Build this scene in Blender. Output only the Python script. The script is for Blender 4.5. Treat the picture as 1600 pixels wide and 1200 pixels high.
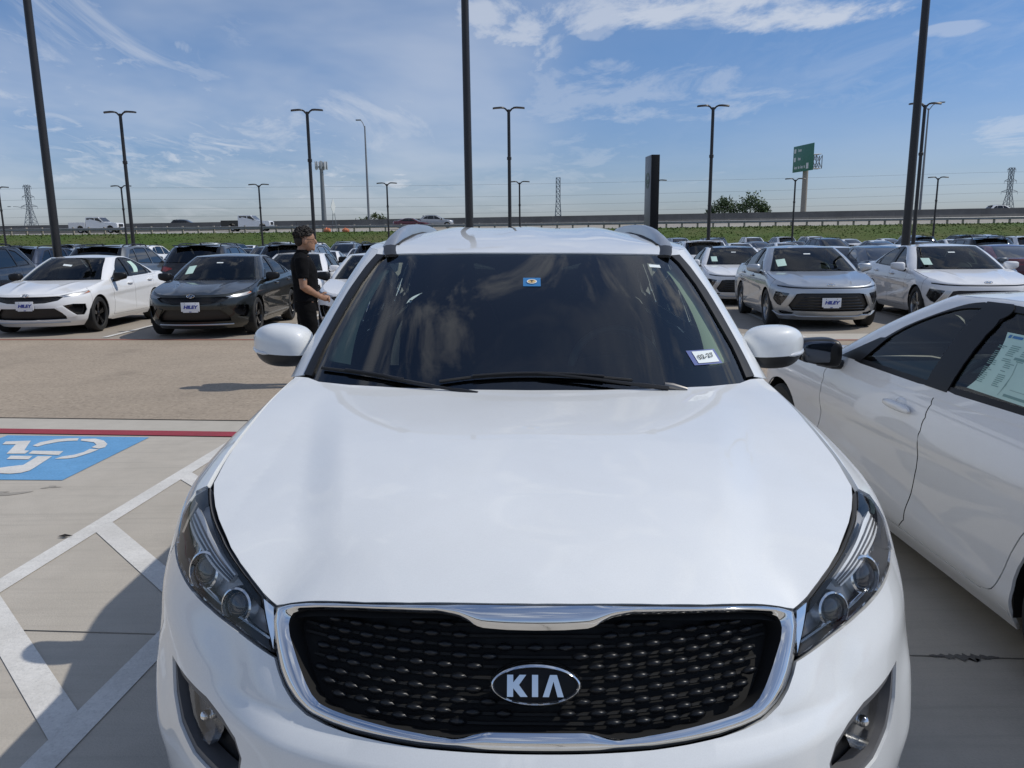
import bpy, bmesh, math, random
import numpy as np
from mathutils import Vector, Matrix
from mathutils.geometry import delaunay_2d_cdt

for o in list(bpy.data.objects):
    bpy.data.objects.remove(o, do_unlink=True)
sc = bpy.context.scene
col = sc.collection
R = math.radians
random.seed(7)

# ------------------------------------------------------------------ camera
HC = 1.63
TILT, ROLL = R(11.11), R(0.61)
fwd = Vector((0, math.cos(TILT), -math.sin(TILT)))
up0 = Vector((0, math.sin(TILT), math.cos(TILT)))
rt0 = Vector((1, 0, 0))
rt = rt0*math.cos(ROLL) - up0*math.sin(ROLL)
up = up0*math.cos(ROLL) + rt0*math.sin(ROLL)
cam_d = bpy.data.cameras.new('camera')
cam_d.sensor_width = 36
cam_d.lens = 36*1220/1600
cam_d.clip_start = .05
cam_d.clip_end = 6000
cam = bpy.data.objects.new('camera', cam_d)
col.objects.link(cam)
cam.matrix_world = Matrix(((rt.x, up.x, -fwd.x, 0), (rt.y, up.y, -fwd.y, 0), (rt.z, up.z, -fwd.z, HC), (0, 0, 0, 1)))
sc.camera = cam

# ------------------------------------------------------------------ light
SUN = Vector((1.0, 0.07, 1.26)).normalized()
SUN_EL = math.asin(SUN.z)
SUN_AZ = math.atan2(SUN.x, SUN.y)
sd = bpy.data.lights.new('sun', 'SUN')
sd.energy = 2.8
sd.angle = R(0.55)
sd.color = (1, .955, .88)
so = bpy.data.objects.new('sun', sd)
col.objects.link(so)
so.rotation_euler = SUN.to_track_quat('Z', 'Y').to_euler()

world = bpy.data.worlds.new('World')
sc.world = world
world.use_nodes = True
WN = world.node_tree
WN.nodes.clear()


def wn(t, **k):
    n = WN.nodes.new(t)
    for a, b in k.items():
        setattr(n, a, b)
    return n


def wl(a, b):
    WN.links.new(a, b)


def wmath(op, a, b=None, c=None):
    n = wn('ShaderNodeMath', operation=op)
    for i, v in enumerate((a, b, c)):
        if v is None:
            continue
        if isinstance(v, (int, float)):
            n.inputs[i].default_value = v
        else:
            wl(v, n.inputs[i])
    return n.outputs[0]


def wramp(f, lo, hi, smooth=True):
    n = wn('ShaderNodeMapRange', interpolation_type='SMOOTHSTEP' if smooth else 'LINEAR')
    n.inputs['From Min'].default_value = lo
    n.inputs['From Max'].default_value = hi
    wl(f, n.inputs['Value'])
    return n.outputs['Result']


sky = wn('ShaderNodeTexSky', sky_type='NISHITA')
sky.sun_disc = False
sky.sun_elevation = SUN_EL
sky.sun_rotation = SUN_AZ
sky.altitude = 150
sky.air_density = 1.0
sky.dust_density = 0.6
sky.ozone_density = 2.2
tc = wn('ShaderNodeTexCoord')
sep = wn('ShaderNodeSeparateXYZ')
wl(tc.outputs['Generated'], sep.inputs[0])
dz = wmath('MAXIMUM', sep.outputs[2], 0.0)
den = wmath('ADD', dz, 0.10)
px = wmath('DIVIDE', sep.outputs[0], den)
py = wmath('DIVIDE', sep.outputs[1], den)
cmb = wn('ShaderNodeCombineXYZ')
wl(px, cmb.inputs[0])
wl(py, cmb.inputs[1])


def wnoise(scale, rot, sx, sy, detail, rough, dist=0.0, off=(0, 0, 0)):
    mp = wn('ShaderNodeMapping')
    mp.inputs['Rotation'].default_value = (0, 0, R(rot))
    mp.inputs['Scale'].default_value = (sx, sy, 1)
    mp.inputs['Location'].default_value = off
    wl(cmb.outputs[0], mp.inputs[0])
    nz = wn('ShaderNodeTexNoise')
    nz.inputs['Scale'].default_value = scale
    nz.inputs['Detail'].default_value = detail
    nz.inputs['Roughness'].default_value = rough
    nz.inputs['Distortion'].default_value = dist
    wl(mp.outputs[0], nz.inputs['Vector'])
    return nz.outputs['Fac']


# high thin veil, streaky cirrus, and a few denser fair-weather puffs
veil = wramp(wnoise(.55, 20, 1.0, .7, 5, .55, .3, (1.3, .2, 0)), .30, .66)
streak = wramp(wnoise(1.5, 62, 1.0, .42, 10, .64, 1.3, (3.1, 1.7, 0)), .40, .70)
big = wramp(wnoise(.42, 0, 1, 1, 3, .5, .2, (5.3, 2.6, 0)), .42, .62)
puffn = wnoise(2.3, 35, 1.0, .6, 11, .60, .5, (.4, 4.2, 0))
puff = wmath('MULTIPLY', wramp(puffn, .585, .70), wramp(wnoise(.6, 0, 1, 1, 2, .5, 0, (7.7, 3.0, 0)), .46, .60))


def spot(d, w, lo, hi, nz):
    """a cloud standing in direction d with angular half-sizes w (right, up)"""
    d = Vector(d).normalized()
    r = d.cross(Vector((0, 0, 1))).normalized()
    u = r.cross(d)
    out = None
    for ax, s in ((r, w[0]), (u, w[1])):
        n = wn('ShaderNodeVectorMath', operation='DOT_PRODUCT')
        wl(tc.outputs['Generated'], n.inputs[0])
        n.inputs[1].default_value = ax
        q = wmath('POWER', wmath('ABSOLUTE', wmath('DIVIDE', n.outputs['Value'], s)), 2.0)
        out = q if out is None else wmath('ADD', out, q)
    f = wn('ShaderNodeVectorMath', operation='DOT_PRODUCT')
    wl(tc.outputs['Generated'], f.inputs[0])
    f.inputs[1].default_value = d
    fac = wmath('MULTIPLY', wramp(out, 1.0, 0.0), wmath('GREATER_THAN', f.outputs['Value'], 0))
    return wmath('MULTIPLY', wramp(wmath('ADD', nz, wmath('MULTIPLY', fac, .24)), lo, hi), wramp(fac, .0, .45))


def pdir(x, y):
    return fwd + rt*((x-800)/1220) - up*((y-600)/1220)


fine = wnoise(3.2, 40, 1.0, .62, 12, .64, .35, (2.0, .7, 0))
mott = wramp(wnoise(5.2, 50, 1.0, .55, 9, .62, .9, (1.1, 6.3, 0)), .47, .66)
clear = spot(pdir(1480, 170), (.52, .34), -1, -.5, fine)
cl = wmath('MAXIMUM', wmath('MULTIPLY', veil, .42), wmath('MULTIPLY', wmath('MULTIPLY', streak, wmath('ADD', wmath('MULTIPLY', big, .65), .35)), .62))
cl = wmath('MAXIMUM', cl, wmath('MULTIPLY', wmath('MULTIPLY', mott, wmath('ADD', wmath('MULTIPLY', big, .5), .5)), wmath('ADD', .40, wmath('MULTIPLY', wramp(sep.outputs[2], .25, .8), .55))))
cl = wmath('MAXIMUM', cl, wmath('MULTIPLY', puff, .6))
cl = wmath('MULTIPLY', cl, wmath('SUBTRACT', 1.0, wmath('MULTIPLY', clear, .72)))
for (x, y, a, b, amt) in ((1110, 0, .17, .036, .70), (1250, 26, .15, .022, .70), (1490, 46, .05, .010, .35), (900, 20, .10, .03, .6), (790, 32, .09, .045, .6), (928, 50, .030, .014, .35), (1590, 210, .07, .03, .40), (618, 285, .035, .012, .6), (1200, 22, .2, .02, .5), (900, 150, .35, .05, .30), (700, 250, .3, .1, .22)):
    cl = wmath('MAXIMUM', cl, wmath('MULTIPLY', spot(pdir(x, y), (a, b), .58, .80, fine), amt))
mix = wn('ShaderNodeMix', data_type='RGBA')
hz = wramp(sep.outputs[2], .30, -.02)
cl = wmath('MULTIPLY', cl, wmath('SUBTRACT', 1.0, wmath('MULTIPLY', wramp(sep.outputs[2], .06, .0), .7)))
wl(cl, mix.inputs['Factor'])
tint = wn('ShaderNodeMix', data_type='RGBA', blend_type='MULTIPLY')
tint.inputs['Factor'].default_value = 1.0
wl(sky.outputs[0], tint.inputs[6])
tmix = wn('ShaderNodeMix', data_type='RGBA')
wl(wramp(sep.outputs[2], .0, .34), tmix.inputs['Factor'])
tmix.inputs[6].default_value = (.74, .84, 1.15, 1)
tmix.inputs[7].default_value = (.58, .89, 1.20, 1)
wl(tmix.outputs[2], tint.inputs[7])
wl(tint.outputs[2], mix.inputs[6])
mix.inputs[7].default_value = (8.4, 8.8, 9.5, 1)
bg = wn('ShaderNodeBackground')
bg.inputs['Strength'].default_value = 0.083
wl(mix.outputs[2], bg.inputs['Color'])
wo = wn('ShaderNodeOutputWorld')
wl(bg.outputs[0], wo.inputs[0])

sc.view_settings.view_transform = 'Standard'
sc.view_settings.look = 'None'
sc.view_settings.exposure = 0.0
sc.view_settings.gamma = 1.0
sc.view_settings.use_curve_mapping = False
sc.cycles.max_bounces = 10
sc.cycles.transparent_max_bounces = 24
sc.cycles.caustics_reflective = False
sc.cycles.caustics_refractive = False


# ------------------------------------------------------------------ materials
M = {}


def newmat(name):
    m = bpy.data.materials.new(name)
    m.use_nodes = True
    nt = m.node_tree
    b = nt.nodes['Principled BSDF']
    M[name] = m
    return m, nt, b


def mat(name, base, rough=.5, metal=0., coat=0., coat_rough=.03, var=0., vscale=6., bump=0., bscale=40., spec=.5, emit=None):
    m, nt, b = newmat(name)
    b.inputs['Base Color'].default_value = (*base, 1)
    b.inputs['Roughness'].default_value = rough
    b.inputs['Metallic'].default_value = metal
    b.inputs['Coat Weight'].default_value = coat
    b.inputs['Coat Roughness'].default_value = coat_rough
    b.inputs['Specular IOR Level'].default_value = spec
    t = nt.nodes.new('ShaderNodeTexCoord')
    if var:
        n = nt.nodes.new('ShaderNodeTexNoise')
        n.inputs['Scale'].default_value = vscale
        n.inputs['Detail'].default_value = 6
        nt.links.new(t.outputs['Object'], n.inputs['Vector'])
        mr = nt.nodes.new('ShaderNodeMapRange')
        mr.inputs['From Min'].default_value = .25
        mr.inputs['From Max'].default_value = .75
        mr.inputs['To Min'].default_value = 1-var
        mr.inputs['To Max'].default_value = 1+var
        nt.links.new(n.outputs['Fac'], mr.inputs['Value'])
        hv = nt.nodes.new('ShaderNodeHueSaturation')
        hv.inputs['Color'].default_value = (*base, 1)
        nt.links.new(mr.outputs[0], hv.inputs['Value'])
        nt.links.new(hv.outputs[0], b.inputs['Base Color'])
    if bump:
        n = nt.nodes.new('ShaderNodeTexNoise')
        n.inputs['Scale'].default_value = bscale
        n.inputs['Detail'].default_value = 5
        nt.links.new(t.outputs['Object'], n.inputs['Vector'])
        bp = nt.nodes.new('ShaderNodeBump')
        bp.inputs['Strength'].default_value = bump
        bp.inputs['Distance'].default_value = .02
        nt.links.new(n.outputs['Fac'], bp.inputs['Height'])
        nt.links.new(bp.outputs[0], b.inputs['Normal'])
    if emit:
        b.inputs['Emission Color'].default_value = (*emit[0], 1)
        b.inputs['Emission Strength'].default_value = emit[1]
    return m


def paint(name, base, metal=0., rough=.42, dirt=.05):
    """clear-coated car paint with faint flake and road dust"""
    m, nt, b = newmat(name)
    b.inputs['Metallic'].default_value = metal
    b.inputs['Roughness'].default_value = rough
    b.inputs['Coat Weight'].default_value = 1
    b.inputs['Specular IOR Level'].default_value = .25
    b.inputs['Coat Roughness'].default_value = .025
    t = nt.nodes.new('ShaderNodeTexCoord')
    n = nt.nodes.new('ShaderNodeTexNoise')
    n.inputs['Scale'].default_value = 5
    n.inputs['Detail'].default_value = 9
    n.inputs['Roughness'].default_value = .65
    nt.links.new(t.outputs['Object'], n.inputs['Vector'])
    mr = nt.nodes.new('ShaderNodeMapRange')
    mr.inputs['From Min'].default_value = .45
    mr.inputs['From Max'].default_value = .8
    mr.inputs['To Max'].default_value = dirt*3
    nt.links.new(n.outputs['Fac'], mr.inputs['Value'])
    fl = nt.nodes.new('ShaderNodeTexNoise')
    fl.inputs['Scale'].default_value = 420
    fl.inputs['Detail'].default_value = 2
    nt.links.new(t.outputs['Object'], fl.inputs['Vector'])
    fr = nt.nodes.new('ShaderNodeMapRange')
    fr.inputs['To Min'].default_value = .93
    fr.inputs['To Max'].default_value = 1.06
    nt.links.new(fl.outputs['Fac'], fr.inputs['Value'])
    hv = nt.nodes.new('ShaderNodeHueSaturation')
    hv.inputs['Color'].default_value = (*base, 1)
    nt.links.new(fr.outputs[0], hv.inputs['Value'])
    mx = nt.nodes.new('ShaderNodeMix')
    mx.data_type = 'RGBA'
    nt.links.new(mr.outputs[0], mx.inputs['Factor'])
    nt.links.new(hv.outputs[0], mx.inputs[6])
    mx.inputs[7].default_value = (.42, .40, .36, 1)
    nt.links.new(mx.outputs[2], b.inputs['Base Color'])
    cr = nt.nodes.new('ShaderNodeMapRange')
    cr.inputs['To Min'].default_value = .004
    cr.inputs['To Max'].default_value = .04
    nt.links.new(n.outputs['Fac'], cr.inputs['Value'])
    nt.links.new(cr.outputs[0], b.inputs['Coat Roughness'])
    return m


def glass(name, tint, ior=1.5, rough=0.0, boost=1.0):
    """thin pane: tinted see-through plus a Fresnel mirror"""
    m, nt, b = newmat(name)
    nt.nodes.remove(b)
    out = nt.nodes['Material Output']
    tr = nt.nodes.new('ShaderNodeBsdfTransparent')
    tr.inputs[0].default_value = (*tint, 1)
    gl = nt.nodes.new('ShaderNodeBsdfGlossy')
    gl.inputs['Roughness'].default_value = rough
    fr = nt.nodes.new('ShaderNodeFresnel')
    fr.inputs[0].default_value = ior
    mu = nt.nodes.new('ShaderNodeMath')
    mu.operation = 'MULTIPLY'
    mu.use_clamp = True
    mu.inputs[1].default_value = boost
    nt.links.new(fr.outputs[0], mu.inputs[0])
    mx = nt.nodes.new('ShaderNodeMixShader')
    nt.links.new(mu.outputs[0], mx.inputs[0])
    nt.links.new(tr.outputs[0], mx.inputs[1])
    nt.links.new(gl.outputs[0], mx.inputs[2])
    nt.links.new(mx.outputs[0], out.inputs['Surface'])
    return m


paint('pearl_white_paint', (.735, .75, .75), 0, .42, .03)
paint('white_paint', (.80, .80, .80), 0, .42, .02)
paint('dark_green_grey_paint', (.017, .020, .019), .55, .38, .02)
paint('dark_blue_grey_paint', (.030, .038, .052), .5, .38, .02)
paint('black_paint', (.008, .008, .010), .0, .35, .015)
paint('silver_paint', (.46, .48, .50), .75, .36, .02)
paint('grey_paint', (.14, .15, .16), .6, .36, .02)
paint('pale_grey_paint', (.38, .39, .40), .35, .4, .02)
paint('burgundy_paint', (.10, .022, .030), .3, .38, .02)
paint('red_paint', (.36, .02, .02), .1, .38, .02)
paint('navy_paint', (.018, .028, .055), .4, .38, .02)
mat('chrome', (.78, .79, .80), .07, 1., var=.04, vscale=30)
mat('satin_silver', (.50, .51, .52), .34, .85, var=.04)
mat('black_plastic', (.012, .012, .013), .45, bump=.05, bscale=300)
mat('dull_metal', (.22, .21, .20), .4, .8)
mat('gloss_black', (.006, .006, .007), .12, coat=.6)
mat('black_rubber', (.016, .016, .016), .75, bump=.1, bscale=120)
mat('void_black', (.004, .004, .004), .8)
mat('grey_plastic', (.10, .10, .105), .5)
mat('dark_trim', (.055, .056, .058), .55, bump=.08, bscale=200)
mat('seat_cloth', (.07, .07, .07), .85, bump=.1, bscale=150)
mat('beige_trim', (.62, .60, .48), .8, var=.04)
mat('headliner', (.30, .29, .26), .9)
mat('lining', (.14, .14, .13), .9)
mat('rim_black', (.012, .012, .013), .18, .4, coat=.5)
mat('rim_silver', (.40, .41, .42), .25, .9)
mat('lamp_bowl', (.60, .60, .61), .32, .4)
mat('pillar_black', (.010, .010, .011), .38, spec=.3)
mat('lamp_shell', (.42, .43, .44), .28, .6)
mat('lamp_white', (.88, .90, .92), .25, coat=.6)
mat('lamp_chrome', (.75, .76, .77), .10, 1.)
mat('amber_lens', (.60, .22, .10), .15, coat=.8)
mat('red_lens', (.28, .010, .012), .15, coat=.9)
mat('projector', (.02, .02, .025), .04, coat=1.)
mat('fog_bowl', (.70, .70, .70), .16, .9)
mat('badge_black', (.004, .004, .005), .35, spec=.25)
mat('plate_white', (.74, .75, .78), .4, var=.02)
mat('plate_blue', (.03, .05, .30), .5)
mat('paper_green', (.50, .68, .60), .6, var=.05, vscale=8)
mat('paper_white', (.75, .80, .79), .6)
mat('ink', (.03, .04, .04), .7)
mat('sticker_blue', (.03, .18, .42), .5)
mat('sticker_navy', (.05, .09, .30), .5)
mat('sticker_tan', (.62, .42, .18), .5)
mat('mirror_glass', (.10, .11, .13), .03, 1.)
mat('clear_indicator', (.62, .63, .64), .15, coat=1.)
glass('windshield_glass', (.62, .75, .70), 1.52, boost=2.1)
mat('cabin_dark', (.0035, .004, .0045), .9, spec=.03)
glass('window_glass', (.62, .73, .69), 1.5, boost=1.0)
glass('dark_window_glass', (.10, .12, .13), 1.5, boost=1.8)
glass('clear_lens', (.98, .985, .99), 1.48, boost=.8)


# ------------------------------------------------------------------ mesh helpers
class G:
    """triangles / quads with optional vertex normals"""
    def __init__(s):
        s.V, s.F, s.N = [], [], []

    def add(s, V, F, N=None):
        b = len(s.V)
        s.V += [tuple(map(float, v)) for v in V]
        s.F += [tuple(int(i)+b for i in f) for f in F]
        s.N += [None]*len(V) if N is None else [tuple(map(float, n)) for n in N]
        return s

    def join(s, o):
        b = len(s.V)
        s.V += o.V
        s.F += [tuple(i+b for i in f) for f in o.F]
        s.N += o.N
        return s

    def mirror(s):
        o = G()
        o.V = [(-x, y, z) for x, y, z in s.V]
        o.F = [tuple(reversed(f)) for f in s.F]
        o.N = [None if n is None else (-n[0], n[1], n[2]) for n in s.N]
        return o

    def xf(s, m):
        o = G()
        r = m.to_3x3()
        o.V = [tuple(m @ Vector(v)) for v in s.V]
        o.F = list(s.F)
        o.N = [None if n is None else tuple((r @ Vector(n)).normalized()) for n in s.N]
        return o


def both(g):
    return G().join(g).join(g.mirror())


def mesh(name, g, sharp=35):
    me = bpy.data.meshes.new(name)
    me.from_pydata(g.V, [], g.F)
    me.polygons.foreach_set('use_smooth', [True]*len(me.polygons))
    if g.N and all(n is not None for n in g.N):
        me.update()
        me.normals_split_custom_set_from_vertices(g.N)
    else:
        me.update()
        if sharp:
            me.set_sharp_from_angle(angle=R(sharp))
    return me


def obj(name, g, m, parent=None, kind=None, sharp=35):
    me = g if isinstance(g, bpy.types.Mesh) else mesh(name, g, sharp)
    o = bpy.data.objects.new(name, me)
    col.objects.link(o)
    if not me.materials:
        me.materials.append(M[m] if isinstance(m, str) else m)
    if parent:
        o.parent = parent
    if kind:
        o['kind'] = kind
    return o


def tag(o, label, cat, group=None):
    o['label'] = label
    o['category'] = cat
    if group:
        o['group'] = group
    return o


def empty(name, loc=(0, 0, 0), rz=0.0):
    o = bpy.data.objects.new(name, None)
    col.objects.link(o)
    o.empty_display_size = .2
    o.location = loc
    o.rotation_euler = (0, 0, rz)
    return o


def box(c, s, bev=0.0, rz=0.0):
    """box centred at c; bev chamfers all edges"""
    bm = bmesh.new()
    bmesh.ops.create_cube(bm, size=1)
    for v in bm.verts:
        v.co = Vector((v.co.x*s[0], v.co.y*s[1], v.co.z*s[2]))
    if bev:
        bmesh.ops.bevel(bm, geom=list(bm.edges), offset=bev, segments=2, profile=.6, affect='EDGES')
    m = Matrix.Translation(c) @ Matrix.Rotation(rz, 4, 'Z')
    g = G().add([m @ v.co for v in bm.verts], [[v.index for v in f.verts] for f in bm.faces])
    bm.free()
    return g


def tube(path, r, n=8, cap=True, flat=1.0, upv=(0, 0, 1)):
    """swept tube; r may be a list; flat squashes along upv-side"""
    P = [Vector(p) for p in path]
    k = len(P)
    rs = [r]*k if np.isscalar(r) else r
    V, F = [], []
    prev = None
    for i, p in enumerate(P):
        d = (P[min(i+1, k-1)] - P[max(i-1, 0)]).normalized()
        a = Vector(upv)
        if abs(d.dot(a)) > .95:
            a = Vector((1, 0, 0)) if prev is None else prev
        s = d.cross(a).normalized()
        u = s.cross(d).normalized()
        prev = u
        for j in range(n):
            t = 2*math.pi*j/n
            V.append(p + s*math.cos(t)*rs[i] + u*math.sin(t)*rs[i]*flat)
    for i in range(k-1):
        for j in range(n):
            F.append((i*n+j, i*n+(j+1) % n, (i+1)*n+(j+1) % n, (i+1)*n+j))
    if cap:
        F.append(tuple(range(n-1, -1, -1)))
        F.append(tuple(range((k-1)*n, k*n)))
    return G().add(V, F)


def lathe(prof, n=32, axis='X'):
    """prof = (radius, along-axis) pairs"""
    V, F = [], []
    for r, a in prof:
        for j in range(n):
            t = 2*math.pi*j/n
            c, s = r*math.cos(t), r*math.sin(t)
            V.append((a, c, s) if axis == 'X' else ((c, a, s) if axis == 'Y' else (c, s, a)))
    for i in range(len(prof)-1):
        for j in range(n):
            F.append((i*n+j, i*n+(j+1) % n, (i+1)*n+(j+1) % n, (i+1)*n+j))
    g = G().add(V, F)
    return g


def prism(poly, d, axis='Y', at=0.0):
    """flat polygon (a,b) extruded by d: axis Y -> (x,z) plane, Z -> (x,y) plane, X -> (y,z) plane"""
    k = len(poly)
    f = {'Y': lambda a, b, t: (a, t, b), 'Z': lambda a, b, t: (a, b, t), 'X': lambda a, b, t: (t, a, b)}[axis]
    V = [f(a, b, at) for a, b in poly] + [f(a, b, at+d) for a, b in poly]
    F = [tuple(range(k)), tuple(range(2*k-1, k-1, -1))] + [(i, i+k, (i+1) % k+k, (i+1) % k) for i in range(k)]
    bm = bmesh.new()
    vs = [bm.verts.new(v) for v in V]
    for ff in F:
        bm.faces.new([vs[i] for i in ff])
    bmesh.ops.recalc_face_normals(bm, faces=bm.faces)
    bm.verts.index_update()
    g = G().add([v.co for v in bm.verts], [[v.index for v in q.verts] for q in bm.faces])
    bm.free()
    return g


def superell(c, s, n=2.6, nu=28, nv=18, zcut=None):
    """rounded blob; zcut=(lo,hi) keeps a band of the unit heights"""
    V, F = [], []
    lo, hi = zcut or (-1, 1)
    sp = lambda v, e: math.copysign(abs(v)**e, v)
    e = 2/n
    zl = math.asin(math.copysign(abs(lo)**(1/e), lo))
    zh = math.asin(math.copysign(abs(hi)**(1/e), hi))
    for i in range(nv+1):
        a = zl + (zh-zl)*i/nv
        for j in range(nu):
            t = 2*math.pi*j/nu
            V.append((c[0]+s[0]*sp(math.cos(a), e)*sp(math.cos(t), e), c[1]+s[1]*sp(math.cos(a), e)*sp(math.sin(t), e), c[2]+s[2]*sp(math.sin(a), e)))
    for i in range(nv):
        for j in range(nu):
            F.append((i*nu+j, i*nu+(j+1) % nu, (i+1)*nu+(j+1) % nu, (i+1)*nu+j))
    F.append(tuple(range(nu-1, -1, -1)))
    F.append(tuple(range(nv*nu, (nv+1)*nu)))
    return G().add(V, F)


def inside(P, poly):
    x, y = P[:, 0], P[:, 1]
    r = np.zeros(len(P), bool)
    n = len(poly)
    for i in range(n):
        x1, y1 = poly[i]
        x2, y2 = poly[(i+1) % n]
        if y1 == y2:
            continue
        c = ((y1 > y) != (y2 > y)) & (x < (x2-x1)*(y-y1)/(y2-y1)+x1)
        r ^= c
    return r


def resample(poly, res):
    out = []
    n = len(poly)
    for i in range(n):
        a, b = np.array(poly[i], float), np.array(poly[(i+1) % n], float)
        k = max(1, int(math.ceil(np.linalg.norm(b-a)/res)))
        for j in range(k):
            out.append(a+(b-a)*j/k)
    return np.array(out)


def round_poly(poly, it=2, keep=()):
    """corner cutting, for soft outlines"""
    P = [np.array(p, float) for p in poly]
    for _ in range(it):
        Q = []
        n = len(P)
        for i in range(n):
            a, b = P[i], P[(i+1) % n]
            Q += [a*.75+b*.25, a*.25+b*.75]
        P = Q
    return [tuple(p) for p in P]


def curve(pts, k=6):
    """open polyline -> smooth (Catmull-Rom)"""
    P = [np.array(p, float) for p in pts]
    out = []
    for i in range(len(P)-1):
        p0, p1, p2, p3 = P[max(i-1, 0)], P[i], P[i+1], P[min(i+2, len(P)-1)]
        for j in range(k):
            t = j/k
            out.append(.5*((2*p1)+(-p0+p2)*t+(2*p0-5*p1+4*p2-p3)*t*t+(-p0+3*p1-3*p2+p3)*t**3))
    out.append(P[-1])
    return [tuple(p) for p in out]


def patch(B, poly, holes=(), res=.03, off=0.0, flange=.012):
    """piece of surface B cut to a polygon of its domain, with turned-in edges"""
    loops = [resample(poly, res)] + [resample(h, res) for h in holes]
    pts, edges = [], []
    for lp in loops:
        b = len(pts)
        k = len(lp)
        pts += list(lp)
        edges += [(b+i, b+(i+1) % k) for i in range(k)]
    bp = np.array(pts)
    lo, hi = bp.min(0), bp.max(0)
    ax = np.arange(lo[0]+res*.5, hi[0], res)
    ay = np.arange(lo[1]+res*.5, hi[1], res*.87)
    gx, gy = np.meshgrid(ax, ay)
    gx[1::2] += res*.5
    gp = np.stack([gx.ravel(), gy.ravel()], 1)
    if len(gp):
        k = inside(gp, loops[0])
        for h in loops[1:]:
            k &= ~inside(gp, h)
        gp = gp[k]
    if len(gp):
        keep = np.ones(len(gp), bool)
        for i in range(0, len(gp), 400):
            d = ((gp[i:i+400, None]-bp[None])**2).sum(-1).min(1)
            keep[i:i+400] = d > (res*.45)**2
        gp = gp[keep]
    allp = [Vector((float(p[0]), float(p[1]))) for p in pts] + [Vector((float(p[0]), float(p[1]))) for p in gp]
    r = delaunay_2d_cdt(allp, edges, [], 0, 1e-6)
    v2 = np.array([(v.x, v.y) for v in r[0]])
    fs = np.array([f for f in r[2] if len(f) == 3])
    cen = v2[fs].mean(1)
    k = inside(cen, loops[0])
    for h in loops[1:]:
        k &= ~inside(cen, h)
    fs = fs[k]
    P = B.P(v2[:, 0], v2[:, 1])
    N = B.nrm(v2[:, 0], v2[:, 1])
    P = P + N*off
    # orientation
    a, b_, c = P[fs[:, 0]], P[fs[:, 1]], P[fs[:, 2]]
    fn = np.cross(b_-a, c-a)
    flip = (fn*N[fs[:, 0]]).sum(1) < 0
    fs[flip] = fs[flip][:, ::-1]
    g = G().add(P, fs, N)
    if flange:
        for li, lp in enumerate(loops):
            q = B.P(lp[:, 0], lp[:, 1])
            n = B.nrm(lp[:, 0], lp[:, 1])
            q = q+n*off
            k = len(q)
            t = np.roll(q, -1, 0)-np.roll(q, 1, 0)
            sd_ = np.cross(t, n)
            sd_ /= np.maximum(np.linalg.norm(sd_, axis=1, keepdims=True), 1e-9)
            area = sum(lp[i][0]*lp[(i+1) % k][1]-lp[(i+1) % k][0]*lp[i][1] for i in range(k))
            F = [(i, (i+1) % k, (i+1) % k+k, i+k) for i in range(k)]
            e1 = q[1]-q[0]
            fnn = np.cross(e1, -n[0])
            # outward = away from the material: test with a small step in the domain
            mid = (lp[0]+lp[1])/2
            dd = lp[1]-lp[0]
            nn2 = np.array([dd[1], -dd[0]])
            nn2 = nn2/max(np.linalg.norm(nn2), 1e-9)*1e-3
            tst = mid+nn2
            is_in = inside(tst[None], loops[0])[0]
            for h in loops[1:]:
                is_in &= not inside(tst[None], h)[0]
            outdir = B.P(np.array([mid[0]+(-nn2[0] if is_in else nn2[0])]), np.array([mid[1]+(-nn2[1] if is_in else nn2[1])]))[0]-B.P(np.array([mid[0]]), np.array([mid[1]]))[0]
            sg = 1 if sd_[0].dot(outdir) > 0 else -1
            if fnn.dot(outdir) < 0:
                F = [f[::-1] for f in F]
            g.add(np.concatenate([q, q-n*flange]), F, np.concatenate([sd_*sg, sd_*sg]))
    return g


def ring(B, outer, inner, h, k=6, base=0.0):
    """bulging moulding between two matching closed loops on B"""
    n = len(outer)
    V, F = [], []
    for j in range(k+1):
        t = j/k
        p = np.array(outer)*(1-t)+np.array(inner)*t
        o = base+h*math.sin(math.pi*t)
        P = B.P(p[:, 0], p[:, 1])+B.nrm(p[:, 0], p[:, 1])*o
        V += list(P)
    for j in range(k):
        for i in range(n):
            F.append((j*n+i, j*n+(i+1) % n, (j+1)*n+(i+1) % n, (j+1)*n+i))
    g = G().add(V, F)
    P0 = np.array(V[:n])
    c = P0.mean(0)
    f = g.F[0]
    a, b, d = [np.array(g.V[i]) for i in f[:3]]
    if np.cross(b-a, d-a).dot(B.nrm(np.array([outer[0][0]]), np.array([outer[0][1]]))[0]) < 0:
        g.F = [tuple(reversed(q)) for q in g.F]
    return g


def even(loop, n):
    """n points evenly spread along a closed loop, from its first point"""
    L = np.array(loop+[loop[0]], float)
    d = np.r_[0, np.cumsum(np.linalg.norm(np.diff(L, axis=0), axis=1))]
    t = np.linspace(0, d[-1], n, endpoint=False)
    return [(float(np.interp(q, d, L[:, 0])), float(np.interp(q, d, L[:, 1]))) for q in t]


class Cap:
    """upward surface z = f(x, y)"""
    def __init__(s, pts, extra=None, lam=2e-4):
        s.t = TPS(pts, lam)
        s.e = extra

    def P(s, x, y):
        z = s.t(x, y)
        if s.e is not None:
            z = z+s.e(np.asarray(x), np.asarray(y))
        return np.stack([np.asarray(x, float), np.asarray(y, float), z], -1)

    def nrm(s, x, y):
        e = 3e-3
        n = np.cross(s.P(x+e, y)-s.P(x-e, y), s.P(x, y+e)-s.P(x, y-e))
        return n/np.linalg.norm(n, axis=-1, keepdims=True)


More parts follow.
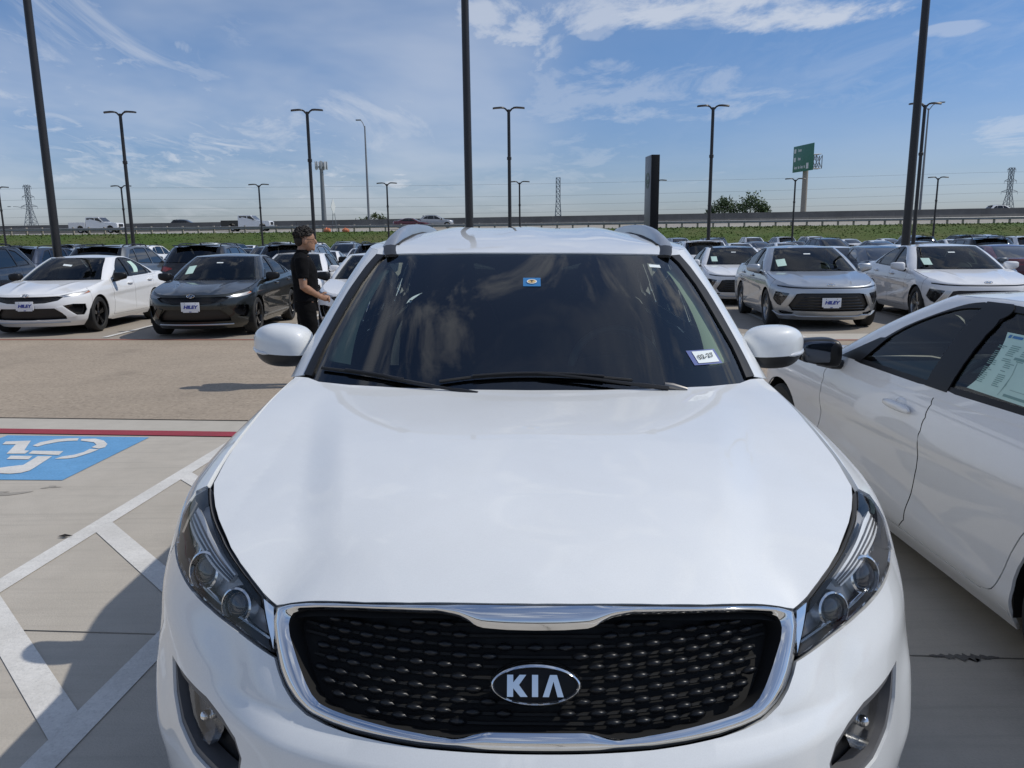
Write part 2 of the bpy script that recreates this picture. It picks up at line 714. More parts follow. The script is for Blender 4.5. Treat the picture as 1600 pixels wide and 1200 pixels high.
def text_geo(body, size, depth=.002, shear=0.0, bold=0.0):
    """text as mesh geometry in the XY plane (built-in font), centred"""
    c = bpy.data.curves.new('lettering', 'FONT')
    c.body = body
    c.size = size
    c.extrude = depth/2
    c.shear = shear
    c.offset = bold
    c.align_x = 'CENTER'
    c.align_y = 'CENTER'
    o = bpy.data.objects.new('lettering', c)
    col.objects.link(o)
    dg = bpy.context.evaluated_depsgraph_get()
    me = bpy.data.meshes.new_from_object(o.evaluated_get(dg))
    g = G().add([v.co for v in me.vertices], [list(p.vertices) for p in me.polygons])
    bpy.data.objects.remove(o, do_unlink=True)
    bpy.data.curves.remove(c)
    bpy.data.meshes.remove(me)
    return g


def frame(p, n, upv=(0, 0, 1)):
    """matrix whose Z axis is n, Y as near upv as possible"""
    n = Vector(n).normalized()
    x = Vector(upv).cross(n).normalized()
    y = n.cross(x)
    return Matrix(((x.x, y.x, n.x, p[0]), (x.y, y.y, n.y, p[1]), (x.z, y.z, n.z, p[2]), (0, 0, 0, 1)))


def pchip(xs, ys):
    xs = np.asarray(xs, float); ys = np.asarray(ys, float)
    h = np.diff(xs); d = np.diff(ys) / h
    m = np.zeros(len(xs))
    m[0] = d[0]; m[-1] = d[-1]
    for i in range(1, len(xs) - 1):
        if d[i-1] * d[i] > 0:
            w1 = 2*h[i] + h[i-1]; w2 = h[i] + 2*h[i-1]
            m[i] = (w1 + w2) / (w1/d[i-1] + w2/d[i])
    def f(x):
        x = np.asarray(x, float); xc = np.clip(x, xs[0], xs[-1])
        i = np.clip(np.searchsorted(xs, xc) - 1, 0, len(xs) - 2)
        t = (xc - xs[i]) / h[i]
        r = ((1+2*t)*(1-t)**2*ys[i] + t*(1-t)**2*h[i]*m[i] + t*t*(3-2*t)*ys[i+1] + t*t*(t-1)*h[i]*m[i+1])
        return r + np.where(x < xs[0], (x-xs[0])*m[0], 0) + np.where(x > xs[-1], (x-xs[-1])*m[-1], 0)
    return f

class Belt:
    """closed plan outline (front, side, rear) that changes with height; s = arc length from the front centre"""
    def __init__(b, z, F, W, A, N, R, RA, RN, g=None, zref=None, disp=None):
        n = len(z)
        ex = lambda v: [v]*n if np.isscalar(v) else v
        b.F, b.W, b.A, b.N, b.R, b.RA, b.RN = [pchip(z, ex(v)) for v in (F, W, A, N, R, RA, RN)]
        b.g = pchip(*g) if g else (lambda y: np.ones_like(np.asarray(y, float)))
        b.disp = disp
        b.zref = z[n//2] if zref is None else zref
        t = np.linspace(0, 3, 1501)
        p = b.Pt(t, np.full_like(t, b.zref))
        ds = np.linalg.norm(np.diff(p, axis=0), axis=1)
        b.st = np.concatenate([[0], np.cumsum(ds)]); b.t = t; b.smax = b.st[-1]
    def Pt(b, t, z):
        F, W, A, N, R, RA, RN = [f(z) for f in (b.F, b.W, b.A, b.N, b.R, b.RA, b.RN)]
        th = np.clip(t, 0, 1) * math.pi/2
        xf = W * np.sin(th)**(2/N); yf = F + A*(1-np.clip(np.cos(th), 1e-9, 1)**(2/N))
        y0 = F + A; y1 = R - RA
        ys = y0 + (y1-y0)*np.clip(t-1, 0, 1)
        tr = np.clip(3-t, 0, 1) * math.pi/2
        xr = W * np.sin(tr)**(2/RN); yr = R - RA*(1-np.clip(np.cos(tr), 1e-9, 1)**(2/RN))
        x = np.where(t <= 1, xf, np.where(t <= 2, W, xr)); y = np.where(t <= 1, yf, np.where(t <= 2, ys, yr))
        return np.stack([x*b.g(y), y, z*np.ones_like(x)], -1)
    def P0(b, s, z):
        s = np.asarray(s, float); z = np.asarray(z, float)
        p = b.Pt(np.interp(np.abs(s), b.st, b.t), z); p[..., 0] *= np.where(s < 0, -1, 1)
        return p
    def nrm0(b, s, z, P=None):
        P = P or b.P0; e = 2e-3
        d1 = P(s+e, z) - P(s-e, z); d2 = P(s, z+e) - P(s, z-e)
        n = np.cross(d1, d2)
        return n / np.maximum(np.linalg.norm(n, axis=-1, keepdims=True), 1e-12)
    def P(b, s, z):
        p = b.P0(s, z)
        if b.disp is not None:
            p = p + b.nrm0(s, z) * np.asarray(b.disp(np.abs(s), z, p))[..., None]
        return p
    def nrm(b, s, z):
        return b.nrm0(s, z, b.P)
    def fx(b, x, z):
        sg = -1 if x < 0 else 1; x = abs(x); xx = x
        for k in range(6):
            W = float(b.W(z)); N = float(b.N(z))
            t = math.asin(min(1, xx/W)**(N/2))*2/math.pi
            y = b.Pt(np.array([t]), np.array([z]))[0, 1]
            xx = min(W, x/float(b.g(y)))
        return sg*float(np.interp(t, b.t, b.st))
    def sy(b, y, z):
        F, W, A, N, R, RA, RN = [float(f(z)) for f in (b.F, b.W, b.A, b.N, b.R, b.RA, b.RN)]
        if y < F+A: t = math.acos(max(0, min(1, (1-(y-F)/A)))**(N/2))*2/math.pi
        elif y <= R-RA: t = 1 + (y-F-A)/(R-RA-F-A)
        else: t = 3 - math.acos(max(0, min(1, (1-(R-y)/RA)))**(RN/2))*2/math.pi
        return float(np.interp(t, b.t, b.st))
    def rx(b, x, z):
        W = float(b.W(z)); N = float(b.RN(z))
        sg = -1 if x < 0 else 1
        t = 3 - math.asin(min(1, abs(x)/W)**(N/2))*2/math.pi
        return sg*float(np.interp(t, b.t, b.st))
class TPS:
    def __init__(s, pts, lam=1e-4, aniso=1.0):
        pts = np.asarray(pts, float); s.a = aniso
        xy = pts[:, :2]*[1, aniso]; n = len(pts)
        K = s.k(xy[:, None]-xy[None]) + lam*np.eye(n)
        Pm = np.c_[np.ones(n), xy]
        A = np.zeros((n+3, n+3)); A[:n, :n] = K; A[:n, n:] = Pm; A[n:, :n] = Pm.T
        c = np.linalg.solve(A, np.r_[pts[:, 2], 0, 0, 0]); s.xy = xy; s.c = c
    @staticmethod
    def k(d):
        r2 = (d**2).sum(-1); return np.where(r2 > 1e-12, .5*r2*np.log(np.maximum(r2, 1e-12)), 0)
    def __call__(s, x, y):
        x = np.asarray(x, float); q = np.stack([x, np.asarray(y, float)*s.a], -1)
        n = len(s.xy); out = s.c[n] + s.c[n+1]*q[..., 0] + s.c[n+2]*q[..., 1]
        return out + s.k(q[..., None, :]-s.xy) @ s.c[:n]


# ------------------------------------------------------------------ the setting
def surf(name, base, base2, scale=1.2, speck=0.0, sscale=120, rough=.85, bump=.25, bscale=90, stain=0.0, streak=0.0):
    """ground material: two tones in blotches, fine aggregate speckle, stains and broom streaks"""
    m, nt, b = newmat(name)
    L = nt.links.new
    t = nt.nodes.new('ShaderNodeTexCoord')

    def noise(sc_, det=6, vec=None, rgh=.6):
        n = nt.nodes.new('ShaderNodeTexNoise')
        n.inputs['Scale'].default_value = sc_
        n.inputs['Detail'].default_value = det
        n.inputs['Roughness'].default_value = rgh
        L(vec or t.outputs['Object'], n.inputs['Vector'])
        return n.outputs['Fac']

    def ramp(f, lo, hi, a=0., c=1.):
        n = nt.nodes.new('ShaderNodeMapRange')
        n.inputs['From Min'].default_value = lo
        n.inputs['From Max'].default_value = hi
        n.inputs['To Min'].default_value = a
        n.inputs['To Max'].default_value = c
        L(f, n.inputs['Value'])
        return n.outputs[0]

    def mixc(f, a, c, mode='MIX'):
        n = nt.nodes.new('ShaderNodeMix')
        n.data_type = 'RGBA'
        n.blend_type = mode
        if isinstance(f, float):
            n.inputs['Factor'].default_value = f
        else:
            L(f, n.inputs['Factor'])
        for i, v in ((6, a), (7, c)):
            if isinstance(v, tuple):
                n.inputs[i].default_value = (*v, 1)
            else:
                L(v, n.inputs[i])
        return n.outputs[2]
    c = mixc(ramp(noise(scale), .35, .65), base, base2)
    c = mixc(ramp(noise(scale*7, 8), .42, .72, 0, .35), c, tuple(v*.72 for v in base))
    if speck:
        c = mixc(ramp(noise(sscale, 3), .5, .72, 0, speck), c, tuple(v*.45 for v in base))
        c = mixc(ramp(noise(sscale*.83, 2), .55, .75, 0, speck*.8), c, tuple(min(1, v*1.5) for v in base2))
    if streak:
        mp = nt.nodes.new('ShaderNodeMapping')
        mp.inputs['Scale'].default_value = (.35, 9, 1)
        mp.inputs['Rotation'].default_value = (0, 0, R(38))
        L(t.outputs['Object'], mp.inputs[0])
        c = mixc(ramp(noise(2.2, 6, mp.outputs[0]), .5, .8, 0, streak), c, tuple(v*.6 for v in base))
    if stain:
        c = mixc(ramp(noise(.9, 5), .60, .74, 0, stain), c, tuple(v*.42 for v in base))
    L(c, b.inputs['Base Color'])
    b.inputs['Roughness'].default_value = rough
    b.inputs['Specular IOR Level'].default_value = .3
    bp = nt.nodes.new('ShaderNodeBump')
    bp.inputs['Strength'].default_value = bump
    bp.inputs['Distance'].default_value = .012
    L(noise(bscale, 6), bp.inputs['Height'])
    L(bp.outputs[0], b.inputs['Normal'])
    return m


surf('slab_concrete', (.50, .455, .39), (.43, .39, .33), .8, .18, 110, .85, .25, 120, .40, .50)
surf('strip_concrete', (.50, .46, .395), (.44, .405, .345), .9, .10, 160, .85, .18, 150, .3, .22)
surf('row_concrete', (.36, .315, .26), (.31, .27, .225), .5, .16, 60, .9, .2, 90, .35, .1)
surf('tan_aggregate', (.41, .335, .255), (.34, .28, .215), .45, .75, 30, .92, .5, 60, .35, .35)
surf('road_concrete', (.36, .33, .28), (.30, .275, .24), .12, .06, 20, .9, .1, 30)
surf('white_marking', (.72, .70, .66), (.60, .58, .54), 3., .34, 90, .75, .25, 140, .25, .30)
surf('red_marking', (.34, .045, .065), (.27, .045, .058), 3., .2, 120, .75, .2, 160, .1)
surf('red_faded', (.30, .12, .085), (.25, .13, .095), 2., .3, 90, .85, .2, 120)
surf('blue_marking', (.16, .37, .62), (.12, .31, .54), 2.5, .38, 90, .8, .2, 160, .30, .40)
surf('joint_black', (.020, .019, .018), (.03, .028, .026), 6, .2, 80, .95)
surf('barrier_concrete', (.17, .165, .158), (.125, .122, .117), .4, .08, 20, .9, .1, 20, .3)
surf('grass_green', (.052, .100, .012), (.095, .098, .030), .11, .45, 5, .95, .8, 9)
surf('dry_field', (.12, .12, .06), (.10, .12, .05), .02, .3, 1, .95, .3, 2)
mat('rail_steel', (.30, .30, .30), .5, .55, var=.15, vscale=3)
mat('post_wood', (.34, .30, .245), .85, var=.2, vscale=12)
mat('pole_bronze', (.020, .018, .018), .42, .2, coat=.15, var=.1)
mat('galvanised', (.22, .235, .25), .6, .3, var=.1)
mat('tower_steel', (.23, .26, .30), .7, .2)
mat('sign_green', (.030, .17, .115), .45, var=.05)
mat('sign_white', (.72, .74, .72), .5)
mat('sign_back', (.35, .36, .36), .5, .5)
mat('pylon_dark', (.010, .010, .011), .5, spec=.25)
mat('pylon_silver', (.16, .165, .175), .4, .6)
mat('emblem_green', (.02, .06, .035), .4)
mat('orange_vinyl', (.62, .20, .10), .7, var=.3, vscale=20)
mat('wood_bark', (.10, .075, .05), .9, var=.2)
mat('cell_white', (.55, .56, .56), .5)
mat('wire_grey', (.13, .15, .18), .7)


def gz(y):
    if y < 7:
        return 0.0
    return -.02*(min(y, 36)-7) - (.006*(min(y, 76)-36) if y > 36 else 0)


def sheet(name, poly, dz, m, kind='structure', parent=None, nx=1, sub=0):
    """flat marking or pavement that follows the fall of the ground"""
    P = resample([tuple(p) for p in poly], 4.0)
    g = G()
    V = [(x, y, gz(y)+dz) for x, y in P]
    bm = bmesh.new()
    vs = [bm.verts.new(v) for v in V]
    f = bm.faces.new(vs)
    if f.normal.z < 0 or sum(P[i][0]*P[(i+1) % len(P)][1]-P[(i+1) % len(P)][0]*P[i][1] for i in range(len(P))) < 0:
        f.normal_flip()
    bmesh.ops.triangulate(bm, faces=bm.faces)
    bm.verts.index_update()
    g.add([v.co for v in bm.verts], [[v.index for v in q.verts] for q in bm.faces])
    bm.free()
    o = obj(name, g, m, parent, kind if parent is None else None, sharp=0)
    return o


def grid_sheet(name, xs, ys, zf, m, kind='structure'):
    V = [(x, y, zf(x, y)) for y in ys for x in xs]
    n = len(xs)
    F = [(j*n+i, j*n+i+1, (j+1)*n+i+1, (j+1)*n+i) for j in range(len(ys)-1) for i in range(n-1)]
    return obj(name, G().add(V, F), m, None, kind, sharp=0)


# the whole lot, falling gently away from the camera
grid_sheet('parking_lot', [-160, -40, 0, 40, 160], [6.0, 7, 20, 36, 50, 65, 76, 80], lambda x, y: gz(y)-.012, 'row_concrete')
grid_sheet('slab_bed', [-60, 0, 60], [-40, 0, 6.0, 7.6], lambda x, y: -.03, 'joint_black')
LA = math.tan(R(-5.4))                     # the lot is laid out a little askew to the view


def ly(x, y0):
    return y0+LA*x


# concrete slabs of the near apron, joints left open between them
apron = grid_sheet('concrete_apron', [-60, 60], [-40, -39], lambda x, y: -.025, 'slab_concrete')
JY = 2.875
xsplit = [-16.0, -11.2, -5.6, .15, 5.9, 11.6, 17.0]
rows = [(-6.0, -1.55), (-1.55, JY), (JY, 6.44+.02)]
for (ya, yb) in rows:
    for i in range(len(xsplit)-1):
        xa, xb = xsplit[i]+.006, xsplit[i+1]-.006
        sl = .075
        P = [(xa, ya-sl*xa+.006), (xb, ya-sl*xb+.006), (xb, yb-sl*xb-.006), (xa, yb-sl*xa-.006)]
        g = prism(P, .028, 'Z', -.028)
        o = obj('slab', g, 'slab_concrete', apron)
sheet('concrete_kerb_strip', [(-16, ly(-16, 6.03)), (17, ly(17, 6.03)), (17, ly(17, 6.50)), (-16, ly(-16, 6.50))], .003, 'strip_concrete')
sheet('tan_driveway', [(-60, ly(-60, 6.50)), (60, ly(60, 6.50)), (60, ly(60, 12.55)), (-60, ly(-60, 12.55))], -.004, 'tan_aggregate')
sheet('driveway_joint', [(-60, ly(-60, 6.488)), (60, ly(60, 6.488)), (60, ly(60, 6.512)), (-60, ly(-60, 6.512))], .006, 'joint_black')
sheet('light_concrete_strip', [(2.2, ly(2.2, 12.72)), (40, ly(40, 12.72)), (40, ly(40, 13.55)), (2.2, ly(2.2, 13.55))], -.004, 'strip_concrete')
sheet('faded_red_line', [(-60, ly(-60, 12.55)), (60, ly(60, 12.55)), (60, ly(60, 12.71)), (-60, ly(-60, 12.71))], -.001, 'red_faded')
sheet('red_fire_lane_line', [(-16, ly(-16, 5.955)), (-.5, ly(-.5, 5.955)), (-.5, ly(-.5, 6.105)), (-16, ly(-16, 6.105))], .008, 'red_marking')
for k in range(-8, 12):
    x0 = -7.15+2.97*k
    sh = 3.0 if x0 < 0 else -6.0
    y0 = ly(x0, 12.95)
    dx = -5.2*math.tan(R(sh))
    sheet('stall_line', [(x0-.05, y0), (x0+.05, y0), (x0+.05+dx, y0+5.2), (x0-.05+dx, y0+5.2)], .000, 'white_marking')
# accessible bay: blue square with the wheelchair symbol
bay = sheet('blue_bay_square', [(-4.20, 6.30), (-2.97, 6.185), (-3.052, 5.071), (-4.29, 5.14)], .004, 'blue_marking')
WC = dict(
    a=[(-4.052, 6.001), (-4.08, 6.087), (-3.888, 6.105), (-3.766, 5.817), (-3.721, 5.805), (-3.702, 5.722), (-3.846, 5.728), (-3.943, 5.997)],
    b=[(-3.694, 5.804), (-3.444, 5.781), (-3.42, 5.675), (-3.676, 5.721)],
    c=[(-3.778, 5.671), (-3.605, 5.656), (-3.583, 5.567), (-3.754, 5.582)],
    d=[(-3.563, 5.65), (-3.451, 5.645), (-3.411, 5.354), (-3.405, 5.285), (-3.435, 5.235), (-3.499, 5.216), (-3.578, 5.23), (-3.64, 5.29), (-3.663, 5.363), (-3.62, 5.389), (-3.534, 5.427)],
    e=[(-3.782, 5.951), (-3.781, 6.05), (-3.711, 6.139), (-3.62, 6.165), (-3.536, 6.168), (-3.504, 6.09), (-3.58, 6.082), (-3.638, 6.059), (-3.704, 5.987), (-3.726, 5.924)],
    f=[(-3.498, 6.141), (-3.388, 6.147), (-3.286, 6.081), (-3.206, 5.977), (-3.176, 5.879), (-3.203, 5.842), (-3.283, 5.883), (-3.281, 5.956), (-3.341, 6.032), (-3.479, 6.089)],
    g=[(-3.193, 5.823), (-3.209, 5.731), (-3.257, 5.607), (-3.303, 5.579), (-3.391, 5.569), (-3.372, 5.634), (-3.307, 5.676), (-3.271, 5.751), (-3.271, 5.835)])
for k in WC:
    sheet('wheelchair_symbol', WC[k], .008, 'white_marking', parent=bay)
# hatched access aisle
XL = lambda y: -2.74+.087*y                  # left border
XR = lambda y: -1.645+.071*y                 # right border
ha = sheet('aisle_border_line', [(XL(1.2)-.055, 1.2), (XL(1.2)+.055, 1.2), (XL(6.1)+.055, 6.1), (XL(6.1)-.055, 6.12)], .004, 'white_marking')
sheet('aisle_border_line', [(XR(.6)-.055, .6), (XR(.6)+.055, .6), (XR(5.9)+.055, 5.9), (XR(5.9)-.055, 5.9)], .004, 'white_marking')
for ys in (5.14, 4.20, 3.30, 2.40, 1.5):
    ye = ys-.93
    xa, xb = XL(ys)+.05, XR(ye)-.05
    sheet('aisle_hatch_bar', [(xa, ys-.085), (xa, ys+.085), (xb, ye+.085), (xb, ye-.085)], .0045, 'white_marking')
sheet('bay_line', [(.72, -2), (.82, -2), (1.49, 5.8), (1.39, 5.8)], .004, 'white_marking')
# dark seal smear along the joint and an old oil stain
sm = []
for i in range(26):
    t = i/25
    sm.append((1.60+.26*t, JY-.075*(1.6+.26*t)+.004+.035*abs(math.sin(i*2.1)*math.sin(i*.9))*(1-abs(2*t-1))))
for i in range(25, -1, -1):
    t = i/25
    sm.append((1.60+.26*t, JY-.075*(1.6+.26*t)-.004-.05*abs(math.sin(i*1.7+1)*math.sin(i*.7))*(1-abs(2*t-1))))
surf('damp_smear', (.13, .12, .11), (.17, .16, .145), 9, .2, 80, .8)
sheet('joint_smear', sm, .0035, 'damp_smear')

surf('oil_stain', (.29, .265, .23), (.36, .33, .285), 7, .2, 60, .8)
rs = np.random.default_rng(8)
for cx, cy, a_, b_, ro_ in ((-3.32, 4.78, .17, .055, 25), (-3.05, 4.93, .05, .02, 10)):
    q = []
    for i in range(28):
        t = 2*math.pi*i/28
        k_ = 1+.35*math.sin(3*t+cx)+rs.normal(0, .16)
        x_, y_ = a_*k_*math.cos(t), b_*k_*math.sin(t)
        q.append((cx+x_*math.cos(R(ro_))-y_*math.sin(R(ro_)), cy+x_*math.sin(R(ro_))+y_*math.cos(R(ro_))))
    sheet('oil_stain', q, .0025, 'oil_stain')
lf = obj('dry_leaf', G().add([(-.045, 0, .004), (-.01, .014, .012), (.04, .004, .006), (0, -.013, .004)], [(0, 1, 2), (0, 2, 3)]), 'joint_black')
lf.location = (-2.46, 4.05, .006)
tag(lf, 'small dark dry leaf lying on the white aisle line', 'leaf')

# embankment, highway, country beyond
rx = [-150+6*i for i in range(51)]
ZT = lambda x: 1.72+.0035*max(0, x)
ZF = lambda x: 1.95+.0070*(x+60)


def bank(x, y):
    t = (y-78)/(97-78)
    t = max(0, min(1, t))
    s = t*t*(3-2*t)*.6+t*.4
    return (gz(76)-.05)*(1-s)+ZT(x)*s+.10*math.sin(x*.31+y*.5)*(1-abs(2*t-1))+.06*math.sin(x*.83-y*.9)*(1-abs(2*t-1))


grid_sheet('grass_embankment', [-150+2.5*i for i in range(121)], [74, 78, 80, 82, 84, 86, 88, 90, 92, 94, 96, 97, 97.8], bank, 'grass_green')
grid_sheet('highway', rx, [97.5, 103, 112.5], lambda x, y: ZT(x)+.06+(ZF(x)-ZT(x)-.06)*(y-97.5)/15, 'road_concrete')
grid_sheet('far_ground', [-3000, -600, -150, 0, 150, 600, 3000], [112.4, 160, 400, 1500, 5000], lambda x, y: -.6 if y < 300 else -3, 'dry_field')
RZ = lambda x, y: ZT(x)+.06+(ZF(x)-ZT(x)-.06)*(y-97.5)/15
# painted lane lines
for yy in (98.6, 105.2, 111.4):
    V, F = [], []
    for i, x in enumerate(rx):
        V += [(x, yy-.08, RZ(x, yy-.08)+.006), (x, yy+.08, RZ(x, yy+.08)+.006)]
        if i:
            F.append((2*i-2, 2*i, 2*i+1, 2*i-1))
    obj('lane_line', G().add(V, F), 'white_marking', None, 'structure', 0)
# far concrete barrier: cast segments
bar = empty('concrete_barrier', (0, 112, ZF(0)))
tag(bar, 'long grey concrete barrier along the far side of the highway', 'barrier')
for i in range(50):
    x0, x1 = rx[i]+.01, rx[i+1]-.01
    prof = [(-.32, 0), (.32, 0), (.30, .1), (.13, .38), (.09, 1.16), (-.09, 1.16), (-.13, .38), (-.30, .1)]
    V = [(x0, 112+a-112, b+ZF(x0)-ZF(0)) for a, b in prof]+[(x1, a, b+ZF(x1)-ZF(0)) for a, b in prof]
    F = [tuple(range(7, -1, -1)), tuple(range(8, 16))]+[(j, (j+1) % 8, (j+1) % 8+8, j+8) for j in range(8)]
    obj('barrier_segment', G().add(V, F), 'barrier_concrete', bar)
# roadside guard rail on timber posts
gr = empty('guard_rail', (0, 97.1, ZT(0)))
tag(gr, 'steel guard rail on pale posts along the top of the grass bank', 'guard rail')
post_me = mesh('post', box((0, 0, .2), (.20, .20, 1.36), .015))
post_me.materials.append(M['post_wood'])
for i in range(-46, 47):
    x = i*1.905
    o = obj('post', post_me, 'post_wood', gr)
    o.location = (x, .14, ZT(x)-ZT(0))
wprof = [(0, -.155), (-.07, -.12), (-.075, -.07), (-.01, -.01), (-.01, .01), (-.075, .07), (-.07, .12), (0, .155)]
for s0 in range(-88, 88, 16):
    V, F = [], []
    for i in range(9):
        x = s0+i*2
        V += [(x, a-.02, .60+b+ZT(x)-ZT(0)) for a, b in wprof]
        if i:
            F += [(8*i-8+j, 8*i+j, 8*i+j+1, 8*i-7+j) for j in range(7)]
    obj('rail_beam', G().add(V, F), 'rail_steel', gr, sharp=0)
# rough grass on the bank
rng = np.random.default_rng(3)
gg = G()
n = 16000
X = rng.uniform(-75, 75, n)
Y = 78+19*rng.beta(1.6, 1.1, n)
for x, y in zip(X, Y):
    h = rng.uniform(.03, .12)*(1.6 if y > 94 else 1)
    a = rng.uniform(0, math.pi)
    w = rng.uniform(.05, .16)
    z = bank(x, y)
    dx, dy = math.cos(a)*w, math.sin(a)*w
    k = len(gg.V)
    gg.V += [(x-dx, y-dy, z-.02), (x+dx, y+dy, z-.02), (x+rng.uniform(-.1, .1), y+rng.uniform(-.1, .1), z+h)]
    gg.F.append((k, k+1, k+2))
    gg.N += [None]*3
mat('grass_blades', (.062, .105, .016), .9, var=.35, vscale=.35)
go = obj('bank_grass', gg, 'grass_blades', None, 'stuff', 0)
go['label'] = 'rough green grass growing on the highway bank'


# ------------------------------------------------------------------ lamp posts, towers, signs
def lamp_proto(h, r0, r1, span):
    root = empty('lamp_post')
    obj('pole', lathe([(r0, 0), (r0*.97, .3), (r1, h-.15), (r1*.9, h-.05), (.001, h-.05)], 16, 'Z'), 'pole_bronze', root)
    obj('base_plate', lathe([(.001, 0), (r0*2.0, 0), (r0*2.0, .03), (r0*1.25, .05), (r0*1.2, .12), (r0, .13)], 16, 'Z'), 'pole_bronze', root)
    if h < 8.5:
        obj('collar', lathe([(r1*1.15, h*.70), (r1*1.5, h*.70+.02), (r1*1.5, h*.70+.14), (r1*1.15, h*.70+.16)], 12, 'Z'), 'pole_bronze', root)
    for s in (-1, 1):
        arm = tube([(s*.0, 0, h-.18), (s*.10*span, 0, h-.10), (s*.22*span, 0, h-.005), (s*.30*span, 0, h+.01)], [.05, .045, .04, .04], 8)
        a = obj('arm', arm, 'pole_bronze', root)
        hd = G()
        V, F = [], []
        xs = [.26, .34, .5, .8, .95, 1.0]
        ws = [.06, .13, .17, .17, .14, .07]
        zs = [.0, .015, .02, .005, -.005, -.01]
        for x, w, z in zip(xs, ws, zs):
            V += [(s*x*span, -w, h+z), (s*x*span, -w*.8, h+z+.05), (s*x*span, w*.8, h+z+.05), (s*x*span, w, h+z), (s*x*span, 0, h+z-.03)]
        for i in range(5):
            for j in range(5):
                f = (i*5+j, i*5+(j+1) % 5, (i+1)*5+(j+1) % 5, (i+1)*5+j)
                F.append(f if s < 0 else f[::-1])
        F += [(0, 1, 2, 3, 4), (29, 28, 27, 26, 25)]
        hd.add(V, F)
        obj('lamp_head', hd, 'pole_bronze', root)
    return root


def copy_tree(o, parent=None):
    c = o.copy()
    col.objects.link(c)
    if parent:
        c.parent = parent
    for ch in o.children:
        copy_tree(ch, c)
    return c


LP = {'near': lamp_proto(9.0, .105, .085, .8), 'mid': lamp_proto(8.1, .10, .075, .78), 'far': lamp_proto(6.05, .085, .06, .78)}
first = {k: True for k in LP}
lamps = [
    ('near', -11.15, 19.5, 0, 'thick dark lamp post rising behind the white sedan at the far left'),
    ('near', -1.0, 19.5, 0, 'thick dark lamp post rising directly behind the white SUV roof'),
    ('near', 9.72, 19.5, 0, 'thick dark lamp post rising behind the white sedan at the right'),
    ('mid', -19.0, 40, 0, 'tall twin-head lamp post right of the white pickup truck at left'),
    ('mid', -9.87, 40, 0, 'tall twin-head lamp post just behind the standing man'),
    ('mid', -.02, 40, 0, 'tall twin-head lamp post next to the thick central pole'),
    ('mid', 9.97, 40, 0, 'tall twin-head lamp post left of the round green trees'),
    ('mid', 20.32, 40, 0, 'tall twin-head lamp post beside the thick right-hand pole'),
    ('far', -39.4, 62, 0, 'short twin-head lamp post cut by the left edge of the picture'),
    ('far', -29.95, 62, 0, 'short twin-head lamp post at the nose of the white pickup truck'),
    ('far', -19.35, 62, 0, 'short twin-head lamp post in front of the pickup truck with a black bed'),
    ('far', -9.48, 62, 0, 'short twin-head lamp post left of the dark red car on the highway'),
    ('far', .74, 62, 0, 'short twin-head lamp post just right of the thick central pole'),
    ('far', 11.3, 62, 0, 'short twin-head lamp post right beside the dark pylon sign'),
    ('far', 22.0, 62, 0, 'short twin-head lamp post in front of the green highway sign pole'),
    ('far', 33.0, 62, 0, 'short twin-head lamp post at the right, nearest to the right lattice tower')]
for k, x, y, rz, lab in lamps:
    o = LP[k] if first[k] else copy_tree(LP[k])
    first[k] = False
    o.location = (x, y, gz(y)-.01)
    o.rotation_euler = (0, 0, R(rz))
    tag(o, lab, 'lamp post', {'near': 'thick lamp posts near the first row', 'mid': 'tall twin-head lamp posts', 'far': 'short twin-head lamp posts'}[k])


def truss_tower(loc, h, wb, label, slim=False):
    root = empty('lattice_tower', loc)
    tag(root, label, 'tower', 'lattice towers')
    legs = [(-1, -1), (1, -1), (1, 1), (-1, 1)]
    wt = wb*(.22 if not slim else .45)
    wd = lambda z: (wb+(wt-wb)*min(1, z/(h*.62)))/2
    for sx, sy in legs:
        obj('leg', tube([(sx*wd(z), sy*wd(z), z) for z in (0, h*.3, h*.62, h)], .16, 5), 'tower_steel', root)
    br = G()
    zs = [h*t for t in (0, .10, .20, .29, .38, .46, .54, .62, .70, .78, .86, .93, 1.0)]
    for a, b in zip(zs[:-1], zs[1:]):
        for i in range(4):
            p, q = legs[i], legs[(i+1) % 4]
            br.join(tube([(p[0]*wd(a), p[1]*wd(a), a), (q[0]*wd(b), q[1]*wd(b), b)], .08, 4))
            br.join(tube([(q[0]*wd(a), q[1]*wd(a), a), (p[0]*wd(b), p[1]*wd(b), b)], .08, 4))
            br.join(tube([(p[0]*wd(b), p[1]*wd(b), b), (q[0]*wd(b), q[1]*wd(b), b)], .07, 4))
    obj('bracing', br, 'tower_steel', root)
    if not slim:
        for zz, ln in ((h*.64, 4.3), (h*.80, 3.2), (h*.97, 2.2)):
            for s in (-1, 1):
                a = G()
                for sy in (-1, 1):
                    a.join(tube([(s*wd(zz), sy*wd(zz), zz), (s*ln, 0, zz+.2)], .10, 4))
                    a.join(tube([(s*wd(zz+1.3), sy*wd(zz), zz+1.3), (s*ln, 0, zz+.2)], .08, 4))
                a.join(tube([(s*ln, 0, zz+.2), (s*ln, 0, zz-1.2)], .08, 4))
                obj('cross_arm', a, 'tower_steel', root)
    return root


